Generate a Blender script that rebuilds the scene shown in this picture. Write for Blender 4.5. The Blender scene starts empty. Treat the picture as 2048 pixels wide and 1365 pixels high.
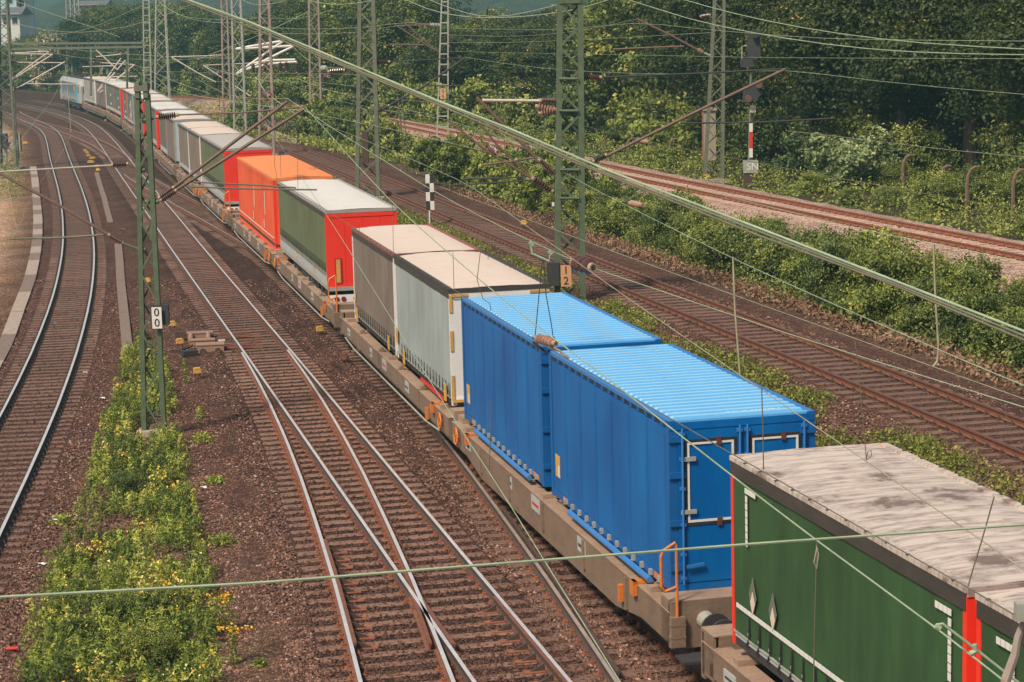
import bpy, math, random
import numpy as np
from mathutils import Vector, Matrix
R = math.radians
random.seed(7); rng = np.random.default_rng(7)
sc = bpy.context.scene
col = sc.collection

# ------------------------------------------------------------------ camera
FPX, PITCH, ROLL, CAMH = 4257.8, R(8.8467), R(-1.5), 10.853
Fv = np.array([0, math.cos(PITCH), -math.sin(PITCH)])
R0 = np.array([1., 0, 0]); U0 = np.cross(R0, Fv)
Rv = math.cos(ROLL)*R0 + math.sin(ROLL)*U0
Uv = -math.sin(ROLL)*R0 + math.cos(ROLL)*U0
cam = bpy.data.cameras.new('camera'); camo = bpy.data.objects.new('camera', cam); col.objects.link(camo)
camo.matrix_world = Matrix(((Rv[0], Uv[0], -Fv[0], 0), (Rv[1], Uv[1], -Fv[1], 0), (Rv[2], Uv[2], -Fv[2], CAMH), (0, 0, 0, 1)))
cam.sensor_width = 36; cam.lens = FPX/2048*36; cam.clip_start = 0.3; cam.clip_end = 6000
sc.camera = camo

# ------------------------------------------------------------------ light
SUN_EL, SUN_AZ = R(50), R(-140)       # azimuth clockwise from +Y: high, from the left and slightly behind the camera
SDIR = Vector((math.sin(SUN_AZ)*math.cos(SUN_EL), math.cos(SUN_AZ)*math.cos(SUN_EL), math.sin(SUN_EL)))
w = bpy.data.worlds.new('World'); sc.world = w; w.use_nodes = True
nt = w.node_tree; bg = nt.nodes['Background']
sky = nt.nodes.new('ShaderNodeTexSky'); sky.sky_type = 'NISHITA'; sky.sun_disc = False
sky.sun_elevation = SUN_EL; sky.sun_rotation = SUN_AZ; sky.air_density = 1.3; sky.dust_density = 4; sky.ozone_density = 1
nt.links.new(sky.outputs[0], bg.inputs[0]); bg.inputs[1].default_value = 0.085
sl = bpy.data.lights.new('sun', 'SUN'); sl.energy = 4.3; sl.angle = R(9); sl.color = (1.0, 0.86, 0.69)
so = bpy.data.objects.new('sun', sl); col.objects.link(so); so.rotation_euler = SDIR.to_track_quat('Z', 'Y').to_euler()
sc.view_settings.view_transform = 'Standard'; sc.view_settings.look = 'None'
sc.view_settings.exposure = 0.2; sc.view_settings.gamma = 1
sc.render.engine = 'CYCLES'

# ------------------------------------------------------------------ pixel <-> world helpers (2048 x 1365 photo pixels)
def ray(px, py):
    d = Fv + (px-1024)/FPX*Rv - (py-682.5)/FPX*Uv
    return d
def at(px, py, z=0.0):
    d = ray(px, py); t = (z-CAMH)/d[2]
    return Vector((d[0]*t, d[1]*t, z))
def atY(px, py, Y):
    d = ray(px, py); t = Y/d[1]
    return Vector((d[0]*t, Y, CAMH+d[2]*t))

# ------------------------------------------------------------------ materials
def newmat(name):
    m = bpy.data.materials.new(name); m.use_nodes = True
    return m, m.node_tree, m.node_tree.nodes['Principled BSDF']
def N(t, typ, **kw):
    n = t.nodes.new(typ)
    for k, v in kw.items(): setattr(n, k, v)
    return n
def ramp(t, fac, stops):
    r = N(t, 'ShaderNodeValToRGB'); e = r.color_ramp.elements
    while len(e) > 1: e.remove(e[-1])
    e[0].position, e[0].color = stops[0][0], (*stops[0][1], 1)
    for p, c in stops[1:]:
        k = e.new(p); k.color = (*c, 1)
    t.links.new(fac, r.inputs[0]); return r.outputs[0]
def mixc(t, a, b, fac, mode='MIX'):
    n = N(t, 'ShaderNodeMix', data_type='RGBA', blend_type=mode)
    for s, v in ((n.inputs[0], fac), (n.inputs[6], a), (n.inputs[7], b)):
        if hasattr(v, 'is_linked') or isinstance(v, bpy.types.NodeSocket): t.links.new(v, s)
        else: s.default_value = v if isinstance(v, (int, float)) else (*v, 1)
    return n.outputs[2]
def noise(t, scale, detail=4, rough=.6, vec=None, dist=0):
    n = N(t, 'ShaderNodeTexNoise'); n.inputs['Scale'].default_value = scale; n.inputs['Detail'].default_value = detail
    n.inputs['Roughness'].default_value = rough; n.inputs['Distortion'].default_value = dist
    if vec is not None: t.links.new(vec, n.inputs['Vector'])
    return n.outputs['Fac']
def coords(t, kind='Object', scale=(1, 1, 1)):
    c = N(t, 'ShaderNodeTexCoord'); m = N(t, 'ShaderNodeMapping'); m.inputs['Scale'].default_value = scale
    t.links.new(c.outputs[kind], m.inputs['Vector']); return m.outputs[0]
def bump(t, b, h, strength=.3, dist=.02):
    n = N(t, 'ShaderNodeBump'); n.inputs['Strength'].default_value = strength; n.inputs['Distance'].default_value = dist
    t.links.new(h, n.inputs['Height']); t.links.new(n.outputs[0], b.inputs['Normal'])
MATS = {}
def paint(name, c, rough=.45, metal=0., dirt=.25, dirtc=(.16, .12, .09), sc_=(1.2, 1.2, 3.), spec=.5, edge=.5):
    """painted or coated surface with streaky dirt and small scratches"""
    if name in MATS: return MATS[name]
    m, t, b = newmat(name)
    v = coords(t, 'Object', sc_)
    n1 = noise(t, 1.3, 6, .65, v); n2 = noise(t, 9, 5, .7, v)
    f1 = ramp(t, n1, [(.42, (0, 0, 0)), (.75, (1, 1, 1))]); f2 = ramp(t, n2, [(.52, (0, 0, 0)), (.72, (1, 1, 1))])
    f = mixc(t, f1, f2, .5, 'MIX'); f = mixc(t, (0, 0, 0), f, dirt*2 if dirt < .5 else 1.)
    base = mixc(t, c, tuple(x*.82 for x in c), n2)
    t.links.new(mixc(t, base, dirtc, f), b.inputs['Base Color'])
    b.inputs['Roughness'].default_value = rough; b.inputs['Metallic'].default_value = metal
    b.inputs['Specular IOR Level'].default_value = spec
    bump(t, b, n2, .08, .01)
    MATS[name] = m; return m
def metal_streak(name, c, c2, rough=.6, scale=6, metal=0.):
    if name in MATS: return MATS[name]
    m, t, b = newmat(name)
    v = coords(t, 'Object')
    n = noise(t, scale, 6, .7, v)
    t.links.new(ramp(t, n, [(.3, c), (.7, c2)]), b.inputs['Base Color']); b.inputs['Roughness'].default_value = rough
    b.inputs['Metallic'].default_value = metal; bump(t, b, n, .15, .01)
    MATS[name] = m; return m

RUST = metal_streak('rust_steel', (.20, .075, .04), (.11, .045, .03), .85)
RUSTDK = metal_streak('dark_rust', (.09, .05, .038), (.05, .032, .027), .8)
RUSTOR = metal_streak('orange_rust', (.30, .10, .045), (.16, .06, .035), .9)
HEAD = metal_streak('polished_rail_head', (.72, .71, .71), (.52, .50, .49), .32, 2, .3)
HEADR = metal_streak('dull_rail_head', (.20, .10, .07), (.13, .07, .05), .5, 2, .3)
HEADM = metal_streak('worn_rail_head', (.50, .43, .39), (.34, .27, .24), .35, 2, .3)
SLEEP = metal_streak('weathered_sleeper', (.27, .145, .10), (.12, .064, .046), .8, 3)
SLEEPM = metal_streak('dark_oiled_sleeper', (.20, .112, .082), (.10, .055, .040), .75, 3)
SLEEPR = metal_streak('concrete_sleeper', (.50, .34, .27), (.36, .23, .18), .85, 3)
MASTG = metal_streak('old_green_paint', (.100, .142, .078), (.060, .082, .048), .6, 5)
MASTG2 = metal_streak('pale_green_paint', (.150, .170, .118), (.092, .10, .072), .6, 5)
MASTR = metal_streak('rusted_galvanised', (.30, .30, .27), (.26, .12, .09), .6, 2.2)
GALV = metal_streak('galvanised_steel', (.38, .38, .33), (.24, .25, .22), .5, 3)
TUBER = metal_streak('brown_tube', (.17, .10, .07), (.10, .065, .05), .6, 4)
TUBEW = metal_streak('pale_tube', (.56, .50, .44), (.42, .35, .31), .5, 4)
INSUL = metal_streak('brown_porcelain', (.12, .055, .042), (.06, .03, .026), .25, 3)
INSULP = metal_streak('pale_porcelain', (.40, .23, .17), (.26, .14, .10), .3, 3)
CAPM = metal_streak('insulator_cap', (.42, .30, .20), (.28, .2, .14), .6, 8)
WIREG = metal_streak('verdigris_wire', (.34, .42, .29), (.20, .26, .17), .5, 3)
WIREB = metal_streak('bronze_wire', (.38, .37, .25), (.20, .18, .12), .5, 3)
WIRED = metal_streak('dark_wire', (.15, .14, .09), (.09, .08, .055), .6, 3)
BLACK = paint('black_paint', (.018, .018, .02), .6, dirt=.15)
WHITEP = paint('white_paint', (.72, .70, .66), .5, dirt=.1)
REDP = paint('red_paint', (.62, .035, .025), .4, dirt=.04)
ORANGEP = paint('orange_paint', (.66, .19, .03), .45, dirt=.3)
YELLOWP = paint('yellow_paint', (.66, .38, .08), .55, dirt=.35)
WAGON = paint('wagon_grey_brown', (.225, .155, .11), .65, dirt=.6, dirtc=(.10, .055, .035))
WAGTOP = paint('wagon_deck', (.36, .25, .18), .65, dirt=.6, dirtc=(.17, .09, .06))
DARKU = paint('dark_underframe', (.035, .035, .04), .7, dirt=.3, dirtc=(.07, .05, .04))
TYRE = paint('tyre_rubber', (.02, .02, .022), .85, dirt=.3, dirtc=(.06, .05, .04))
CONC = metal_streak('weathered_concrete', (.40, .33, .27), (.24, .18, .15), .85, 6)
CONCD = metal_streak('darker_concrete', (.22, .16, .13), (.13, .10, .08), .9, 6)

# ------------------------------------------------------------------ mesh building
class MB:
    def __init__(s): s.v = []; s.f = []; s.m = []
    def add(s, vs, fs, mi=0):
        o = len(s.v); s.v += [tuple(v) for v in vs]; s.f += [tuple(i+o for i in f) for f in fs]; s.m += [mi]*len(fs)
        return s
    def box(s, x0, x1, y0, y1, z0, z1, mi=0, M=None, bev=0):
        vs = [Vector((x, y, z)) for z in (z0, z1) for y in (y0, y1) for x in (x0, x1)]
        if M is not None: vs = [M @ v for v in vs]
        return s.add(vs, [(0, 2, 3, 1), (4, 5, 7, 6), (0, 1, 5, 4), (2, 6, 7, 3), (0, 4, 6, 2), (1, 3, 7, 5)], mi)
    def bar(s, p, q, w, h=None, mi=0, up=(0, 0, 1)):
        p, q = Vector(p), Vector(q); h = h or w
        d = (q-p); L = d.length
        if L < 1e-6: return s
        d /= L; u = Vector(up)
        if abs(d.dot(u)) > .98: u = Vector((0, 1, 0))
        a = d.cross(u).normalized(); b = a.cross(d)
        vs = [p+a*sx*w/2+b*sz*h/2+d*t for t in (0, L) for sx, sz in ((-1, -1), (1, -1), (1, 1), (-1, 1))]
        return s.add(vs, [(0, 1, 2, 3), (7, 6, 5, 4), (0, 4, 5, 1), (1, 5, 6, 2), (2, 6, 7, 3), (3, 7, 4, 0)], mi)
    def tube(s, pts, r, n=8, mi=0, cap=True):
        pts = [Vector(p) for p in pts]; rs = r if isinstance(r, (list, tuple)) else [r]*len(pts)
        rings = []; a = None
        for i, p in enumerate(pts):
            d = (pts[min(i+1, len(pts)-1)]-pts[max(i-1, 0)])
            d = d.normalized() if d.length > 1e-9 else Vector((0, 0, 1))
            if a is None:
                a = d.orthogonal().normalized()
            else:
                a = (a-d*a.dot(d)); a = a.normalized() if a.length > 1e-6 else d.orthogonal().normalized()
            b = d.cross(a)
            rings.append([p+(a*math.cos(2*math.pi*k/n)+b*math.sin(2*math.pi*k/n))*rs[i] for k in range(n)])
        vs = [v for r_ in rings for v in r_]; fs = []
        for i in range(len(pts)-1):
            for k in range(n):
                k2 = (k+1) % n; fs.append((i*n+k, i*n+k2, (i+1)*n+k2, (i+1)*n+k))
        if cap: fs += [tuple(range(n-1, -1, -1)), tuple((len(pts)-1)*n+k for k in range(n))]
        return s.add(vs, fs, mi)
    def disc(s, c, ax, r, th, n=20, mi=0):
        c, ax = Vector(c), Vector(ax).normalized()
        return s.tube([c-ax*th/2, c+ax*th/2], r, n, mi)
    def sweep(s, P, prof, mis, H=None):
        """P: list of (x,y,z); prof: closed (lateral, up) points; mis: material per profile edge"""
        P = [Vector(p) for p in P]; n = len(prof); vs = []; fs = []; ms = []
        for i, p in enumerate(P):
            d = P[min(i+1, len(P)-1)]-P[max(i-1, 0)]; d.z = 0; d.normalize(); l = Vector((d.y, -d.x, 0))
            vs += [p+l*a+Vector((0, 0, b)) for a, b in prof]
        o = len(s.v); s.v += [tuple(v) for v in vs]
        for i in range(len(P)-1):
            for k in range(n):
                k2 = (k+1) % n
                s.f.append((o+i*n+k, o+(i+1)*n+k, o+(i+1)*n+k2, o+i*n+k2)); s.m.append(mis[k])
        s.f.append(tuple(o+k for k in range(n))); s.m.append(mis[0])
        s.f.append(tuple(o+(len(P)-1)*n+k for k in range(n-1, -1, -1))); s.m.append(mis[0])
        return s
    def mesh(s, name, mats):
        me = bpy.data.meshes.new(name); me.from_pydata(s.v, [], s.f)
        mats = mats if isinstance(mats, (list, tuple)) else [mats]
        for m in mats: me.materials.append(m)
        me.polygons.foreach_set('material_index', s.m); me.update(); return me
    def build(s, name, mats, parent=None, smooth=False, loc=None):
        me = s.mesh(name, mats)
        if smooth:
            me.polygons.foreach_set('use_smooth', [True]*len(me.polygons))
        o = bpy.data.objects.new(name, me); col.objects.link(o)
        if parent: o.parent = parent
        if loc: o.location = loc
        return o
def tag(o, label=None, cat=None, group=None, kind=None):
    if label: o['label'] = label
    if cat: o['category'] = cat
    if group: o['group'] = group
    if kind: o['kind'] = kind
    return o
def empty(name, loc, rz=0, **kw):
    o = bpy.data.objects.new(name, None); col.objects.link(o); o.location = loc; o.rotation_euler = (0, 0, rz)
    o.empty_display_size = .3
    return tag(o, **kw)
def copy_tree(o, parent=None, kids=None):
    c = o.copy(); col.objects.link(c); c.parent = parent
    for ch in list(kids[o.name]) if kids else [x for x in col.objects if x.parent == o]:
        copy_tree(ch, c, kids)
    return c
def text_mesh(txt, size, depth=.004):
    cu = bpy.data.curves.new('lettering', 'FONT'); cu.body = txt; cu.size = size; cu.extrude = depth; cu.align_x = 'CENTER'; cu.align_y = 'CENTER'
    cu.offset = 0.004*size
    ob = bpy.data.objects.new('lettering_tmp', cu); col.objects.link(ob)
    bpy.context.view_layer.update()
    me = bpy.data.meshes.new_from_object(ob.evaluated_get(bpy.context.evaluated_depsgraph_get()))
    bpy.data.objects.remove(ob); bpy.data.curves.remove(cu); return me
def lettering(txt, size, loc, rot, mat, parent, name='lettering'):
    me = text_mesh(txt, size); me.materials.clear(); me.materials.append(mat)
    o = bpy.data.objects.new(name, me); col.objects.link(o); o.location = loc; o.rotation_euler = rot; o.parent = parent
    return o
def fast_mesh(name, V, k, mats, var=None, mi=None):
    """V: (n*k,3) float array, every k verts one face"""
    n = len(V)//k; me = bpy.data.meshes.new(name)
    me.vertices.add(len(V)); me.vertices.foreach_set('co', np.asarray(V, np.float32).ravel())
    me.loops.add(len(V)); me.loops.foreach_set('vertex_index', np.arange(len(V), dtype=np.int32))
    me.polygons.add(n); me.polygons.foreach_set('loop_start', np.arange(0, len(V), k, dtype=np.int32))
    try: me.polygons.foreach_set('loop_total', np.full(n, k, dtype=np.int32))
    except Exception: pass
    for m in (mats if isinstance(mats, (list, tuple)) else [mats]): me.materials.append(m)
    if mi is not None: me.polygons.foreach_set('material_index', np.asarray(mi, np.int32))
    me.update(calc_edges=True)
    if var is not None:
        a = me.attributes.new('var', 'FLOAT', 'FACE'); a.data.foreach_set('value', np.asarray(var, np.float32))
    me.validate(); return me

# ------------------------------------------------------------------ track geometry
TRK = {
 'L': [[-11.32,40.0],[-11.92,44.97],[-12.52,49.93],[-13.14,54.89],[-13.79,59.85],[-14.48,64.8],[-15.2,69.75],[-15.96,74.69],[-16.75,79.63],[-17.57,84.56],[-18.43,89.48],[-19.32,94.4],[-20.24,99.32],[-21.19,104.23],[-22.17,109.13],[-23.18,114.03],[-24.2,118.92],[-25.24,123.81],[-26.3,128.7],[-27.38,133.58],[-28.46,138.46],[-29.56,143.34],[-30.67,148.22],[-31.78,153.09],[-32.89,157.97],[-34.0,162.84],[-35.11,167.72],[-36.21,172.59],[-37.3,177.47],[-38.39,182.35],[-39.47,187.24],[-40.56,192.12],[-41.66,197.0],[-42.77,201.87],[-43.91,206.74],[-45.1,211.59],[-46.36,216.43],[-47.69,221.25],[-49.08,226.05],[-50.54,230.84],[-52.04,235.61],[-53.57,240.37],[-55.11,245.12],[-56.63,249.89],[-58.1,254.67],[-59.5,259.47],[-60.82,264.29]],
 'B': [[-0.08,20.0],[-0.69,24.96],[-1.34,29.92],[-2.04,34.87],[-2.77,39.82],[-3.55,44.76],[-4.37,49.69],[-5.24,54.61],[-6.17,59.52],[-7.15,64.43],[-8.19,69.32],[-9.25,74.2],[-10.35,79.08],[-11.45,83.96],[-12.56,88.83],[-13.68,93.71],[-14.79,98.58],[-15.9,103.46],[-17.0,108.33],[-18.1,113.21],[-19.21,118.09],[-20.31,122.97],[-21.42,127.84],[-22.53,132.72],[-23.64,137.59],[-24.74,142.47],[-25.85,147.34],[-26.95,152.22],[-28.05,157.1],[-29.15,161.98],[-30.25,166.85],[-31.35,171.73],[-32.45,176.61],[-33.55,181.49],[-34.65,186.36],[-35.76,191.24],[-36.88,196.11],[-38.01,200.98],[-39.15,205.85],[-40.31,210.71],[-41.51,215.57],[-42.74,220.42],[-44.01,225.25],[-45.32,230.08],[-46.68,234.89],[-48.09,239.69],[-49.56,244.47],[-51.08,249.23],[-52.65,253.97],[-54.27,258.7],[-55.95,263.41],[-57.68,268.1],[-59.47,272.77],[-61.3,277.43],[-63.19,282.06],[-65.13,286.67],[-67.12,291.25],[-69.16,295.82],[-71.25,300.36],[-73.39,304.88],[-75.58,309.37]],
 'M': [[3.08,20.0],[1.98,24.88],[0.87,29.75],[-0.23,34.63],[-1.34,39.51],[-2.44,44.38],[-3.55,49.26],[-4.65,54.13],[-5.76,59.01],[-6.87,63.89],[-7.98,68.76],[-9.1,73.64],[-10.21,78.51],[-11.32,83.38],[-12.44,88.26],[-13.55,93.13],[-14.66,98.01],[-15.77,102.89],[-16.87,107.76],[-17.97,112.64],[-19.07,117.52],[-20.18,122.39],[-21.29,127.27],[-22.4,132.14],[-23.51,137.02],[-24.61,141.89],[-25.72,146.77],[-26.82,151.65],[-27.92,156.52],[-29.02,161.4],[-30.12,166.28],[-31.22,171.16],[-32.31,176.04],[-33.42,180.91],[-34.52,185.79],[-35.63,190.66],[-36.75,195.54],[-37.88,200.41],[-39.02,205.28],[-40.18,210.14],[-41.37,215.0],[-42.59,219.85],[-43.85,224.68],[-45.16,229.51],[-46.52,234.32],[-47.92,239.12],[-49.38,243.9],[-50.89,248.67],[-52.46,253.42],[-54.08,258.15],[-55.75,262.86],[-57.48,267.55],[-59.26,272.23],[-61.09,276.88],[-62.97,281.51],[-64.9,286.12],[-66.88,290.71],[-68.92,295.28],[-71.0,299.82],[-73.14,304.34],[-75.33,308.84]],
 'K': [[-26.63,150.0],[-27.58,154.91],[-28.6,159.81],[-29.67,164.69],[-30.8,169.56],[-31.99,174.42],[-33.23,179.26],[-34.54,184.08],[-35.9,188.89],[-37.33,193.69],[-38.8,198.47],[-40.33,203.23],[-41.9,207.97],[-43.52,212.7],[-45.18,217.42],[-46.88,222.12],[-48.62,226.81],[-50.4,231.48],[-52.21,236.14],[-54.06,240.79],[-55.94,245.42],[-57.86,250.04],[-59.81,254.64],[-61.8,259.23],[-63.83,263.8]],
 'X': [[-5.92,80.0],[-7.18,84.84],[-8.48,89.67],[-9.8,94.49],[-11.15,99.31],[-12.52,104.11],[-13.92,108.91],[-15.34,113.7],[-16.78,118.49],[-18.23,123.28],[-19.68,128.06],[-21.13,132.85],[-22.55,137.64],[-23.95,142.44],[-25.32,147.25],[-26.64,152.07],[-27.92,156.91],[-29.14,161.76],[-30.32,166.62],[-31.44,171.49],[-32.51,176.37]],
 'T': [[7.31,20.0],[6.06,24.84],[4.83,29.69],[3.64,34.54],[2.47,39.41],[1.33,44.27],[0.22,49.15],[-0.88,54.03],[-1.96,58.91],[-3.04,63.79],[-4.11,68.67],[-5.19,73.56],[-6.27,78.44],[-7.37,83.32],[-8.47,88.19],[-9.58,93.07],[-10.69,97.94],[-11.81,102.82],[-12.93,107.69],[-14.04,112.56],[-15.16,117.44],[-16.29,122.31],[-17.42,127.18],[-18.54,132.05],[-19.67,136.92],[-20.79,141.79],[-21.91,146.67],[-23.03,151.54],[-24.14,156.42],[-25.25,161.29],[-26.35,166.17],[-27.45,171.05],[-28.54,175.93],[-29.63,180.81],[-30.71,185.69],[-31.81,190.57],[-32.92,195.44],[-34.04,200.31],[-35.18,205.18],[-36.34,210.04],[-37.53,214.9],[-38.75,219.75],[-40.01,224.59],[-41.29,229.42],[-42.6,234.25],[-43.95,239.06],[-45.32,243.87],[-46.73,248.67],[-48.16,253.46],[-49.62,258.24],[-51.12,263.01],[-52.66,267.77],[-54.23,272.51],[-55.85,277.25],[-57.51,281.96],[-59.23,286.66],[-61.0,291.33],[-62.82,295.99],[-64.71,300.62],[-66.65,305.23],[-68.65,309.81],[-70.71,314.37],[-72.82,318.9],[-75.0,323.4],[-77.23,327.87],[-79.53,332.31],[-81.88,336.73]],
 'R1': [[13.25,30.0],[12.06,34.86],[10.88,39.72],[9.7,44.57],[8.51,49.43],[7.33,54.29],[6.14,59.15],[4.96,64.0],[3.77,68.86],[2.58,73.72],[1.39,78.57],[0.2,83.43],[-0.98,88.29],[-2.16,93.15],[-3.32,98.01],[-4.48,102.87],[-5.64,107.74],[-6.81,112.6],[-7.98,117.46],[-9.16,122.32],[-10.36,127.17],[-11.58,132.02],[-12.82,136.87],[-14.09,141.7],[-15.39,146.53],[-16.72,151.35],[-18.09,156.16],[-19.47,161.13],[-20.82,166.12],[-22.12,171.12],[-23.4,176.12],[-24.65,181.13],[-25.88,186.15],[-27.1,191.17],[-28.3,196.19],[-29.5,201.22],[-30.7,206.24],[-31.87,211.13],[-33.07,216.01],[-34.3,220.89],[-35.56,225.76],[-36.85,230.62],[-38.17,235.47],[-39.52,240.31],[-40.9,245.15],[-42.32,249.97],[-43.76,254.79],[-45.23,259.6],[-46.74,264.4],[-48.28,269.2],[-49.87,273.98],[-51.5,278.76],[-53.18,283.52],[-54.92,288.26],[-56.7,292.99],[-58.55,297.69],[-60.46,302.38],[-62.42,307.04],[-64.44,311.68],[-66.53,316.29],[-68.67,320.87],[-70.87,325.43],[-73.13,329.95],[-75.45,334.45],[-77.82,338.89]],
 'R2': [[20.72,60.0],[19.29,64.79],[17.86,69.58],[16.44,74.38],[15.03,79.17],[13.63,83.97],[12.24,88.78],[10.87,93.58],[9.51,98.39],[8.16,103.21],[6.83,108.03],[5.53,112.86],[4.25,117.69],[3.0,122.53],[1.77,127.38],[0.55,132.23],[-0.66,137.08],[-1.88,141.93],[-3.1,146.78],[-4.34,151.62],[-5.61,156.46],[-6.9,161.29],[-8.24,166.1],[-9.61,170.91],[-11.01,175.71],[-12.45,180.5],[-13.93,185.28],[-15.45,190.04],[-17.0,194.79],[-18.58,199.54],[-20.2,204.27],[-21.86,208.99],[-23.55,213.69],[-25.27,218.38],[-27.03,223.06],[-28.82,227.73],[-30.65,232.39],[-32.51,237.03],[-34.41,241.65],[-36.34,246.27],[-38.3,250.86],[-40.3,255.45],[-42.33,260.02],[-44.4,264.57],[-46.49,269.11],[-48.63,273.63],[-50.79,278.14],[-52.99,282.63],[-55.22,287.1],[-57.48,291.56],[-59.78,296.0]],
 'Y': [[4.22,20.0],[3.55,24.95],[2.84,29.9],[2.1,34.85],[1.33,39.79],[0.52,44.72],[-0.32,49.65],[-1.2,54.58],[-2.1,59.49],[-3.03,64.41],[-3.99,69.31],[-4.98,74.21],[-5.99,79.11]],
}
class Curve:
    def __init__(s, P, ext0=0, ext1=0):
        P = np.array(P, float)
        if ext0: d = P[0]-P[1]; d /= np.linalg.norm(d); P = np.vstack([P[0]+d*ext0*k/8 for k in range(8, 0, -1)]+[P])
        if ext1: d = P[-1]-P[-2]; d /= np.linalg.norm(d); P = np.vstack([P]+[P[-1]+d*ext1*k/8 for k in range(1, 9)])
        s.P = P; s.s = np.r_[0, np.cumsum(np.linalg.norm(np.diff(P, axis=0), axis=1))]
        d = np.gradient(P, s.s, axis=0); s.D = d/np.linalg.norm(d, axis=1)[:, None]; s.L = s.s[-1]
    def at(s, q, off=0):
        q = np.asarray(q, float)
        x = np.interp(q, s.s, s.P[:, 0]); y = np.interp(q, s.s, s.P[:, 1])
        dx = np.interp(q, s.s, s.D[:, 0]); dy = np.interp(q, s.s, s.D[:, 1])
        n = np.hypot(dx, dy); dx, dy = dx/n, dy/n
        return x+dy*off, y-dx*off
    def head(s, q):
        return math.atan2(np.interp(q, s.s, s.D[:, 0]), np.interp(q, s.s, s.D[:, 1]))
    def dist(s, X):
        """signed lateral distance (right positive) of points X (n,2)"""
        best = np.full(len(X), 1e9); sg = np.zeros(len(X))
        for a, b in zip(s.P[:-1], s.P[1:]):
            ab = b-a; L2 = ab@ab; q = X-a; t = np.clip((q@ab)/L2, 0, 1)
            r = q-t[:, None]*ab; d = np.hypot(r[:, 0], r[:, 1]); k = d < best
            best[k] = d[k]; sg[k] = np.sign(ab[1]*q[k, 0]-ab[0]*q[k, 1])
        return best*sg
    def sy(s, y):     # arc length where the curve reaches y
        return float(np.interp(y, s.P[:, 1], s.s))
CU = {k: Curve(v) for k, v in TRK.items()}
CT = Curve(TRK['T'], 60, 200); C1 = Curve(TRK['R1'], 60, 200); C2 = Curve(TRK['R2'], 90, 200)
CM = Curve(TRK['M'], 20, 200); CL = Curve(TRK['L'], 40, 60)
def sstep(a, b, x): t = np.clip((x-a)/(b-a), 0, 1); return t*t*(3-2*t)
def zr1(y): return 2.1-1.9*sstep(140, 215, np.asarray(y, float))
def zr2(y): return 2.4-1.6*sstep(200, 330, np.asarray(y, float))
def height(X):
    dT = CT.dist(X); d1 = C1.dist(X); d2 = C2.dist(X); y = X[:, 1]
    z1, z2 = zr1(y), zr2(y)
    w1 = np.maximum(dT-d1, 3.9); t = (dT-1.9)/np.maximum(w1-3.8, .3)
    h = z1*sstep(0, 1, t)
    w2 = np.maximum(d1-d2, 5); t2 = (d1-2.0)/(w2-4.2)
    between = (d1 > 2.0)
    h = np.where(between, z1+(z2-z1)*sstep(0, 1, t2)-.75*np.sin(np.pi*np.clip(t2, 0, 1))*sstep(0, 1, np.minimum(t2, 1)*1.5+.2), h)
    h = np.where(d2 > -2.2, z2, h)
    h = np.where(d2 > 2.4, z2-.5*sstep(2.4, 5, d2)+.035*np.maximum(d2-8, 0), h)
    return h, dT, d1, d2
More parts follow.
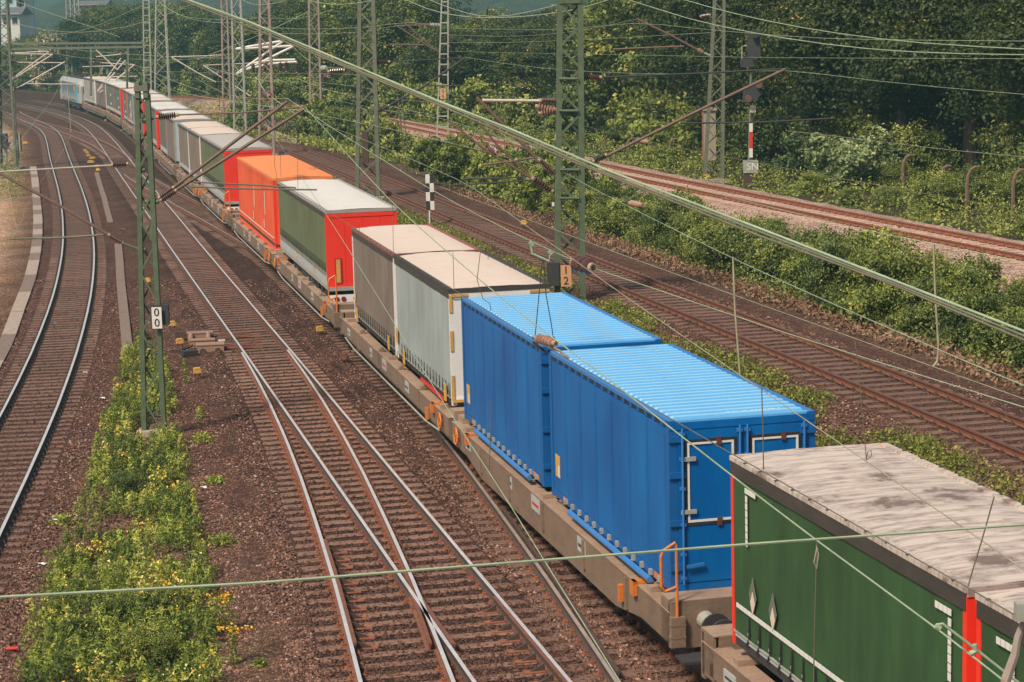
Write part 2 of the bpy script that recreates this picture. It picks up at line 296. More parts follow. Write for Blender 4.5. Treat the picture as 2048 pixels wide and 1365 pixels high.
# ---- ground sheet
def ground():
    xs = np.r_[-900, -600, -400, -260, -180, np.arange(-140, 60.1, 1.0), 75, 95, 130, 200, 320, 520, 900]
    ys = np.r_[-60, -20, 0, np.arange(8, 345.1, 1.0), 355, 370, 400, 450, 520, 650, 850, 1200]
    XX, YY = np.meshgrid(xs, ys); X = np.stack([XX.ravel(), YY.ravel()], -1)
    h, dT, d1, d2 = height(X)
    dM = CM.dist(X); dL = CL.dist(X)
    dB = np.abs(CU['B'].dist(X))
    near = np.minimum.reduce([np.abs(dT), np.abs(dM), np.abs(dL), np.abs(d1), np.abs(d2), dB])
    h = h-.185-.10*sstep(1.5, 2.3, near)
    nz = (rng.random(len(X))-.5)*.05; h = h+np.where(near > 2, nz, nz*.3)
    # colours of the ground stuff
    c = np.tile(np.array([[.132, .068, .050]]), (len(X), 1))
    def mixin(mask, colr): nonlocal c; m = np.clip(mask, 0, 1)[:, None]; c = c*(1-m)+np.array([colr])*m
    n1 = np.sin(X[:, 0]*.7+1.3*np.sin(X[:, 1]*.31))*np.sin(X[:, 1]*.23+.9*np.sin(X[:, 0]*.4)); n1 = n1*.5+.5
    mixin(.5*n1, (.095, .048, .037))
    mixin(sstep(2.6, 1.0, np.abs(dT+2.7))*.55*sstep(60, 90, X[:, 1]), (.060, .042, .038))      # brake dust plus painted ambient shade beside the train
    mixin(sstep(1.9, 1.2, np.abs(dM))*.75, (.050, .025, .019)); mixin(sstep(1.9, 1.2, dB)*.75, (.050, .025, .019)); mixin(sstep(1.6, 1.1, np.abs(dT))*.8, (.055, .030, .024)); mixin(sstep(1.5, 1.0, np.abs(dL))*.6, (.09, .050, .037)); mixin(sstep(1.5, 1.0, np.abs(d1))*.5, (.10, .055, .04))
    mixin(sstep(2.3, 3.2, dT)*sstep(-1.6, -3, d1)*.6, (.15, .11, .065))
    mixin(sstep(1.9, 3.0, d1)*sstep(-2.8, -3.6, d2), (.17, .105, .075))
    mixin(sstep(-3.6, -2.8, d2)*sstep(3.9, 3.3, d2)*sstep(262, 225, X[:, 1]), (.56, .41, .34)); mixin(sstep(3.0, 4.0, d1)*sstep(225, 250, X[:, 1]), (.10, .12, .05))
    mixin(sstep(3.3, 4.2, d2), (.075, .075, .035))
    mixin(sstep(-2.2, -2.9, dL), (.26, .17, .12))
    mixin(sstep(-3.2, -4.2, dL), (.66, .48, .36)); mixin(sstep(-2.6, -3.2, dL)*sstep(-5.0, -3.8, dL)*n1*.5, (.36, .19, .06))
    mixin(sstep(-12, -25, dL), (.10, .11, .045))
    mixin(sstep(2.1, 3.0, dL)*sstep(-3.4, -4.4, dM)*sstep(64, 54, X[:, 1]), (.22, .15, .095))
    far = sstep(345, 400, X[:, 1]); mixin(far, (.05, .07, .03))
    V = np.c_[X, h]; ny, nx = XX.shape
    i = np.arange(ny*nx).reshape(ny, nx)
    F = np.stack([i[:-1, :-1], i[:-1, 1:], i[1:, 1:], i[1:, :-1]], -1).reshape(-1, 4)
    me = bpy.data.meshes.new('ground')
    me.vertices.add(len(V)); me.vertices.foreach_set('co', V.ravel().astype(np.float32))
    me.loops.add(F.size); me.loops.foreach_set('vertex_index', F.ravel().astype(np.int32))
    me.polygons.add(len(F)); me.polygons.foreach_set('loop_start', np.arange(0, F.size, 4, dtype=np.int32))
    me.update(calc_edges=True)
    a = me.color_attributes.new('soil', 'FLOAT_COLOR', 'POINT'); a.data.foreach_set('color', np.c_[c, np.ones(len(c))].ravel().astype(np.float32))
    me.polygons.foreach_set('use_smooth', [True]*len(me.polygons)); me.validate()
    m, t, b = newmat('ballast_and_soil')
    at_ = N(t, 'ShaderNodeVertexColor', layer_name='soil')
    v = coords(t, 'Object')
    vo = N(t, 'ShaderNodeTexVoronoi'); vo.inputs['Scale'].default_value = 15; t.links.new(v, vo.inputs['Vector'])
    vo2 = N(t, 'ShaderNodeTexVoronoi'); vo2.inputs['Scale'].default_value = 15; vo2.feature = 'DISTANCE_TO_EDGE'; t.links.new(v, vo2.inputs['Vector'])
    sep = N(t, 'ShaderNodeSeparateColor'); t.links.new(vo.outputs['Color'], sep.inputs[0])
    stone = ramp(t, sep.outputs[0], [(0, (.42, .42, .44)), (.5, (.9, .88, .86)), (.85, (1.35, 1.3, 1.25)), (1, (2.0, 1.75, 1.6))])
    gap = ramp(t, vo2.outputs['Distance'], [(0, (.25, .25, .25)), (.18, (1, 1, 1))])
    big = ramp(t, noise(t, .35, 5, .6, v), [(.3, (.78, .76, .76)), (.7, (1.22, 1.2, 1.18))])
    mid = ramp(t, noise(t, 2.3, 5, .7, v), [(.3, (.75, .72, .72)), (.7, (1.25, 1.25, 1.22))])
    c1 = mixc(t, at_.outputs[0], stone, 1., 'MULTIPLY'); c1 = mixc(t, c1, gap, 1., 'MULTIPLY')
    c1 = mixc(t, c1, big, 1., 'MULTIPLY'); c1 = mixc(t, c1, mid, 1., 'MULTIPLY')
    t.links.new(c1, b.inputs['Base Color']); b.inputs['Roughness'].default_value = .95; b.inputs['Specular IOR Level'].default_value = .2
    bump(t, b, vo2.outputs['Distance'], .9, .05)
    me.materials.append(m)
    o = bpy.data.objects.new('ground', me); col.objects.link(o); tag(o, kind='structure')
ground()
def hz(x, y):
    h, *_ = height(np.array([[x, y]])); return float(h[0])-.24
def ground_px(px, py):
    z = 0.
    for _ in range(12):
        p = at(px, py, z); z = .5*z+.5*hz(p.x, p.y)
    return at(px, py, z)

# ---- loose stones (near field, nobody could count them)
def stones():
    n = 150000
    # sample in the visible near field with constant screen density
    px = rng.uniform(-60, 2110, n*2); py = rng.uniform(560, 1420, n*2)
    P = []
    d = Fv[None]+((px-1024)/FPX)[:, None]*Rv-((py-682.5)/FPX)[:, None]*Uv
    z = np.zeros(len(px))
    for _ in range(5):
        t = (z-CAMH)/d[:, 2]; X = np.stack([d[:, 0]*t, d[:, 1]*t], -1); h, dT, d1, d2 = height(X); z = .4*z+.6*(h-.2)
    dM = np.abs(CM.dist(X)); dL = CL.dist(X); dB = np.abs(CU['B'].dist(X))
    near = np.minimum.reduce([np.abs(dT), dM, np.abs(dL), np.abs(d1), dB])
    ok = (dL > -3.4) & (d1 < 3.4) & (np.abs(dT) > .2)
    on = near < 1.35
    keep = ok & ((~on) | (rng.random(len(X)) < .38))
    X = X[keep]; z = z[keep]; near = near[keep]
    m = len(X); r = rng.uniform(.018, .042, m)
    zb = z-.185+.2-.10*sstep(1.5, 2.3, near)+r*.35
    base = np.array([[1, 0, 0], [0, 1, 0], [-1, 0, 0], [0, -1, 0], [0, 0, 1]])
    a = rng.uniform(0, 6.28, m); sx = rng.uniform(.7, 1.3, m); sy = rng.uniform(.6, 1.1, m); sz = rng.uniform(.5, .95, m)
    vb = base[None]*np.stack([sx, sy, sz], -1)[:, None]+rng.normal(0, .16, (m, 5, 3))
    ca, sa = np.cos(a)[:, None], np.sin(a)[:, None]
    x = vb[..., 0]*ca-vb[..., 1]*sa; y = vb[..., 0]*sa+vb[..., 1]*ca
    W = np.stack([x, y, vb[..., 2]], -1)*r[:, None, None]+np.c_[X, zb][:, None]
    tri = [(0, 1, 4), (1, 2, 4), (2, 3, 4), (3, 0, 4)]
    V = np.stack([W[:, list(t_)] for t_ in tri], 1).reshape(-1, 3)
    sv = rng.random(m); sv = np.where(near < 1.35, sv*.52, sv); var = np.repeat(sv, 4)
    mt, t, b = newmat('ballast_stone')
    at_ = N(t, 'ShaderNodeAttribute', attribute_name='var')
    c = ramp(t, at_.outputs['Fac'], [(0, (.060, .030, .022)), (.4, (.110, .057, .042)), (.75, (.180, .098, .073)), (.95, (.27, .155, .118)), (1, (.46, .32, .26))])
    t.links.new(c, b.inputs['Base Color']); b.inputs['Roughness'].default_value = .9; b.inputs['Specular IOR Level'].default_value = .25
    me = fast_mesh('ballast_stones', V, 3, mt, var)
    o = bpy.data.objects.new('ballast_stones', me); col.objects.link(o)
    tag(o, 'loose reddish brown ballast stones between and beside the tracks', 'ballast', kind='stuff')
stones()

# ------------------------------------------------------------------ tracks
PROF = [(-.036, 0), (.036, 0), (.036, -.035), (.012, -.05), (.012, -.125), (.07, -.145), (.07, -.16), (-.07, -.16), (-.07, -.145), (-.012, -.125), (-.012, -.05), (-.036, -.035)]
def rail(parent, C, s0, s1, off, z, side, head, name='rail', step=2.0, dz=0):
    q = np.arange(s0, s1+.01, step); 
    if q[-1] < s1: q = np.r_[q, s1]
    x, y = C.at(q, off); zz = (z(y) if callable(z) else np.full(len(x), z))+dz
    mb = MB(); mb.sweep(list(zip(x, y, zz)), PROF, [0]+[1]*11)
    # head top is edge 0 (points 0-1)
    return mb.build(name, [head, side], parent)
def sleeper_mesh(half, wood, w=.25, plates=(-.75, .75), plate=RUSTDK):
    mb = MB(); b = .03
    # body with a chamfered top
    z0, z1 = -.33, -.165
    vs = [(-half, -w/2, z0), (half, -w/2, z0), (half, w/2, z0), (-half, w/2, z0), (-half+b, -w/2+b, z1), (half-b, -w/2+b, z1), (half-b, w/2-b, z1), (-half+b, w/2-b, z1),
          (-half, -w/2, z1-b), (half, -w/2, z1-b), (half, w/2, z1-b), (-half, w/2, z1-b)]
    mb.add(vs, [(4, 5, 6, 7), (8, 9, 5, 4), (9, 10, 6, 5), (10, 11, 7, 6), (11, 8, 4, 7), (0, 1, 9, 8), (1, 2, 10, 9), (2, 3, 11, 10), (3, 0, 8, 11)])
    for p in plates:
        mb.box(p-.17, p+.17, -.085, .085, -.168, -.150, 1)
        for q in (-1, 1): mb.box(p+q*.11-.03, p+q*.11+.03, -.05, .05, -.152, -.105, 1); mb.tube([(p+q*.12, 0, -.12), (p+q*.12, 0, -.07)], .014, 6, 1)
    return mb
def sleepers(parent, C, s0, s1, z, half=1.3, wood=SLEEP, plate=RUSTDK, sp=.62, offs=0, halfn=None, limit=100, plates=(-.75, .75)):
    """individual sleepers for the nearest ones, the rest one mesh"""
    me = sleeper_mesh(half, wood, plates=plates).mesh('sleeper', [wood, plate])
    q = np.arange(s0, s1, sp); rest = MB()
    rs = random.Random(int(s0*10)+int(half*100))
    for i, s_ in enumerate(q):
        x, y = C.at(s_, offs); a = -C.head(s_)+rs.uniform(-.012, .012); zz = (float(z(y)) if callable(z) else z)+rs.uniform(-.012, .004)
        if i < limit:
            o = bpy.data.objects.new('sleeper', me); col.objects.link(o); o.parent = parent; o.location = (x, y, zz); o.rotation_euler = (rs.uniform(-.01, .01), 0, a)
        else:
            M = Matrix.Translation((x, y, zz)) @ Matrix.Rotation(a, 4, 'Z')
            rest.box(-half, half, -.115, .115, -.33, -.167, 0, M)
            for p in plates: rest.box(p-.15, p+.15, -.08, .08, -.17, -.13, 1, M)
    if rest.v:
        o = rest.build('sleepers', [wood, plate], parent); o['kind'] = 'stuff'
def track(label, **kw): return empty('railway_track', (0, 0, 0), label=label, cat='railway track', **kw)
s_sw = CU['M'].sy(69); b_sw = CU['B'].sy(69)
tM = track('curving main track with polished rails just left of the freight train')
rail(tM, CU['M'], 0, CU['M'].L, -.75, 0, RUSTDK, HEAD); rail(tM, CU['M'], 0, CU['M'].L, .75, 0, RUSTDK, HEAD)
# turnout branch in the foreground: sleepers long enough to carry both routes
tB = track('polished track branching off in the foreground turnout toward the bottom left')
rail(tB, CU['B'], 0, b_sw, -.75, 0, RUST, HEAD); rail(tB, CU['B'], 0, b_sw, .75, 0, RUST, HEAD)
CB = CU['B']; CMm = CU['M']
lng = []
for s_ in np.arange(CMm.sy(20.5), CMm.sy(69), .62):
    x, y = CMm.at(s_); h = CMm.head(s_)
    d = float(-CB.dist(np.array([[x, y]]))[0])     # branch centre lies to the left (positive number = how far left)
    bd = abs(float(CB.dist(np.array([[float(x), float(y)]]))[0]))
    lng.append((float(x), float(y), h, bd))
for i, (x, y, h, bd) in enumerate(lng):
    left = 1.32+bd; hl = (left+1.32)/2; off = -(left-1.32)/2
    hh = -h+(.0 if bd < .3 else -.03)
    mb = MB(); b = .03; w_ = .27
    pl = [off*-1-0, ]
    pls = [.75-off, -.75-off, .75-bd-off, -.75-bd-off]
    pls = [p for k, p in enumerate(pls) if all(abs(p-q) > .22 for q in pls[:k])]
    mb = sleeper_mesh(hl, SLEEP, w_, plates=pls)
    M = Matrix.Translation((x, y, 0)) @ Matrix.Rotation(-h, 4, 'Z') @ Matrix.Translation((off, 0, random.uniform(-.008, .006)))
    o = bpy.data.objects.new('sleeper', mb.mesh('sleeper', [SLEEP, RUSTOR])); col.objects.link(o); o.parent = tB; o.matrix_local = M
sleepers(tM, CU['M'], s_sw+.3, CU['M'].L, 0, wood=SLEEPM, plate=RUST)
# check rails and frog wing rails
def px_rail(parent, pts, z, side, head, name, prof=None):
    P = [at(a, b, 0) for a, b in pts]; P = [Vector((p.x, p.y, z)) for p in P]
    mb = MB(); mb.sweep(P, prof or PROF, [0]+[1]*((len(prof) if prof else 12)-1)); return mb.build(name, [head, side], parent)
s0 = CB.sy(21)
cr = rail(tB, CB, CB.sy(36), CB.sy(43.5), -.68, 0.015, RUSTDK, RUST, 'check_rail', 1.)
rail(tM, CMm, CMm.sy(30), CMm.sy(38.5), .67, 0.015, RUSTDK, RUST, 'check_rail', 1.)
for C_, o_, a_, b_, par in ((CB, -.62, 36.2, 43.4, tB), (CMm, .60, 30.2, 38.4, tM)):
    q = C_.sy(a_)
    while q < C_.sy(b_):
        x, y = C_.at(q, o_); M = Matrix.Translation((x, y, 0)) @ Matrix.Rotation(-C_.head(q), 4, 'Z'); sg = 1 if o_ < 0 else -1
        mb = MB(); mb.add([M @ Vector(v) for v in ((0, -.02, -.02), (0, .02, -.02), (0, .02, -.15), (0, -.02, -.15), (sg*.26, .02, -.15), (sg*.26, -.02, -.15))],
               [(0, 3, 5), (1, 4, 2), (0, 5, 4, 1), (0, 1, 2, 3), (3, 2, 4, 5)])
        mb.box(min(0, sg*.36), max(0, sg*.36), -.09, .09, -.165, -.148, 1, M)
        mb.build('rail_brace', [RUSTDK, RUSTOR], par); q += .62
wp = [(820, 1180), (832, 1207), (846, 1245), (860, 1286)]; px_rail(tM, wp, -.002, RUST, RUST, 'wing_rail')
wp = [(834, 1180), (848, 1205), (876, 1245), (908, 1288)]; px_rail(tM, wp, -.002, RUST, RUST, 'wing_rail')

tL = track('curved polished track at the far left beside the concrete trough')
rail(tL, CU['L'], 0, CU['L'].L, -.75, 0, RUSTDK, HEAD); rail(tL, CU['L'], 0, CU['L'].L, .75, 0, RUSTDK, HEAD)
sleepers(tL, CU['L'], 0, CU['L'].L, 0, wood=SLEEPM, limit=100)
tK = track('thin connecting track crossing between the left track and the main track')
rail(tK, CU['K'], CU['K'].sy(172), CU['K'].sy(252), -.75, -.004, RUST, HEADM); rail(tK, CU['K'], CU['K'].sy(166), CU['K'].sy(252), .75, -.004, RUST, HEADM)
sleepers(tK, CU['K'], CU['K'].sy(172), CU['K'].sy(250), -.012, wood=SLEEPM, limit=40)
tX = track('dull crossover track leading from the main track under the freight train')
rail(tX, CU['X'], CU['X'].sy(84), CU['X'].sy(152), -.75, -.004, RUST, HEADM); rail(tX, CU['X'], CU['X'].sy(84), CU['X'].sy(152), .75, -.004, RUST, HEADM)
sleepers(tX, CU['X'], CU['X'].sy(84), CU['X'].sy(150), -.006, wood=SLEEPM, limit=60)
rail(tX, CU['X'], CU['X'].sy(104), CU['X'].sy(115), .60, 0.0, RUSTDK, RUSTDK, 'check_rail', 1.)
tT = track('track carrying the freight train')
rail(tT, CU['T'], 0, CU['T'].L, -.75, 0, RUSTDK, HEADM); rail(tT, CU['T'], 0, CU['T'].L, .75, 0, RUSTDK, HEADM)
sleepers(tT, CU['T'], CU['T'].sy(62), CU['T'].L, 0, wood=SLEEPM, plate=RUST)
tY = track('dark railed siding converging with the train from the foreground')
rail(tY, CU['Y'], 0, CU['Y'].sy(56), -.75, -.003, RUSTDK, HEADM)
rail(tY, CU['Y'], CU['Y'].sy(34), CU['Y'].sy(46), -.62, 0.01, RUSTDK, RUSTDK, 'check_rail', 1.)
for s_ in np.arange(CU['T'].sy(21), CU['T'].sy(62), .62):
    x, y = CU['T'].at(s_); h = CU['T'].head(s_); bd = abs(float(CU['Y'].dist(np.array([[float(x), float(y)]]))[0]))
    left = 1.3+bd; off = -(left-1.3)/2; pls = [.75-off, -.75-off, -.75-bd-off]; pls = [p for k, p in enumerate(pls) if all(abs(p-q) > .22 for q in pls[:k])]
    o = bpy.data.objects.new('sleeper', sleeper_mesh((left+1.3)/2, SLEEP, .26, plates=pls).mesh('sleeper', [SLEEPM, RUSTOR])); col.objects.link(o); o.parent = tY
    o.matrix_local = Matrix.Translation((x, y, 0)) @ Matrix.Rotation(-h, 4, 'Z') @ Matrix.Translation((off, 0, random.uniform(-.008, .004)))
t1 = track('rusty railed track running just right of the freight train')
rail(t1, CU['R1'], 0, CU['R1'].L, -.75, zr1, RUST, HEADR); rail(t1, CU['R1'], 0, CU['R1'].L, .75, zr1, RUST, HEADR)
sleepers(t1, CU['R1'], 0, CU['R1'].L, zr1, wood=SLEEPM, plate=RUSTDK)
t2 = track('rust red track on pale ballast beyond the bushes at the right')
rail(t2, CU['R2'], 0, CU['R2'].L, -.75, zr2, RUSTOR, RUST); rail(t2, CU['R2'], 0, CU['R2'].L, .75, zr2, RUSTOR, RUST)
sleepers(t2, CU['R2'], 0, CU['R2'].L, zr2, wood=SLEEPR, plate=RUST, sp=.65)
# ------------------------------------------------------------------ freight train
def fabric(name, c, c2=None, rough=.6, seam=0., streak=.25):
    if name in MATS: return MATS[name]
    m, t, b = newmat(name)
    v = coords(t, 'Object', (1.5, 1.5, .35)); v2 = coords(t, 'Object')
    n1 = noise(t, 1.6, 6, .65, v); n2 = noise(t, 14, 4, .6, v2); n3 = noise(t, .45, 3, .5, v2)
    base = ramp(t, n1, [(.3, tuple(x*(1-streak) for x in c)), (.55, c), (.8, tuple(min(1, x*(1+streak*.7)) for x in (c2 or c)))])
    base = mixc(t, base, (.78, .76, .74), ramp(t, n3, [(.35, (.0, .0, .0)), (.7, (1, 1, 1))]), 'MULTIPLY')
    base = mixc(t, base, tuple(x*.7 for x in c), ramp(t, n2, [(.6, (0, 0, 0)), (.8, (.5, .5, .5))]))
    t.links.new(base, b.inputs['Base Color']); b.inputs['Roughness'].default_value = rough
    wv = noise(t, .9, 3, .5, coords(t, 'Object', (1, 2.2, .5))); bump(t, b, wv, .25, .06)
    MATS[name] = m; return m
def roofmat(name, c, dirtc, amount):
    if name in MATS: return MATS[name]
    m, t, b = newmat(name)
    v = coords(t, 'Object', (.8, 4.2, 1)); v2 = coords(t, 'Object', (.8, 1.0, 1)); v3 = coords(t, 'Object')
    n1 = noise(t, 2.6, 6, .66, v); n2 = noise(t, 1.15, 7, .64, v2); n3 = noise(t, 22, 4, .7, v3)
    lo = .50 if amount > .8 else .56
    f = mixc(t, ramp(t, n1, [(lo+.0, (0, 0, 0)), (lo+.16, (.8, .8, .8))]), ramp(t, n2, [(lo+.03, (0, 0, 0)), (lo+.13, (1, 1, 1))]), 1., 'LIGHTEN')
    sx = N(t, 'ShaderNodeSeparateXYZ'); t.links.new(v3, sx.inputs[0]); fr = N(t, 'ShaderNodeMath', operation='PINGPONG'); t.links.new(sx.outputs[1], fr.inputs[0]); fr.inputs[1].default_value = .17; nf = N(t, 'ShaderNodeMath', operation='DIVIDE'); t.links.new(fr.outputs[0], nf.inputs[0]); nf.inputs[1].default_value = .17; fr = nf
    ln = ramp(t, fr.outputs[0], [(0, (1, 1, 1)), (.10, (.6, .6, .6)), (.13, (0, 0, 0))]); f = mixc(t, f, mixc(t, ln, n1, 1., 'MULTIPLY'), 1., 'LIGHTEN')
    f = mixc(t, (0, 0, 0), f, amount)
    base = mixc(t, c, tuple(x*.86 for x in c), n3)
    t.links.new(mixc(t, base, dirtc, f), b.inputs['Base Color']); b.inputs['Roughness'].default_value = .55
    bump(t, b, n1, .12, .02); MATS[name] = m; return m
def bluepaint(name, c, c2, dark):
    m, t, b = newmat(name)
    v = coords(t, 'Object', (1, 1.4, .25)); n1 = noise(t, 1.1, 5, .6, v); n2 = noise(t, 17, 6, .8, coords(t, 'Object', (1, 1, .22))); n3 = noise(t, .5, 3, .5, coords(t, 'Object'))
    base = ramp(t, n1, [(.3, c), (.7, c2)])
    base = mixc(t, base, dark, ramp(t, n3, [(.4, (0, 0, 0)), (.7, (.55, .55, .55))]))
    base = mixc(t, base, (.35, .48, .62), ramp(t, n2, [(.70, (0, 0, 0)), (.76, (.8, .8, .8))]))
    t.links.new(base, b.inputs['Base Color']); b.inputs['Roughness'].default_value = .34; b.inputs['Specular IOR Level'].default_value = .35
    bump(t, b, n1, .12, .03); return m
BLUE = bluepaint('blue_panel_paint', (.001, .096, .34), (.002, .155, .45), (.001, .062, .25))
BLUED = paint('blue_frame_paint', (.004, .11, .36), .4, dirt=.10, dirtc=(.10, .12, .16))
BLUEL = paint('blue_lower_rail', (.03, .19, .52), .4, dirt=.18, dirtc=(.2, .14, .1))
BLUER = paint('light_blue_roof', (.12, .40, .74), .30, dirt=.04, dirtc=(.3, .5, .68))  # roof blue lightened, sky reflection put into the base colour
BLUET = paint('sky_lit_blue_roof_ribs', (.30, .60, .84), .4, dirt=.05, dirtc=(.4, .6, .72))  # flat rib tops painted paler to stand in for reflected sky
C_GREEN = fabric('green_curtain', (.032, .088, .030), (.038, .10, .032), streak=.3)
C_OLIVE = fabric('olive_curtain', (.125, .155, .075)); C_GREY = fabric('grey_brown_curtain', (.215, .17, .14)); C_LGREY = fabric('pale_grey_curtain', (.33, .38, .385), streak=.18)
C_ORANGE = fabric('orange_curtain', (.80, .105, .028), (.90, .13, .035), streak=.15); C_DGREEN = fabric('dull_green_curtain', (.12, .15, .125)); C_SILVER = fabric('silver_curtain', (.36, .34, .32))
C_BROWN = fabric('brown_curtain', (.20, .155, .14))
R_WORN = roofmat('worn_beige_roof', (.54, .46, .41), (.15, .105, .085), .95); R_BEIGE = roofmat('beige_roof', (.66, .55, .47), (.50, .33, .25), .30); R_WHITE = roofmat('white_roof', (.66, .64, .60), (.36, .27, .22), .30)
R_GREY = roofmat('grey_roof', (.45, .41, .38), (.30, .24, .21), .3); R_ORANGE = roofmat('orange_roof', (.82, .26, .08), (.60, .18, .06), .4)
VAL = paint('dark_valance', (.045, .04, .037), .6, dirt=.2)
GREYP = paint('grey_frame', (.36, .35, .34), .5, dirt=.2)
SKIRT = paint('grey_side_board', (.43, .46, .46), .5, dirt=.15)
SILVER = paint('pale_door_paint', (.80, .79, .77), .45, dirt=.08)
MARK = paint('reflective_white', (.75, .74, .70), .4, dirt=.05)
REDR = paint('red_end_paint', (.88, .040, .020), .4, dirt=.03)
W = 2.5; HR = 4.2; HB = 2.86
def curtain_wall(parent, x, L, z0, z1, mat, amp=.012, name='side_curtain', waves=None):
    """slightly rippling fabric side with real thickness"""
    ny = max(12, int(L*7)); nz_ = 10; mb = MB(); sg = 1 if x > 0 else -1; rr = random.Random(int(L*77)+int(x*9))
    ph = [rr.uniform(0, 6) for _ in range(4)]
    def w_(y, z): return amp*(math.sin(y*2.7+ph[0])*.6+math.sin(y*6.3+ph[1]+z*.8)*.5+math.sin(z*2.1+ph[2])*.4)
    vs = []; 
    for i in range(ny+1):
        for k in range(nz_+1):
            y = L*i/ny; z = z0+(z1-z0)*k/nz_; vs.append((x+sg*(w_(y, z)), y, z))
    n_ = len(vs); vs += [(v[0]-sg*.02, v[1], v[2]) for v in vs]
    q = lambda i, k: i*(nz_+1)+k
    fs = [(q(i, k), q(i+1, k), q(i+1, k+1), q(i, k+1)) for i in range(ny) for k in range(nz_)]
    fs += [(b_+n_, a_+n_, d_+n_, c_+n_) for a_, b_, c_, d_ in fs]
    mb.add(vs, fs); return mb.build(name, mat, parent, smooth=True)
LOADS = []
def place(name, s0, s1, label, cat, group=None, z=HR-HB):
    xa, ya = CU['T'].at(s0); xb, yb = CU['T'].at(s1); h = math.atan2(xb-xa, yb-ya)
    o = empty(name, (float(xa), float(ya), z), -h, label=label, cat=cat, group=group); return o, math.hypot(xb-xa, yb-ya)
def curtain_box(s0, s1, label, curt, postm, roofm, endm, z=HR-HB, H=HB, boards=.0, straps=True, val=VAL, corner=GREYP, trailer=False, ribs=.5, marks=None, name='swap_body', group=None, endz=0, boardm=SKIRT, farend=None, valh=.12):
    o, L = place(name, s0, s1, label, 'trailer' if trailer else 'swap body', group, z)
    far = s0 > 120
    hw = W/2
    # floor frame
    MB().box(-hw+.02, hw-.02, 0, L, .0, .14).build('floor_frame', DARKU if not trailer else GREYP, o)
    MB().box(-hw+.06, hw-.06, .06, L-.06, .14, H-.06).build('inner_body', BLACK, o)
    # corner posts
    for x in (-1, 1):
        for y in (0, L-.10):
            MB().box(min(x*hw, x*(hw-.12)), max(x*hw, x*(hw-.12)), y, y+.10, .0, H-.02).build('corner_post', postm, o)
    for x in (-1, 1):
        zb = .14+boards
        c = curtain_wall(o, x*(hw-.005), L, zb, H-.10, curt) if False else None
    for x in (-1, 1):
        zb = .14+boards
        c = curtain_wall(o, x*(hw-.012), L-.24, zb, H-.08, curt, .010); c.location = (0, .12, 0)
        if boards:
            b = MB(); n = max(2, int(L/3.4))
            for k in range(n):
                b.box(min(x*hw, x*(hw-.04)), max(x*hw, x*(hw-.04)), .12+(L-.24)*k/n+.012, .12+(L-.24)*(k+1)/n-.012, .14, zb+.03)
            b.build('side_board', boardm, o)
        # dark valance under the roof edge
        v = MB(); v.box(min(x*(hw+.012), x*(hw-.05)), max(x*(hw+.012), x*(hw-.05)), .02, L-.02, H-.10-valh, H-.03); v.build('valance', val, o)
        if straps and x < 0 and not far:
            sp = .42 if not trailer else .36; n = int((L-.5)/sp); b = MB(); y = 0; zt = zb+.38
            b.bar((x*(hw+.014), y, zt), (x*(hw+.014), y, zb+.03), .012, .035, 0); b.box(x*(hw+.03), x*(hw+.005), y-.02, y+.02, zb+.10, zb+.20, 0); b.box(x*(hw+.034), x*(hw+.03), y-.012, y+.012, zb+.12, zb+.16, 1)
            b.bar((x*(hw+.02), y, zb+.05), (x*(hw+.02), y+.12, zb-.08), .012, .03, 0); sm = b.mesh('strap', [BLACK, GALV])
            for k in range(n): st = bpy.data.objects.new('strap', sm); col.objects.link(st); st.parent = o; st.location = (0, .3+k*sp, 0)
            b = MB(); b.box(x*(hw+.022), x*(hw+.012), .12, L-.12, zb+.02, zb+.05); b.build('bottom_rod', GALV, o)
    # roof skin with shallow bows
    n = max(6, int(L/ribs)); mb = MB(); rr = random.Random(int(s0)); vs = []; nx = 8
    ny = n*4
    for i in range(ny+1):
        for k in range(nx+1):
            y = L*i/ny; x = -hw+W*k/nx; e = 1-abs(2*k/nx-1)**3
            vs.append((x*1.004, y, H-.03+.05*e+.012*math.cos(2*math.pi*i/4)*e+rr.uniform(-.004, .004)))
    q = lambda i, k: i*(nx+1)+k
    mb.add(vs, [(q(i, k), q(i, k+1), q(i+1, k+1), q(i+1, k)) for i in range(ny) for k in range(nx)])
    mb.build('roof', roofm, o, smooth=False)
    b = MB()
    for x in (-1, 1): b.box(min(x*(hw+.02), x*(hw-.09)), max(x*(hw+.02), x*(hw-.09)), 0, L, H-.055, H+.012)
    b.box(-hw, hw, -.015, .06, H-.10, H+.014); b.box(-hw, hw, L-.06, L+.015, H-.10, H+.014)
    if not far:
        for x in (-1, 1):
            k = .3
            while k < L-.2: b.box(x*(hw+.005)-.02, x*(hw+.005)+.02, k, k+.05, H+.008, H+.024, 1); k += .62
    b.build('roof_rail', [roofm if roofm in (R_WORN, R_ORANGE) else corner, VAL], o)
    # end wall near (facing the camera) and far
    for y, sg, em in ((0, -1, endm), (L, 1, farend or endm)):
        b = MB(); yy = (y-.0, y+.03) if sg < 0 else (y-.03, y)
        b.box(-hw+.12, hw-.12, yy[0], yy[1], .10, H-.10)
        b.build('end_wall', em, o)
        if sg < 0 and not far:
            b = MB()
            for xx in (-.62, 0, .62): b.box(xx-.012, xx+.012, -.012, .0, .2, H-.2)
            b.box(-hw+.12, hw-.12, -.02, .0, .10, .20); b.box(-hw+.12, hw-.12, -.02, .0, H-.24, H-.12)
            b.build('end_frame', em, o)
    if trailer: trailer_under(o, L, z)
    return o, L
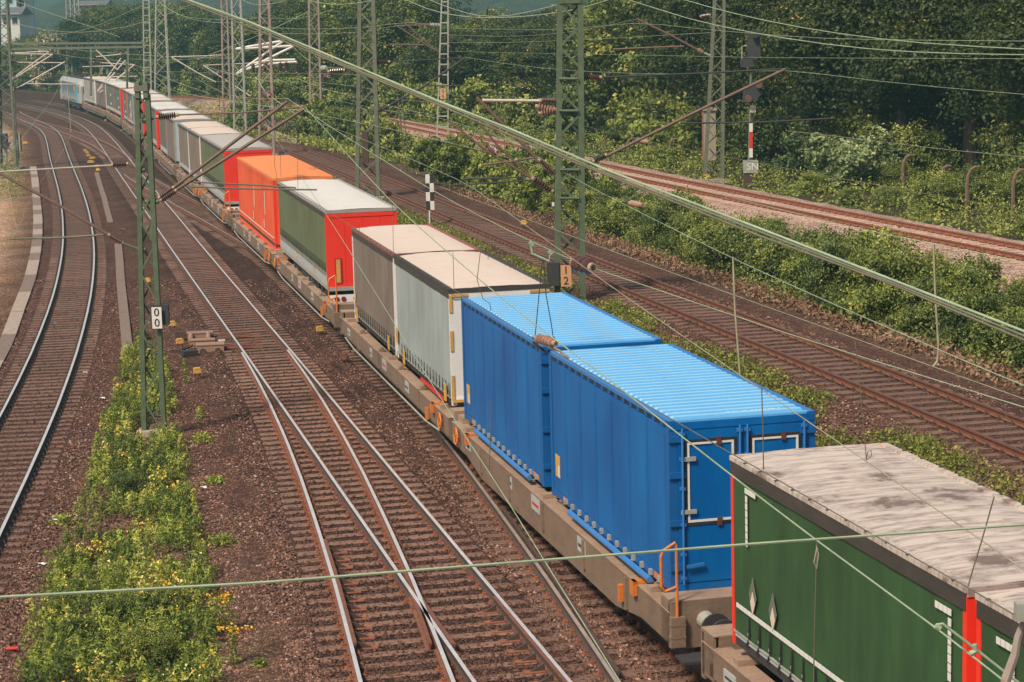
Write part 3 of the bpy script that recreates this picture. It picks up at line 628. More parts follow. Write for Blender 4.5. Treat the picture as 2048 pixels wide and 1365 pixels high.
def wheel(parent, x, y, z, r, w_, name='wheel'):
    t = MB(); t.disc((0, 0, 0), (1, 0, 0), r, w_, 24); wv = t.build(name, TYRE, parent, loc=(x, y, z))
    m = MB(); sg = -1 if x < 0 else 1; m.disc((sg*(w_/2+.004), 0, 0), (1, 0, 0), r*.55, .03, 18); m.disc((sg*(w_/2+.03), 0, 0), (1, 0, 0), r*.2, .06, 12); m.build('rim', GALV, wv); return wv
def trailer_under(o, L, z):
    b = MB()
    for x in (-.45, .45): b.box(x-.05, x+.05, .3, L-.3, -.28, .0)
    for k in range(int(L/1.1)): b.box(-1.15, 1.15, .4+k*1.1, .46+k*1.1, -.12, .0)
    for k in range(9): b.box(-1.2, -1.14, .9+k*1.1, 1.05+k*1.1, -.5, .0)
    b.build('chassis', DARKU, o)
    for y in (2.1, 3.4, 4.7):
        for x in (-1.02, 1.02): wheel(o, x, y, -.72, .48, .34)
        MB().tube([(-1, y, -.72), (1, y, -.72)], .07, 10).build('axle', DARKU, o)
    b = MB(); b.box(-1.2, -.95, 5.9, 7.4, -.62, -.12); b.build('pallet_box', DARKU, o)
    b = MB(); b.box(-1.2, 1.2, -.05, .0, -.48, -.16); bar_ = b.build('light_bar', SILVER, o)
    for x in (-.95, -.72, -.3, .3, .72, .95): m = MB(); m.disc((x, -.06, -.30), (0, 1, 0), .085, .03, 14); m.build('tail_lamp', paint('lamp_red', (.25, .015, .012), .3, dirt=.1), bar_)
    m = MB(); m.add([(-1.18, -.062, -.44), (-1.02, -.062, -.44), (-1.10, -.062, -.30), (-1.18, -.052, -.44), (-1.02, -.052, -.44), (-1.10, -.052, -.30)], [(0, 1, 2), (3, 5, 4), (0, 3, 4, 1), (1, 4, 5, 2), (2, 5, 3, 0)]); m.build('warning_triangle', REDP, bar_)
    b = MB(); b.box(-1.25, 1.25, -.04, .03, -.02, .12); b.build('bumper', GREYP, o)

def reflect_corner(o, L, H, y, flip):
    """L-shaped white reflective tape marks on the curtain"""
    b = MB(); x = -W/2-.028; sg = -1 if flip else 1
    for k in range(4): b.box(x, x+.006, y+sg*(k*.11), y+sg*(k*.11)+.095, H-.42, H-.34)
    for k in range(7): b.box(x, x+.006, y, y+.08, H-.44-(k+1)*.11, H-.44-k*.11-.015)
    b.build('reflective_mark', MARK, o)

# ---- the two green bodies nearest the camera
o, L = curtain_box(3.95, 11.72, 'dark green curtain sided body with a stained beige roof, next to the blue ones', C_GREEN, REDR, R_WORN, REDR, boards=.05, valh=.17, ribs=.36, farend=GREYP)
reflect_corner(o, L, HB, .35, False); reflect_corner(o, L, HB, L-.75, True)
b = MB()
for k in range(46): b.box(-W/2-.03, -W/2-.022, .3+k*.157, .3+k*.157+.14, .62, .69)
b.build('reflective_mark', MARK, o)
for (y, z_) in ((L-.95, .95), (L-1.75, .93)):
    b = MB()
    for s_, zz, mi in ((.22, .0, 1), (.13, -.10, 0)):
        x = -W/2-.03-(.004 if mi == 0 else 0)
        b.add([(x, y, z_+s_*1.35+zz), (x, y+s_*.72, z_+zz), (x, y, z_-s_*1.35+zz), (x, y-s_*.72, z_+zz), (x+.004, y, z_+s_*1.35+zz), (x+.004, y+s_*.72, z_+zz), (x+.004, y, z_-s_*1.35+zz), (x+.004, y-s_*.72, z_+zz)],
              [(3, 2, 1, 0), (4, 5, 6, 7), (0, 1, 5, 4), (1, 2, 6, 5), (2, 3, 7, 6), (3, 0, 4, 7)], mi)
    b.build('hazard_placard', [R_BEIGE, paint('placard_grey', (.15, .16, .13), .6, dirt=.1)], o)
o2, L2 = curtain_box(-4.2, 3.72, 'dark green curtain sided body cut by the bottom right corner of the picture', C_GREEN, REDR, R_WORN, REDR, boards=.05, valh=.17, ribs=.36)
reflect_corner(o2, L2, HB, L2-.95, False)
# ---- blue bodies
def blue_body(s0, s1, label, letters):
    o, L = place('swap_body', s0, s1, label, 'swap body', 'blue steel swap bodies'); hw = W/2; H = HB
    MB().box(-hw+.03, hw-.03, .05, L-.05, .10, H-.12).build('inner_body', BLUED, o)
    for x in (-1, 1):
        b = MB(); n = 7; pl = (L-.30)/n
        for k in range(n):
            y0 = .15+k*pl+.008; y1 = .15+(k+1)*pl-.008
            b.box(min(x*hw, x*(hw-.05)), max(x*hw, x*(hw-.05)), y0, y1, .16, H-.16)
            # shallow frame pressed into each panel
            b.box(min(x*(hw+.004), x*hw), max(x*(hw+.004), x*hw), y0+.07, y1-.07, H-.30, H-.275)
            b.box(min(x*(hw+.004), x*hw), max(x*(hw+.004), x*hw), y0+.07, y0+.085, .5, H-.275)
        b.build('side_wall', BLUE, o)
        b = MB(); b.box(min(x*(hw-.01), x*(hw-.09)), max(x*(hw-.01), x*(hw-.09)), .1, L-.1, H-.14, H-.06)
        for k in range(16): b.box(min(x*(hw+.004), x*(hw-.05)), max(x*(hw+.004), x*(hw-.05)), .35+k*(L-.6)/16, .47+k*(L-.6)/16, H-.15, H-.07, 1)
        b.build('vent_strip', [BLACK, BLUED], o)
        b = MB(); b.box(min(x*(hw+.01), x*(hw-.09)), max(x*(hw+.01), x*(hw-.09)), 0, L, H-.065, H-.005); b.build('roof_rail', BLUEL, o)
        b = MB(); b.box(min(x*(hw+.01), x*(hw-.1)), max(x*(hw+.01), x*(hw-.1)), .0, L, .0, .15)
        b.build('bottom_rail', BLUED, o)
        if x < 0:
            b = MB(); b.tube([(x*(hw+.09), .9, -.02), (x*(hw+.09), L-1.6, -.02)], .055, 8, 0); b.build('lower_tube', BLUEL, o)
            b = MB(); b.box(x*(hw+.012), x*hw, .42, .92, .02, .13); b.build('orange_plate', ORANGEP, o); MB().box(x*(hw+.012), x*hw, L-1.2, L-.85, .02, .13).build('orange_plate', ORANGEP, o)
            b = MB(); b.box(x*(hw+.06), x*hw, 0, .09, .03, .13, 0); b.bar((x*(hw+.05), 0, .08), (x*(hw+.05), .22, -.03), .02, .02, 0); sm = b.mesh('latch', GALV)
            for k in range(13): st = bpy.data.objects.new('latch', sm); col.objects.link(st); st.parent = o; st.location = (0, .5+k*.5, 0)
            b = MB(); b.box(x*(hw+.006), x*hw, L-.62, L-.30, .42, .86, 0); b.box(x*(hw+.008), x*(hw+.004), L-.60, L-.50, .44, .66, 1); b.build('label_plate', [YELLOWP, MARK], o)
        for y in (0, L-.13):
            MB().box(min(x*(hw+.015), x*(hw-.13)), max(x*(hw+.015), x*(hw-.13)), y-.01, y+.14, -.02, H-.01).build('corner_post', BLUED, o)
    # roof with cross corrugations
    n = 26; b = MB(); P = []
    pr = [(0, 0), (.18, 0), (.26, .045), (.66, .045), (.74, 0)]
    for k in range(n): P += [(.12+(L-.24)*(k+p[0])/n, p[1]) for p in pr]
    P += [(L-.12, 0)]
    vs = []; xe = hw-.14
    for y, z_ in P: vs += [(-hw+.08, y, H-.03), (-xe, y, H-.03+z_), (xe, y, H-.03+z_), (hw-.08, y, H-.03)]
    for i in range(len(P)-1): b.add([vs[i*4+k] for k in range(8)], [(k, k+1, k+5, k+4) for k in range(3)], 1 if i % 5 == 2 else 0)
    b.box(-hw+.02, hw-.02, 0, .13, H-.06, H-.008); b.box(-hw+.02, hw-.02, L-.13, L, H-.06, H-.008)
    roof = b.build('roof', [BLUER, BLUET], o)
    lettering(letters, .15, (.35, .37, H-.004), (0, 0, 0), MARK, roof)
    # door end facing the camera
    for y, sg in ((0, -1), (L, 1)):
        Y = lambda a: y+sg*a
        b = MB()
        b.box(-hw+.13, hw-.13, min(Y(-.06), Y(0)), max(Y(-.06), Y(0)), .1, H-.16); b.box(-hw, hw, min(Y(-.1), Y(.02)), max(Y(-.1), Y(.02)), H-.16, H-.04); b.box(-hw, hw, min(Y(-.1), Y(.02)), max(Y(-.1), Y(.02)), -.02, .12)
        b.build('end_wall', BLUE, o)
        if sg > 0: continue
        for dx in (-.56, .56):
            d = MB(); d.box(dx-.555, dx+.555, -.025, 0, .14, H-.18); door = d.build('door', BLUE, o)
            f = MB(); x0, x1, z0, z1 = dx-.40, dx+.40, 1.15, H-.38
            for (a, b_, c, e) in ((x0-.05, x0, z0-.05, z1+.05), (x1, x1+.05, z0-.05, z1+.05), (x0, x1, z0-.05, z0), (x0, x1, z1, z1+.05)): f.box(a, b_, -.040, -.026, c, e, 0)
            for (a, b_, c, e) in ((x0, x0+.035, z0, z1), (x1-.035, x1, z0, z1), (x0+.035, x1-.035, z0, z0+.035), (x0+.035, x1-.035, z1-.035, z1)): f.box(a, b_, -.044, -.026, c, e, 1)
            hat = f.build('hatch_frame', [BLACK, MARK], door)
            for zz in (z0+.15, z1-.3):
                hn = MB(); hn.box(x0-.12, x0+.14, -.07, -.045, zz, zz+.07) if dx < 0 else hn.box(x1-.14, x1+.12, -.07, -.045, zz, zz+.07); hn.build('hatch_hinge', GALV, door)
            for zz in (z1-.06, z0-.08): MB().box(dx+.1, dx+.18, -.06, -.042, zz, zz+.14).build('hatch_latch', paint('dark_red_hinge', (.12, .04, .035), .5, dirt=.2), door)
            for bx in (dx-.49, dx+.50):
                r_ = MB(); r_.tube([(bx, -.065, .12), (bx, -.065, H-.14)], .020, 8)
                for zz in (.2, .6, 1.1, 1.7, 2.2, H-.25): r_.box(bx-.045, bx+.045, -.075, -.025, zz, zz+.05)
                r_.build('locking_bar', BLUEL, door)
            r_ = MB(); r_.bar((dx-.45, -.085, .42), (dx-.15, -.085, .45), .03, .05); r_.build('handle', BLUEL, door)
        for zz in (.35, 1.1, 1.9, 2.5):
            for x in (-1, 1): MB().box(min(x*(hw+.02), x*(hw-.26)), max(x*(hw+.02), x*(hw-.26)), -.05, -.012, zz, zz+.10).build('door_hinge', BLUED, o)
    return o, L
blue_body(14.63, 22.30, 'bright blue steel body whose hatched doors face the camera, next to the green one', 'BCHB 800087 5')
blue_body(22.95, 30.72, 'bright blue steel body with ribbed roof just behind the one with visible doors', 'BCHB 100001 6')
# ---- grey pair
o, L = curtain_box(32.25, 40.12, 'pale grey curtain sided body with white doors and yellow edging behind the blue ones', C_LGREY, SILVER, R_BEIGE, SILVER, boards=.0, corner=VAL)
for x0, x1, y0, y1, z0, z1 in ((-W/2-.004, -W/2+.07, -.022, -.002, .15, .75), (-W/2-.004, -W/2+.07, -.022, -.002, 1.35, 1.85), (-W/2-.004, -W/2+.07, -.022, -.002, 2.3, 2.72), (-W/2, W/2-.1, -.045, -.022, .08, .15), (-1.2, -.8, -.045, -.022, HB-.18, HB-.12), (.75, 1.2, -.045, -.022, HB-.18, HB-.12)):
    MB().box(x0, x1, y0, y1, z0, z1).build('yellow_edging', YELLOWP, o)
b = MB()
for y, h0, h1 in ((.55, .02, .45), (L-1.4, .0, .40), (L-.35, .45, .85)): MB().box(-W/2-.05, -W/2-.03, y, y+.26, h0, h1).build('yellow_tag', YELLOWP, o)
MB().box(-W/2-.03, -W/2+.02, 1.0, 4.2, -.06, .02).build('red_lower_rail', REDP, o)
o, L = curtain_box(40.36, 48.20, 'grey brown curtain sided body with beige roof behind the pale grey one', C_GREY, SILVER, R_BEIGE, REDP, boards=.0, corner=paint('dull_red_rail', (.28, .09, .07), .5, dirt=.2))
b = MB()
for y in (.9, L-.9): MB().box(-W/2-.05, -W/2-.03, y, y+.28, .02, .42).build('yellow_tag', YELLOWP, o)
b = MB(); b.box(-W/2-.018, -W/2-.01, L-.5, L-.22, .62, .85); b.build('label_plate', YELLOWP, o)
# ---- trailers
o, L = curtain_box(54.5, 68.4, 'semitrailer with olive green curtain and a plain red rear, behind the grey bodies', C_OLIVE, REDR, R_WHITE, REDR, boards=.42, trailer=True, name='semitrailer', H=2.76, z=HR-2.76)
b = MB(); b.box(-.98, -.74, -.03, -.021, .22, 1.12, 1); b.box(-.93, -.79, -.036, -.031, .27, 1.07, 0); b.build('warning_board', [YELLOWP, paint('board_red', (.5, .02, .02), .4, dirt=.03)], o)
b = MB()
for y in (3.2, 8.2): MB().box(-W/2-.012, -W/2-.003, y, y+.30, .20, .52).build('side_marker', YELLOWP, o)
o, L = curtain_box(70.1, 84.6, 'bright orange box body between the red ended trailers', C_ORANGE, ORANGEP if False else REDR, R_ORANGE, C_ORANGE, boards=.0, straps=False, val=C_ORANGE, corner=C_ORANGE, name='semitrailer', trailer=False)
b = MB(); b.box(-W/2-.02, -W/2-.01, .3, L-.3, .34, .38)
for y in (3.2, 7.4): b.box(-W/2-.02, -W/2-.01, y, y+.12, 1.1, 2.1); b.box(-W/2-.02, -W/2-.01, y+.5, y+.62, .5, .85)
b.build('white_stripe', MARK, o); MB().box(-W/2+.0, W/2, .0, L, -.25, .0).build('lower_body', C_ORANGE, o)
o, L = curtain_box(91.4, 105.0, 'semitrailer with olive curtain and red rear beyond the orange body', C_OLIVE, REDR, R_GREY, REDR, boards=.45, trailer=True, name='semitrailer', H=2.8, z=HR-2.8)
far = [
 (105.7, 113.6, 'taupe curtain body with a white near corner behind the far red ended trailer', C_GREY, SILVER, R_BEIGE, SILVER, .2),
 (113.85, 121.4, 'taupe curtain body just ahead of the one with the white corner', C_GREY, SILVER, R_BEIGE, SILVER, .2),
 (125.2, 132.2, 'mauve grey body with a pale blue door strip at its near end', C_BROWN, GALV, R_BEIGE, paint('pale_blue_door', (.42, .52, .56), .5, dirt=.1), .0),
 (132.5, 139.6, 'grey green body with thin red posts left of the mauve one', C_DGREEN, REDR, R_WHITE, REDR, .3),
 (142.6, 149.4, 'grey green body with a wide red end in the middle of the far train', C_DGREEN, REDR, R_WHITE, REDR, .3),
 (149.6, 156.8, 'grey green body hidden partly by the green mast head', C_DGREEN, REDR, R_WHITE, REDR, .3),
 (160.2, 167.2, 'brownish body behind the green mast with a red end', C_BROWN, REDR, R_BEIGE, REDR, .0),
 (167.5, 175.4, 'dark green body with white patches near the thin pole', C_DGREEN, GREYP, R_WHITE, GREYP, .2),
 (178.4, 186.0, 'dull green body left of the one with white patches', C_DGREEN, GREYP, R_BEIGE, GREYP, .2),
 (186.2, 193.3, 'dull green body before the thick red band', C_DGREEN, GREYP, R_BEIGE, GREYP, .2),
 (196.7, 207.2, 'far green body ending in a thick red band', C_DGREEN, REDR, R_BEIGE, REDR, .3),
 (207.5, 217.2, 'far green body with a thin red post and white roof', C_DGREEN, REDR, R_WHITE, REDR, .3),
 (217.8, 230.2, 'far brown grey body with a white near edge', C_BROWN, SILVER, R_WHITE, SILVER, .0),
 (231.6, 243.6, 'silver grey trailer coupled right behind the locomotive', C_SILVER, SILVER, R_BEIGE, SILVER, .2)]
for a, b_, lab, c, p, r_, e, bo in far:
    o, L = curtain_box(a, b_, lab, c, p, r_, e, boards=bo, straps=False, group='far bodies of the freight train')
    if 'white patches' in lab:
        m = MB(); m.box(-W/2-.03, -W/2-.02, 1.2, 2.1, .5, 2.2); m.box(-W/2-.03, -W/2-.02, 3.2, 3.9, .5, 1.0); m.build('white_patch', MARK, o)
    if 'thick red band' in lab or 'wide red end' in lab or 'brownish' in lab:
        m = MB(); m.box(-W/2-.02, -W/2+.1, -.02, .9, .0, HB-.1); m.build('red_corner_panel', REDR, o)
    if 'dull green' in lab or 'far green' in lab or 'silver' in lab:
        m = MB(); x = -W/2-.03; m.add([(x, 3, 1.6), (x, 4.2, 1.75), (x, 3, 1.9), (x+.01, 3, 1.6), (x+.01, 4.2, 1.75), (x+.01, 3, 1.9)], [(0, 1, 2), (5, 4, 3), (0, 3, 4, 1), (1, 4, 5, 2), (2, 5, 3, 0)]); m.box(x, x+.01, 2.5, 3.9, .75, .95); m.build('white_mark', MARK, o)

# ---- wagons
def bogie(parent, y):
    b = MB()
    for x in (-1, 1):
        b.box(min(x*.98, x*1.10), max(x*.98, x*1.10), y-1.25, y+1.25, .42, .62)
        for dy in (-.9, .9): b.box(min(x*.94, x*1.14), max(x*.94, x*1.14), y+dy-.17, y+dy+.17, .30, .62)
    b.box(-1.0, 1.0, y-.2, y+.2, .45, .70)
    bo = b.build('bogie', DARKU, parent)
    for dy in (-.9, .9):
        for x in (-1, 1):
            m = MB(); m.disc((x*.75, y+dy, .46), (1, 0, 0), .46, .12, 24); m.disc((x*.69, y+dy, .46), (1, 0, 0), .485, .03, 24); m.build('wheel', RUSTDK, bo)
        MB().tube([(-.75, y+dy, .46), (.75, y+dy, .46)], .08, 8).build('axle', DARKU, bo)
def wagon_mesh_parts(o, L, near_end, fish, fullk):
    """one half of an articulated pocket wagon; near_end: 'box' cabinet or 'joint'"""
    for x in (-1, 1):
        b = MB(); xo, xi = x*1.45, x*1.16; a, c = min(xo, xi), max(xo, xi)
        if fish:
            # fish-bellied side sill
            prof = [(.0, .62), (1.6, .62), (3.2, .40), (L-3.2, .40), (L-1.6, .62), (L, .62)]
            for k in range(len(prof)-1):
                (y0, z0), (y1, z1) = prof[k], prof[k+1]
                b.add([(a, y0, z0), (c, y0, z0), (c, y0, 1.14), (a, y0, 1.14), (a, y1, z1), (c, y1, z1), (c, y1, 1.14), (a, y1, 1.14)], [(0, 1, 5, 4), (3, 7, 6, 2), (0, 4, 7, 3), (1, 2, 6, 5), (0, 3, 2, 1), (4, 5, 6, 7)])
            for k in (2.4, 5.2, 8.3, 11.2, 14): b.box(min(xo, x*1.50), max(xo, x*1.50), k, k+.10, .55, 1.10)
        else:
            nseg = 5; q = [0, L*.22, L*.40, L*.58, L*.78, L]
            for k in range(nseg): b.box(a, c, q[k]+.03, q[k+1]-.03, .68, 1.13)
            b.box(a+.04, c-.04, 0, L, .60, .70); 
            for k in q[1:-1]: b.box(a-.02, c+.02, k-.09, k+.09, .66, 1.16); b.tube([(xo*.92, k-.12, 1.2), (xo*.92, k+.12, 1.2)], .07, 8)
            b.tube([(x*1.47, 1.2, .62), (x*1.47, 3.0, .52), (x*1.47, L-3, .52), (x*1.47, L-1.2, .62)], .025, 6, 1)
        b.box(a-.012, c+.012, .02, L-.02, 1.130, 1.150, 2)
        sl_ = b.build('side_sill', [WAGON, GALV, WAGTOP], o)
        if x < 0 and fullk:
            for y0, w_, h_ in ((L*.30, .55, .28), (L*.50, .7, .3), (L*.64, .35, .26), (L*.88, .5, .2)):
                m = MB(); m.box(-1.470 if not fish else -1.462, -1.452, y0, y0+w_, .80, .80+h_, 0)
                m.box(-1.474 if not fish else -1.466, -1.469 if not fish else -1.461, y0+w_*.12, y0+w_*.88, .80+h_*.35, .80+h_*.55, 1); m.build('sign_plate', [SKIRT, REDP if w_ == .7 else VAL], sl_)
    b = MB()
    for y0, y1 in ((.0, 1.2), (3.1, 3.5), (L*.5-.2, L*.5+.2), (L-3.5, L-3.1), (L-1.2, L)): b.box(-1.16, 1.16, y0, y1, .85, 1.10)
    b.box(-1.15, 1.15, 1.2, L-1.2, .30, .38)
    b.build('cross_member', WAGTOP, o)
    for y in (1.35, L*.5, L-1.35):
        for x in (-1, 1): MB().box(min(x*1.0, x*1.40), max(x*1.0, x*1.40), y-.11, y+.11, 1.155, 1.24).build('load_support', WAGTOP, o)
    bogie(o, 2.0); bogie(o, L-.1 if near_end == 'jf' else L-2.0)
def wagon(s0, s1, label, cab0, cab1, fish=False):
    xa, ya = CU['T'].at(s0); xb, yb = CU['T'].at(s1); h = math.atan2(xb-xa, yb-ya); L = math.hypot(xb-xa, yb-ya)
    o = empty('pocket_wagon', (float(xa), float(ya), 0), -h, label=label, cat='wagon', group='pocket wagons of the freight train')
    near = s0 < 120
    wagon_mesh_parts(o, L, '', fish, near)
    for cab, y, sg in ((cab0, 0, -1), (cab1, L, 1)):
        Y = lambda a: y+sg*a
        if cab:
            b = MB(); y0, y1 = sorted((Y(0), Y(-1.0)))
            b.box(-1.45, 1.45, y0, y1, .70, 1.20) if False else None
            y0, y1 = sorted((Y(.0), Y(-.5)))
            b.box(-1.35, 1.35, y0, y1, 1.10, 1.32, 0); b.box(-1.45, 1.45, *sorted((Y(.06), Y(-.10))), .55, 1.34, 0); b.box(-1.45, -1.40, y0, y1, .62, 1.30, 0)
            b.box(-1.44, 1.44, *sorted((Y(.055), Y(-.5))), 1.321, 1.345, 1)
            eb = b.build('end_beam', [WAGON, WAGTOP], o)
            for x in (-.875, .875):
                m = MB(); m.tube([(x, Y(.06), 1.0), (x, Y(.42), 1.0)], [.15, .13], 14, 0); m.tube([(x, Y(.30), 1.0), (x, Y(.56), 1.0)], .095, 12, 0); m.disc((x, Y(.60), 1.0), (0, 1, 0), .25, .05, 20, 1); m.build('buffer', [GALV, DARKU], eb)
            m = MB(); m.tube([(0, Y(.0), .9), (0, Y(.5), .86)], .04, 8); m.build('coupling_hook', DARKU, eb)
            if near and sg < 0:
                for x in (-1, ):
                    m = MB(); xx = x*1.36; yy = Y(.10)
                    m.tube([(xx, yy, 1.1), (xx, yy, 2.25), (xx+.05, yy, 2.32), (xx+.25, yy, 2.30), (xx+.30, yy, 2.22), (xx+.30, yy, 1.66), (xx+.25, yy, 1.60), (xx, yy, 1.62)] if False else
                           [(xx, yy, 1.0), (xx, yy, 2.28), (xx-.02, yy, 2.33), (xx-.22, yy, 2.22), (xx-.26, yy, 2.12), (xx-.26, yy, 1.62), (xx-.2, yy, 1.54), (xx, yy, 1.60)], .026, 8)
                    m.build('handrail', ORANGEP, eb)
                    m = MB(); m.box(xx-.12, xx+.12, yy-.06, yy+.06, .60, 1.10); [m.box(xx-.13, xx+.13, yy-.065, yy+.065, z_, z_+.03) for z_ in (.75, .95)]; m.build('step_bracket', WAGON, eb)
                    m = MB(); m.box(-1.40, -.75, *sorted((Y(.55), Y(.06))), .42, .47); m.build('step', DARKU, eb)
        else:
            m = MB(); m.box(-1.30, 1.30, *sorted((Y(.0), Y(-.5))), .9, 1.30); eb = m.build('end_beam', WAGTOP, o)
        if near and not cab:
            m = MB(); cx, cy, cz = -1.53, Y(-.8), .93
            ring = [(cx, cy+.20*math.cos(t*math.pi/9), cz+.20*math.sin(t*math.pi/9)) for t in range(19)]
            m.tube(ring, .022, 6, cap=False)
            for t in range(3): a_ = t*math.pi/3; m.bar((cx, cy-.2*math.cos(a_), cz-.2*math.sin(a_)), (cx, cy+.2*math.cos(a_), cz+.2*math.sin(a_)), .02, .02)
            m.tube([(cx, cy, cz), (cx+.12, cy, cz)], .03, 8); m.build('brake_wheel', ORANGEP, o)
        if near and (not cab or sg < 0):
            cy = Y(-.8); m = MB(); m.box(-1.53, -1.15, cy-sg*1.1-.10, cy-sg*1.1+.10, 1.155, 1.20); m.box(-1.54, -1.46, cy-sg*1.1-.10, cy-sg*1.1+.10, .95, 1.20); m.build('orange_clamp', ORANGEP, o); m = MB(); m.box(-1.54, -1.46, cy-sg*1.9-.05, cy-sg*1.9+.05, .62, .92); m.build('orange_latch', ORANGEP, o) if sg < 0 else None
    return o
wagon(-5.3, 12.55, 'grey brown pocket wagon under the dark green bodies in the bottom right corner', False, True)
wagon(14.1, 31.35, 'fish bellied grey wagon carrying the two blue bodies', True, False, fish=True)
wagon(31.75, 50.2, 'grey brown pocket wagon carrying the pale grey and brown bodies', False, True)
wagon(51.6, 69.0, 'grey brown pocket wagon carrying the olive semitrailer with the plain red rear', True, False)
wagon(69.4, 86.6, 'grey brown pocket wagon carrying the orange body', False, True)
wagon(88.0, 105.2, 'grey brown pocket wagon under the farther olive semitrailer', True, False)
wagon(105.5, 122.6, 'pocket wagon under the two taupe bodies', False, True)
for k, (a, b_) in enumerate(((124.0, 140.7), (141.0, 158.0), (159.2, 176.2), (177.2, 194.4), (195.4, 216.0), (216.6, 245.0))):
    wagon(a, b_, ['pocket wagon under the mauve grey body with the pale blue door', 'pocket wagon under the grey green bodies behind the mast head', 'pocket wagon under the brownish body and the body with white patches', 'pocket wagon under the dull green far bodies', 'pocket wagon under the bodies with the thick red band', 'last visible wagon coupled to the locomotive'][k], k % 2 == 0, k % 2 == 1)

# ---- locomotive
def loco():
    s0, s1 = 246.2, 267.4
    xa, ya = CU['T'].at(s0); xb, yb = CU['T'].at(s1); h = math.atan2(xb-xa, yb-ya); L = math.hypot(xb-xa, yb-ya)
    o = empty('electric_locomotive', (float(xa), float(ya), 0), -h, label='silver electric locomotive with a cyan stripe and painted sides pulling the freight train', cat='locomotive')
    m, t, b = newmat('locomotive_side_art'); v = coords(t, 'Object'); sp = N(t, 'ShaderNodeSeparateXYZ'); t.links.new(v, sp.inputs[0])
    mz = N(t, 'ShaderNodeMapRange'); mz.inputs['From Min'].default_value = 1.0; mz.inputs['From Max'].default_value = 3.7; t.links.new(sp.outputs[2], mz.inputs[0])
    n1 = noise(t, 1.1, 6, .7, coords(t, 'Object', (1, .8, 1.6))); ad = N(t, 'ShaderNodeMath', operation='MULTIPLY_ADD'); t.links.new(n1, ad.inputs[0]); ad.inputs[1].default_value = .7; t.links.new(mz.outputs[0], ad.inputs[2])
    c = ramp(t, ad.outputs[0], [(.30, (.30, .28, .24)), (.42, (.045, .04, .04)), (.48, (.40, .36, .30)), (.60, (.22, .27, .29)), (.85, (.07, .16, .22)), (1.0, (.11, .14, .16))])
    t.links.new(c, b.inputs['Base Color']); b.inputs['Roughness'].default_value = .35
    SIL = paint('silver_body', (.40, .41, .40), .4, dirt=.35, dirtc=(.15, .14, .13))
    # tapered nose cross-sections along y
    secs = [(0, .55, 3.0), (.25, .40, 3.0), (1.0, .0, 3.75), (L-1.0, .0, 3.75), (L-.25, .40, 3.0), (L, .55, 3.0)]
    b_ = MB(); rings = []
    for y, ins, top in secs:
        hw = 1.49-ins*.35; rings.append([(-hw, y, .95), (hw, y, .95), (hw, y, min(3.35, top)), (hw-.35, y, top+.1), (-hw+.35, y, top+.1), (-hw, y, min(3.35, top))])
    vs = [v_ for r_ in rings for v_ in r_]; fs = []
    for i in range(len(rings)-1):
        for k in range(6): fs.append((i*6+k, (i+1)*6+k, (i+1)*6+(k+1) % 6, i*6+(k+1) % 6))
    fs += [(0, 1, 2, 3, 4, 5), tuple(30+k for k in (5, 4, 3, 2, 1, 0))]
    b_.add(vs, fs); body = b_.build('body', SIL, o)
    MB().box(-1.505, 1.505, 3.6, L-3.0, 1.0, 3.32).build('side_art', m, o)
    MB().box(-1.515, 1.515, 2.5, 3.55, 1.0, 3.34).build('cyan_stripe', paint('cyan_paint', (.02, .42, .75), .35, dirt=.03), o)
    MB().box(-1.52, 1.52, 4.6, 5.5, 2.3, 3.0).build('yellow_panel', YELLOWP, o)
    MB().box(-1.1, 1.1, -.02, .10, 2.15, 2.95).build('windscreen', BLACK, o); MB().box(-1.1, 1.1, L-.10, L+.02, 2.15, 2.95).build('windscreen', BLACK, o)
    for y in (1.15, L-1.75): MB().box(-1.51, 1.51, y, y+.6, 2.2, 2.95).build('cab_window', BLACK, o)
    MB().box(-.9, .9, 2.2, L-2.2, 3.84, 4.0).build('roof_equipment', DARKU, o)
    b_ = MB()
    for k in range(10): y = 3+k*1.35; b_.tube([(random.uniform(-.7, .7), y, 4.0), (random.uniform(-.7, .7), y, 4.3)], .06, 8); b_.tube([(-.8, y, 4.25), (.8, y+.6, 4.28)], .02, 6)
    b_.build('roof_bushing', INSUL, o)
    for y, up in ((3.4, 1), (L-3.4, 0)):
        p = MB(); z1 = 5.35 if up else 4.35; zk = 4.6 if up else 4.25
        for x in (-.35, .35): p.tube([(x, y, 4.05), (x*.6, y+1.0, zk), (x*1.6, y+.1, z1)], .03, 6)
        p.tube([(-.8, y+.1, z1), (.8, y+.1, z1)], .035, 6); p.tube([(-.8, y+.3, z1), (.8, y+.3, z1)], .025, 6); p.build('pantograph', DARKU, o)
    MB().box(-1.35, 1.35, .3, L-.3, .55, .95).build('underframe', DARKU, o)
    for y in (4.2, L-4.2): bogie(o, y); MB().box(-1.3, 1.3, y-1.6, y+1.6, .25, .9).build('bogie_cover', DARKU, o)
    for x in (-.875, .875):
        m_ = MB(); m_.tube([(x, 0, 1.05), (x, -.45, 1.05)], .12, 12); m_.disc((x, -.5, 1.05), (0, 1, 0), .24, .06, 18); m_.build('buffer', DARKU, o)
    for x in (-.8, .8): m_ = MB(); m_.disc((x, -.0, 1.7), (0, 1, 0), .12, .08, 14); m_.build('headlight', SILVER, o)
loco()
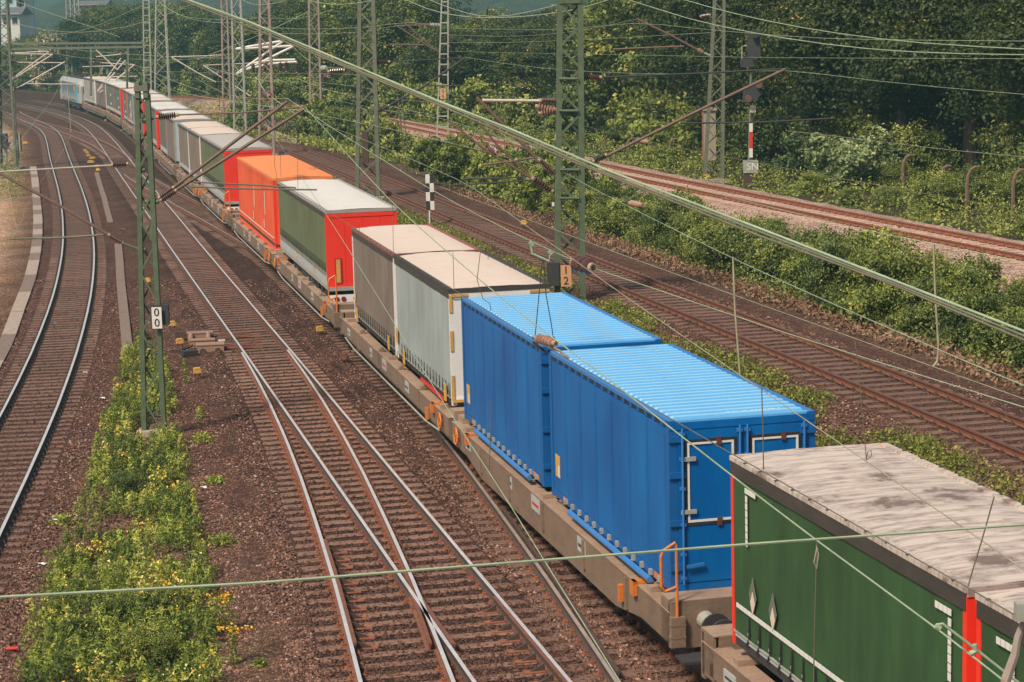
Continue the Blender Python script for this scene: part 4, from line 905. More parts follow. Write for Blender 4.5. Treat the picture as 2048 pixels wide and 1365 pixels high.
# ------------------------------------------------------------------ line masts, cantilevers, wires
def insul(p, q, R_, n, parent, mat=INSUL, name='insulator', capm=CAPM):
    """ribbed porcelain insulator between two points"""
    p, q = Vector(p), Vector(q); L = (q-p).length; pts = []; rs = []
    pts.append(p); rs.append(R_*.35)
    for k in range(n):
        a = .12+.76*k/n; d = .76/n
        for t, r in ((.05, .38), (.30, 1.0), (.62, .95), (.9, .38)): pts.append(p.lerp(q, a+d*t)); rs.append(R_*r)
    pts.append(q); rs.append(R_*.35)
    b = MB(); b.tube(pts, rs, 12); o = b.build(name, mat, parent, smooth=False)
    c = MB(); c.tube([p, p.lerp(q, .12)], R_*.55, 10); c.build('insulator_cap', capm, o)
    c = MB(); c.tube([p.lerp(q, .88), q], R_*.55, 10); c.build('insulator_cap', capm, o); return o
def lattice(parent, base, top, wb, wt, db, dt, leg, br, mat, pitch=None, four=True, ladder=False):
    """tapering lattice column: separate legs, braces on every face"""
    base, top = Vector(base), Vector(top); ax = top-base; Lh = ax.length
    def c(sx, sy, t):
        w_ = wb+(wt-wb)*t; d_ = db+(dt-db)*t
        return base.lerp(top, t)+Vector((sx*w_/2, sy*d_/2, 0))
    for sx in (-1, 1):
        for sy in ((-1, 1) if four else (0,)):
            b = MB()
            if four:   # angle section
                p, q = c(sx, sy, 0), c(sx, sy, 1)
                b.bar(p, q, leg, leg*.22, up=(0, 1, 0)); 
                o_ = Vector((sx*leg*.42, -sy*leg*.42, 0)); b.bar(p+Vector((sx*leg*.40, -sy*leg*.45, 0)), q+Vector((sx*leg*.40, -sy*leg*.45, 0)), leg*.2, leg, up=(0, 1, 0))
            else:
                b.bar(c(sx, 0, 0), c(sx, 0, 1), leg, max(db, leg), up=(0, 1, 0))
            b.build('leg', mat, parent)
    t = 0; b = MB(); s_ = 1; pw = pitch or wb
    while t < 1:
        w_ = wb+(wt-wb)*t; dtt = pw*(w_/wb if not ladder else 1)/Lh; t2 = min(1, t+dtt)
        for sy in ((-1, 1) if four else (-1, 1)):
            y_ = sy if four else 0; oy = Vector((0, 0 if four else sy*max(db, leg)*.45, 0))
            if ladder: b.bar(c(-1, y_, t2)+oy, c(1, y_, t2)+oy, br*1.6, br*.5, up=(0, 1, 0))
            else:
                ss = s_*sy
                b.bar(c(-ss, y_, t)+oy, c(ss, y_, t2)+oy, br, br*.35, up=(0, 1, 0))
        if four and not ladder:
            for sx in (-1, 1): b.bar(c(sx, -s_*sx, t), c(sx, s_*sx, t2), br*.7, br*.3, up=(1, 0, 0))
        t = t2; s_ = -s_
    b.build('lattice_brace', mat, parent)
def tubes(parent, name, mat, pts, r): b = MB(); b.tube(pts, r, 8); return b.build(name, mat, parent)
def plate_num(parent, Y, x0, x1, y0, y1, txt, pm, backing=True):
    a = atY(x0, y0, Y); d = atY(x1, y1, Y); w_ = d.x-a.x; h_ = a.z-d.z; cx = (a.x+d.x)/2; cz = (a.z+d.z)/2
    b = MB(); b.box(-w_/2, w_/2, -.01, .012, -h_/2, h_/2); o = b.build('number_plate', pm, parent, loc=(cx, Y-.02, cz))
    for k, ch in enumerate(txt): lettering(ch, h_*.52, (0, -.014, h_*.245*(1-2*k)), (math.pi/2, 0, 0), BLACK, o, 'numeral')
    return o
def mast(name, label, basepx, toppx, wb, wt, db, dt, leg, br, mat, four=True, pitch=None, ladder=False, Y=None, foot=True, zb=None):
    if Y is None:
        p = ground_px(*basepx); 
    else:
        p = atY(basepx[0], basepx[1], Y); p.z = hz(p.x, Y)
    Y = p.y; t = atY(toppx[0], toppx[1], Y)
    o = empty(name, (0, 0, 0), label=label, cat='mast', group='lattice masts of the overhead line')
    lattice(o, (p.x, Y, p.z), (t.x, Y, t.z), wb, wt, db, dt, leg, br, mat, pitch, four, ladder)
    if foot: MB().box(p.x-wb*.8, p.x+wb*.8, Y-db*.9-.15, Y+db*.9+.15, p.z-.5, p.z+.12).build('foundation', CONC, o)
    return o, Y
G = lambda Y: (lambda x, y, d=0: atY(x, y, Y+d))
# mast beside the middle track (front left)
m1, Y1 = mast('lattice_mast', 'green lattice mast with plate reading 00 standing in the yellow weeds', (309, 868), (285, 190), .54, .27, .20, .16, .125, .05, MASTG, four=False, pitch=.98)
g = G(Y1)
b = MB()
for sx in (-1, 1): b.box(g(285, 178).x-.02+sx*.11-.06, g(285, 178).x-.02+sx*.11+.06, Y1-.14, Y1+.14, g(0, 192).z-.15, g(0, 172).z)
b.box(g(285, 178).x-.2, g(285, 178).x+.16, Y1-.17, Y1-.14, g(0, 190).z, g(0, 178).z); b.box(g(285, 178).x-.2, g(285, 178).x+.16, Y1+.14, Y1+.17, g(0, 190).z, g(0, 178).z); b.build('mast_head', MASTG2, m1)
plate_num(m1, Y1-.22, 303, 325, 615, 657, '00', WHITEP)
c = g(321, 629); MB().box(c.x-.24, c.x+.24, Y1-.15, Y1+.02, c.z-.27, c.z+.27).build('control_box', DARKU, m1)
for (a, b_, i0, i1, r) in (((315, 400), (345, 380), 0, 0, .05), ((318, 405), (350, 386), 0, 0, .05)):
    insul(g(a[0]+2, a[1]-3), g(b_[0]+4, b_[1]-6), .085, 8, m1)
tubes(m1, 'cantilever_tube', TUBER, [g(348, 375), g(575, 203)], .045); tubes(m1, 'cantilever_tube', TUBER, [g(353, 380), g(609, 218)], .045)
insul(g(312, 235), g(357, 230), .09, 8, m1, INSUL); tubes(m1, 'tie_rod', TUBER, [g(357, 230), g(480, 226), g(607, 214)], .022)
tubes(m1, 'tie_rod', TUBER, [g(297, 242), g(312, 235)], .03)
tubes(m1, 'clamp', MASTG, [g(285, 240), g(302, 242)], .09); tubes(m1, 'clamp', MASTG, [g(290, 404), g(318, 403)], .07); tubes(m1, 'clamp', MASTG, [g(272, 340), g(290, 340)], .07); tubes(m1, 'clamp', MASTG, [g(275, 499), g(292, 499)], .07)
tubes(m1, 'registration_arm', WIRED, [g(378, 364), g(520, 371), g(592, 376)], .022); tubes(m1, 'registration_arm', WIRED, [g(380, 374), g(520, 379), g(634, 380)], .022)
tubes(m1, 'cantilever_tube', TUBER, [g(222, 473), g(120, 412), g(-40, 325)], .045); insul(g(246, 487), g(216, 469), .085, 8, m1); tubes(m1, 'bracket', MASTG, [g(246, 487), g(278, 499)], .035)
tubes(m1, 'registration_arm', WIRED, [g(208, 470), g(120, 476), g(18, 478)], .028)
insul(g(257, 328), g(222, 331), .085, 8, m1, INSUL); tubes(m1, 'tie_rod', GALV, [g(222, 331), g(-20, 345)], .022); tubes(m1, 'bracket', MASTG, [g(257, 328), g(275, 338)], .035)
for a, b_, cc in (((18, 478), (30, 470), (25, 390)), ):
    pass
# mast with plate 12
m2, Y2 = mast('lattice_mast', 'tall green four legged mast with orange plate reading 12 behind the blue bodies', (1140, 612), (1140, 2), .80, .62, .50, .42, .17, .075, MASTG, pitch=.80)
g = G(Y2)
b = MB(); t = g(1140, -2); b.box(t.x-.34, t.x+.34, Y2-.26, Y2+.26, t.z-.14, t.z+.06); b.build('mast_head', MASTG, m2)
plate_num(m2, Y2-.42, 1121, 1143, 531, 573, '12', paint('tan_plate', (.62, .33, .17), .5, dirt=.1))
c = g(1106, 546); MB().box(c.x-.19, c.x+.19, Y2-.45, Y2-.15, c.z-.36, c.z+.36).build('weight_box', DARKU, m2)
tubes(m2, 'pipe', MASTG, [g(1113, 360, -.2), g(1112, 600, -.2)], .05)
insul(g(1119, 203), g(1078, 202), .13, 10, m2); tubes(m2, 'tie_rod', TUBEW, [g(1080, 202), g(965, 201)], .045)
tubes(m2, 'cantilever_tube', TUBER, [g(953, 195), g(962, 204), g(1078, 322)], .055); insul(g(1113, 352), g(1075, 318), .11, 9, m2)
tubes(m2, 'registration_arm', TUBER, [g(1070, 315), g(1040, 321), g(962, 331)], .035)
insul(g(1070, 213), g(1115, 221), .13, 6, m2, INSULP); insul(g(1077, 227), g(1117, 219), .13, 6, m2, INSULP)
tubes(m2, 'cantilever_tube', TUBER, [g(894, 240), g(978, 305), g(1064, 357)], .035); tubes(m2, 'cantilever_tube', TUBER, [g(951, 238), g(993, 289), g(1060, 352)], .035)
insul(g(1062, 355), g(1106, 384), .13, 7, m2); tubes(m2, 'bracket', DARKU, [g(1106, 384), g(1130, 396)], .04)
tubes(m2, 'registration_arm', DARKU, [g(885, 372), g(970, 367), g(1062, 361)], .022); tubes(m2, 'registration_arm', DARKU, [g(926, 358), g(1000, 357), g(1060, 353)], .022)
insul(g(1158, 156), g(1204, 155), .10, 9, m2); tubes(m2, 'tie_rod', DARKU, [g(1204, 155), g(1400, 147), g(1572, 138)], .028)
tubes(m2, 'cantilever_tube', TUBER, [g(1570, 139), g(1400, 220), g(1212, 313)], .048); insul(g(1214, 310), g(1186, 324), .11, 7, m2, BLACK); tubes(m2, 'bracket', MASTG, [g(1186, 324), g(1160, 339)], .04)
tubes(m2, 'registration_arm', DARKU, [g(1361, 247), g(1520, 245), g(1671, 237)], .026)
for x, y in ((1128, 158), (1128, 222), (1130, 340), (1130, 397)): tubes(m2, 'clamp', MASTG, [g(x-10, y, -.3), g(x+28, y, -.3)], .045)
# wire bobbins sit on the line near the mast
# mast at 733
m3, Y3 = mast('lattice_mast', 'tall grey green mast beyond the olive semitrailer with cable loops at its side', (736, 398), (733, -30), 1.05, .62, .55, .4, .19, .08, MASTG2, pitch=1.0)
g = G(Y3); insul(g(748, 125), g(780, 124), .12, 8, m3); tubes(m3, 'tie_rod', DARKU, [g(780, 124), g(932, 116)], .03)
tubes(m3, 'cantilever_tube', DARKU, [g(932, 115), g(850, 172), g(775, 213)], .05); insul(g(779, 211), g(758, 223), .13, 6, m3); tubes(m3, 'bracket', DARKU, [g(758, 223), g(748, 226)], .05)
insul(g(690, 141), g(655, 144), .14, 6, m3); tubes(m3, 'bracket', DARKU, [g(690, 141), g(720, 139)], .02); tubes(m3, 'bracket', DARKU, [g(655, 144), g(640, 146)], .03)
tubes(m3, 'registration_arm', DARKU, [g(845, 172), g(935, 172)], .03)
MB().box(g(731, 300).x-.15, g(731, 300).x+.15, Y3-.3, Y3+.1, g(0, 345).z, g(0, 282).z).build('weight_stack', RUSTDK, m3)
tubes(m3, 'cable_loop', WIRED, [g(755, 232), g(762, 245), g(775, 250), g(790, 236), g(797, 220), g(797, 195)], .025); tubes(m3, 'cable_loop', WIRED, [g(796, 195), g(801, 240), g(808, 290), g(806, 306)], .025); tubes(m3, 'cable_loop', WIRED, [g(804, 192), g(808, 240), g(814, 288), g(812, 308)], .025)
# portal and other far masts
def simple_mast(label, base, top, wb, wt, mat, Y=None, ladder=False, db=None, pitch=None, leg=.15, four=True):
    o, Y_ = mast('lattice_mast', label, base, top, wb, wt, db or wb*.6, (db or wb*.6)*.8, leg, .06, mat, pitch=pitch, Y=Y, ladder=ladder, four=four); return o, Y_
m4, Y4 = simple_mast('grey rusty mast with hanging insulators right of the red ended far trailer', (534, 312), (529, -20), .95, .55, MASTR, pitch=1.0)
g = G(Y4)
m5, Y5 = simple_mast('pale mast carrying two white cantilevers that reach right', (478, 205), (472, -20), .95, .7, GALV, Y=175, pitch=1.3)
g = G(Y5)
for p, q in (((467, 99), (567, 82)), ((467, 99), (587, 92)), ((467, 152), (566, 83)), ((467, 152), (587, 93))): tubes(m5, 'cantilever_tube', WHITEP, [g(*p), g(*q)], .10)
tubes(m5, 'beam', WHITEP, [g(500, 128), g(541, 121), g(590, 120)], .10); tubes(m5, 'beam', WHITEP, [g(485, 141), g(541, 128), g(593, 124)], .10)
for x, y in ((506, 126), (530, 124), (561, 123), (573, 122), (594, 124)): insul(g(x, y), g(x, y+22), .20, 5, m5)
m6, Y6 = simple_mast('rusty red mast left of the pale mast, with two struts reaching left', (455, 258), (448, -20), .75, .5, MASTR, pitch=.9)
g = G(Y6); insul(g(445, 111), g(425, 112), .16, 4, m6, CAPM); tubes(m6, 'tie_rod', TUBEW, [g(425, 112), g(343, 114)], .05); tubes(m6, 'cantilever_tube', TUBEW, [g(343, 115), g(395, 146), g(432, 165)], .07)
tubes(m6, 'cantilever_tube', TUBEW, [g(406, 131), g(455, 163), g(500, 192)], .07); insul(g(500, 192), g(514, 202), .16, 6, m6); tubes(m6, 'tie_rod', TUBEW, [g(410, 131), g(515, 126)], .04); insul(g(433, 145), g(470, 145), .13, 9, m6); insul(g(397, 117), g(397, 140), .18, 6, m6)
simple_mast('slim pale green mast in front of the dark trees above the far wagons', (323, 182), (321, -20), 1.7, .85, GALV, Y=235, pitch=1.7)
simple_mast('narrow ladder type mast right of the portal beams', (295, 172), (292, -20), .85, .7, GALV, Y=262, ladder=True, pitch=.9, leg=.14)
simple_mast('red painted distant mast between the pale mast and the tall green one', (630, 190), (627, -20), .95, .8, MASTR, Y=190, pitch=1.2)
m7, Y7 = mast('lattice_mast', 'slim ladder mast with orange plate reading 06 beyond the far track', (884, 243), (890, -20), .78, .42, .4, .3, .10, .055, GALV, pitch=.72, ladder=True, Y=150)
g = G(Y7); plate_num(m7, Y7-.4, 880, 892, 178, 198, '06', paint('orange_plate', (.66, .36, .20), .5, dirt=.1))
insul(g(884, 51), g(860, 50), .16, 6, m7, GALV); tubes(m7, 'tie_rod', TUBER, [g(860, 50), g(792, 52)], .045); tubes(m7, 'tie_rod', TUBER, [g(860, 49), g(809, 46)], .045)
tubes(m7, 'cantilever_tube', TUBER, [g(792, 51), g(865, 98), g(884, 106)], .055); tubes(m7, 'cantilever_tube', TUBER, [g(809, 46), g(866, 96), g(882, 106)], .055); tubes(m7, 'registration_arm', TUBER, [g(778, 89), g(848, 90)], .045)
m8, Y8 = simple_mast('green lattice mast left of the signal, standing in front of the dark trees', (1427, 358), (1439, -20), .92, .45, MASTG2, Y=112, pitch=.95, db=.5)
g = G(Y8); insul(g(1421, 31), g(1400, 34), .14, 6, m8); insul(g(1407, 106), g(1395, 99), .12, 6, m8, INSULP); tubes(m8, 'cantilever_tube', TUBER, [g(1273, 38), g(1340, 70), g(1397, 101)], .055); tubes(m8, 'bracket', GALV, [g(1407, 106), g(1425, 113)], .05)
tubes(m8, 'registration_arm', TUBER, [g(1226, 99), g(1290, 96), g(1368, 93)], .045)
for k, (bx, tx) in enumerate(((139, 136), (147, 145), (157, 153))):
    simple_mast(['tall pale mast behind the locomotive, left of its two neighbours', 'tall pale mast behind the locomotive, middle one of three', 'tall pale mast behind the locomotive, right one of three'][k], (bx, 160), (tx, -20), .8, .6, GALV, Y=330+k*8, pitch=1.5, leg=.14)
m0, Y0 = simple_mast('green mast at the left edge of the picture carrying the portal beams', (18, 338), (5, -20), 1.25, .62, MASTG2, pitch=1.0)
g = G(Y0)
tubes(m0, 'cantilever_tube', TUBEW, [g(20, 161), g(98, 104)], .05); tubes(m0, 'cantilever_tube', TUBEW, [g(21, 162), g(106, 109)], .05); tubes(m0, 'cantilever_tube', TUBEW, [g(40, 174), g(130, 124)], .05); insul(g(27, 181), g(43, 172), .10, 6, m0)
tubes(m0, 'tie_rod', TUBEW, [g(17, 107), g(97, 103)], .04); tubes(m0, 'tie_rod', TUBEW, [g(17, 108), g(105, 109)], .04); tubes(m0, 'tie_rod', TUBEW, [g(34, 125), g(125, 126)], .035); insul(g(17, 125), g(36, 124), .10, 5, m0)
tubes(m0, 'registration_arm', TUBEW, [g(55, 168), g(158, 169)], .035)
# portal
po = empty('portal_beam', (0, 0, 0), label='pair of long horizontal green beams spanning the tracks above the locomotive', cat='portal')
gp = G(235)
for (x0, y0, x1, y1) in ((12, 88, 292, 86), (12, 99, 292, 94)): b = MB(); b.bar(gp(x0, y0), gp(x1, y1), .22, .24); b.build('beam', MASTG2, po)
for (x, y0, y1) in ((182, 97, 193), (256, 93, 158)):
    b = MB(); b.bar(gp(x, y0), gp(x, y1), .22, .18, up=(0, 1, 0)); b.build('drop_post', MASTG2, po)
for (x, y) in ((191, 68), (202, 68), (270, 68), (126, 71)): insul(gp(x, y), gp(x, y+11), .16, 4, po)
insul(gp(186, 125), gp(202, 125), .16, 4, po); insul(gp(240, 106), gp(253, 106), .16, 4, po)
for (p, q) in (((195, 183), (242, 117)), ((196, 184), (251, 121)), ((200, 186), (269, 130)), ((192, 100), (235, 140))): tubes(po, 'cantilever_tube', TUBEW, [gp(*p), gp(*q)], .08)
for (p, q) in (((203, 126), (270, 130)), ((165, 134), (225, 132)), ((215, 154), (275, 153)), ((192, 114), (250, 108))): tubes(po, 'tie_rod', TUBEW, [gp(*p), gp(*q)], .05)
pl = empty('pole', (0, 0, 0), label='thin dark green pole standing beside the far wagons', cat='pole'); p = at(256, 262, 0); gq = G(p.y)
b = MB(); b.tube([gq(256.5, 268), gq(253, 122)], [.13, .09], 10); b.build('shaft', MASTG, pl); insul(gq(252, 142), gq(222, 142), .17, 8, pl, BLACK); insul(gq(256, 142), gq(288, 142), .17, 8, pl, BLACK)

# ------------------------------------------------------------------ wires
def wire(label, pts, r, mat, Y=None, z=None, name='overhead_wire', n=6, droppers=()):
    """pts in photo pixels; height z (two values) or depth Y (two values), interpolated like a straight line in space"""
    P2 = np.array(pts, float); seg = np.r_[0, np.cumsum(np.hypot(*np.diff(P2, axis=0).T))]; Q = []
    for q in seg/seg[-1]*1.0: pass
    ss = np.unique(np.r_[np.linspace(0, seg[-1], n), seg])
    for s_ in ss:
        x = np.interp(s_, seg, P2[:, 0]); y = np.interp(s_, seg, P2[:, 1]); t = s_/seg[-1]
        if Y is not None: Q.append(atY(x, y, 1/((1-t)/Y[0]+t/Y[1])))
        else: Q.append(at(x, y, z[0]+(z[1]-z[0])*t if not isinstance(z, (int, float)) else z))
    # gentle smoothing of the traced points
    for _ in range(2):
        Q = [Q[0]]+[(Q[i-1]*.2+Q[i]*.6+Q[i+1]*.2) for i in range(1, len(Q)-1)]+[Q[-1]]
    b = MB(); b.tube(Q, r*.78, 6); o = b.build(name, mat); tag(o, label, 'wire', 'wires of the overhead line'); return Q
def dropper(label, a, b_, Ya, Yb=None, r=.006, mid=(), mat=None):
    pts = [a]+list(mid)+[b_]; n = len(pts)-1
    Q = [atY(p[0], p[1], Ya+((Yb or Ya)-Ya)*k/n) for k, p in enumerate(pts)]
    b = MB(); b.tube(Q, r, 6); tag(b.build('dropper_wire', mat or WIRED), label, 'dropper wire', 'droppers of the overhead line')
BUN = [(330, -22), (380, 0), (500, 45), (720, 137), (884, 204), (1020, 259), (1164, 320), (1218, 342), (1520, 459), (1768, 552), (2048, 665), (2200, 729)]
o = empty('cable_bundle', (0, 0, 0), label='thick pale green bundle of three cables running diagonally across the whole picture', cat='cable bundle')
for dx, dy, rr in ((0, 0, .0085), (0, .020, .008), (-.005, .038, .008)):
    P2 = np.array(BUN, float); Q = []
    for k, (x, y) in enumerate(P2):
        t = (x-380)/(2048-380); Yk = 1/((1-t)/20+t/12.5); v = atY(x, y, Yk); Q.append(v+Vector((dx, 0, -dy+.006*math.sin(x*.013+dy*90))))
    b = MB(); b.tube(Q, rr, 8); b.build('cable', WIREG if dy < .01 else WIRED if dy > .03 else MASTG2, o)
b = MB(); wire('pale green cross wire spanning the foreground nearly level', [(-60, 1198), (0, 1194.5), (520, 1166), (1020, 1126), (1520, 1087), (2048, 1050), (2110, 1046)], .0085, WIREG, Y=(8.4, 9.4), name='cross_span_wire', n=24)
Z = 5.8
w_c1 = wire('pale wire falling from the brown cantilever tip over the blue bodies to the bottom right', [(611, 216), (650, 256), (728, 350), (785, 408), (836, 453), (900, 509), (959, 560), (1041, 630), (1118, 686), (1210, 752), (1325, 844), (1520, 995), (1631, 1082), (1875, 1256), (2003, 1358), (2080, 1420)], .011, WIREG, Y=(Y1, 15.5))
wire('pale wire passing the large disc insulator and ending at the right edge', [(574, 197), (623, 232), (813, 350), (900, 403), (1020, 465), (1146, 522), (1184, 537), (1330, 584), (1515, 648), (1612, 680), (1794, 736), (2006, 802), (2048, 814), (2120, 838)], .0095, WIREG, Y=(Y1, 29))
wire('wire running behind the disc insulator down onto the stained roof', [(595, 231), (700, 262), (892, 350), (933, 366), (1008, 420), (1052, 452), (1148, 520), (1282, 616), (1331, 648), (1400, 697), (1479, 750), (1733, 923), (1888, 1030), (2048, 1138), (2120, 1190)], .009, WIREB, Y=(92, 19))
wire('dark contact wire above the pale grey and blue bodies', [(600, 385), (661, 428), (720, 463), (797, 512), (910, 581), (1010, 645), (1097, 695), (1251, 788), (1366, 849), (1461, 908), (1520, 939), (1676, 1030), (1741, 1068), (1939, 1175), (2048, 1242), (2100, 1272)], .009, WIRED, Y=(58, 18))
wire('pale wire descending steeply from the hanging disc over the foreground rails', [(541, 258), (574, 315), (597, 345), (649, 422), (730, 552), (809, 680), (892, 816), (974, 939), (1020, 1008), (1087, 1120), (1241, 1365), (1270, 1412)], .008, WIREG, Y=(88, 17.5))
wire('short wire hanging from the rusty mast down to the lower disc insulator', [(516, 150), (516, 165), (536, 190), (600, 235)], .018, WIREG, Y=(95, 92))
wire('thin wire between the two discs beside the rusty mast', [(516, 213), (516, 222), (541, 258)], .018, WIREG, Y=(95, 88))
wire('pale wire from the short strut tip over the rusty track to the right edge', [(582, 164), (637, 178), (700, 193), (800, 203), (914, 206), (979, 253), (1068, 312), (1127, 346), (1208, 389), (1244, 407), (1315, 443), (1459, 514), (1520, 543), (1701, 625), (1856, 689), (1901, 712), (2048, 772), (2120, 800)], .010, WIREG, z=5.85)
wire('pale contact wire above the rust red far track ending at the right edge', [(540, 150), (558, 162), (621, 188), (685, 208), (800, 228), (887, 235), (923, 249), (975, 267), (1058, 295), (1157, 318), (1225, 340), (1384, 378), (1520, 408), (1594, 430), (1741, 463), (1867, 489), (2048, 525), (2120, 539)], .011, WIREG, z=5.8)
wire('thin grey wire over the ballast between the rusty track and the bushes', [(880, 374), (933, 395), (1007, 420), (1077, 448), (1164, 480), (1223, 503), (1326, 539), (1467, 590), (1520, 609), (1709, 677), (1861, 732), (2048, 798), (2120, 824)], .007, WIREB, z=5.8)
wire('grey wire passing a small bobbin insulator above the bushes', [(1120, 365), (1208, 389), (1285, 413), (1367, 428), (1467, 446), (1548, 464), (1730, 497), (1867, 522), (2048, 553), (2120, 566)], .008, WIRED, z=6.2)
wire('thin wire crossing the mast with plate 12 toward the signal', [(960, 200), (1000, 208), (1123, 242), (1272, 277), (1298, 286), (1400, 305), (1482, 319), (1634, 349), (1821, 383), (2048, 420), (2120, 432)], .010, WIRED, z=6.6)
wire('pale wire from the brown strut tip to the right edge', [(932, 115), (1000, 128), (1082, 138), (1251, 149), (1420, 149), (1520, 141), (1572, 137), (1754, 165), (2048, 189), (2120, 195)], .009, WIREG, Y=(Y3, 58))
wire('upper pale wire swinging past the mast head toward the signal', [(1180, -22), (1264, 0), (1359, 33), (1420, 50), (1520, 69), (1661, 92), (1821, 106), (2048, 111), (2120, 110)], .011, WIREG, Y=(48, 34))
wire('topmost pale wire at the right edge, crossing the one below it', [(1300, -22), (1364, 0), (1420, 15), (1520, 41), (1660, 66), (1821, 86), (2048, 99), (2120, 102)], .011, WIREG, Y=(48, 34))
wire('left of two sagging wires ending at the mast head', [(770, -20), (808, 0), (879, 29), (946, 36), (994, 37), (1060, 33), (1124, 25), (1156, 19), (1220, 0), (1260, -14)], .022, WIREG, Y=(100, Y2))
wire('right of two sagging wires ending at the mast head', [(820, -18), (855, 0), (891, 13), (938, 30), (994, 37), (1057, 25), (1124, 8), (1160, -2)], .020, WIREG, Y=(100, Y2))
for k, (lab, pts, Ya, Yb, r) in enumerate((
 ('thin wire high in front of the trees from the left mast to the ladder mast', [(-30, 32), (12, 42), (70, 58), (143, 67), (212, 63), (300, 44), (415, -4)], 180, 150, .02),
 ('thin wire rising to the right above the portal beams', [(100, 70), (143, 67), (190, 54), (278, 15), (310, 0)], 200, 180, .02),
 ('dark sagging wire in the upper left corner', [(10, -5), (22, 0), (124, 35), (198, 59), (240, 75)], 190, 180, .02),
 ('wire falling from the left edge to the far cantilevers', [(-30, 70), (0, 79), (37, 89), (88, 102), (139, 114), (190, 119), (252, 121), (314, 148), (362, 170), (420, 188)], 230, 130, .018),
 ('wire swinging from the slim green mast to the pale mast', [(318, 5), (348, 26), (388, 42), (445, 47), (530, 44)], 235, 175, .022),
 ('wire just below the one swinging from the slim green mast', [(324, 10), (348, 28), (368, 36), (445, 41), (537, 34), (579, 42), (622, 33), (663, 20)], 235, 180, .02),
 ('looping wire at the top edge near the rusty mast', [(470, -12), (479, 0), (509, 11), (539, 10), (578, 0), (600, -10)], 110, 105, .018),
 ('second looping wire at the top edge left of the tall mast', [(595, -10), (614, 0), (637, 7), (677, 10), (720, 7), (746, 0), (790, -14)], 100, 95, .018),
 ('level wire through the trees above the white cantilevers', [(500, 52), (560, 57), (620, 59), (717, 57), (792, 47), (835, 44)], 175, 150, .018),
 ('level wire slightly lower through the same trees', [(480, 60), (538, 67), (637, 69), (717, 66), (792, 52)], 175, 150, .018),
 ('wire from the white cantilever tip down to the tall mast', [(586, 93), (606, 115), (633, 131), (649, 137), (677, 137), (730, 136)], 150, 95, .016),
 ('wire from the red mast strut across to the lower right', [(407, 131), (440, 143), (517, 160), (558, 165)], 115, 100, .014),
 ('messenger wire passing behind the far wagons to the brown cantilever', [(391, 156), (440, 186), (483, 196), (538, 199), (575, 197)], 120, Y1, .012),
 ('lower messenger wire over the far wagon roofs', [(249, 123), (316, 176), (378, 190), (459, 202), (538, 214), (620, 224)], 200, Y1, .013),
 ('wire above the far track meeting the pale contact wire', [(594, 156), (614, 170), (697, 191), (800, 218), (869, 231)], 140, 105, .014),
 ('grey wire behind the tall mast over the pale ballast', [(617, 225), (697, 242), (800, 262), (890, 284), (1000, 310), (1115, 345)], 90, 70, .010),
 ('rope like stay running up to the red distant mast', [(400, 118), (473, 89), (540, 62), (620, 22)], 190, 190, .03),
 ('thin level wire through the forest at the height of the mast head', [(880, 56), (1000, 61), (1123, 60), (1200, 55), (1272, 38), (1344, 53), (1423, 61), (1636, 78), (1754, 80), (2048, 83), (2100, 83)], 150, 62, .012),
 ('second thin level wire through the forest', [(892, 70), (1000, 74), (1092, 71), (1200, 55), (1272, 39)], 150, 112, .012),
 ('third thin wire through the forest reaching the mast left of the signal', [(892, 86), (1000, 86), (1123, 82), (1250, 76), (1403, 66), (1421, 66)], 150, 112, .012),
 ('hair thin level wire crossing behind the signal', [(892, 103), (1000, 106), (1250, 110), (1436, 114), (1521, 116), (2048, 118), (2100, 118)], 150, 70, .010),
 ('thin wire from the signal strut dropping to the right edge', [(1345, 53), (1440, 61), (1500, 120), (1572, 262), (1634, 268), (1901, 301), (2048, 314), (2100, 320)][3:], 80, 50, .010),
 ('thin wire behind the left mast above the far bushes', [(-20, 78), (60, 92), (182, 103), (300, 112), (400, 117), (470, 117)], 260, 200, .02),
 ('thin catenary wire right of the portal', [(256, 118), (330, 122), (405, 118), (470, 108), (540, 90)], 230, 170, .018),
 ('low thin wire in front of the dark trees right of the portal', [(256, 142), (340, 143), (430, 147), (520, 147), (630, 147), (720, 150)], 220, 130, .014),
 ('low wire above the bushes beyond the far wagons', [(330, 160), (430, 164), (520, 165), (620, 163), (700, 170), (800, 190)], 230, 140, .014),
 ('dark wire from the rusty mast across the far wagon roofs', [(360, 232), (300, 240), (240, 262)], 80, 80, .01))):
    wire(lab, pts, r, WIREG if k % 3 else WIREB, Y=(Ya, Yb))
wire('thin sloping wire at the left edge running to the locomotive', [(0, 335), (60, 255), (110, 195), (133, 140)], .02, WIREG, Y=(110, 235))
wire('thin vertical droop wire beside the locomotive', [(130, 128), (136, 190), (142, 265)], .02, WIREB, Y=(150, 130))
wire('faint thin wire over the left track', [(143, 270), (120, 315), (60, 390), (36, 465), (0, 505)], .008, WIREB, Y=(110, 52))
wire('faint thin wire over the sandy ground at the left', [(12, 350), (25, 425), (36, 464)], .006, WIREB, Y=(60, 58))
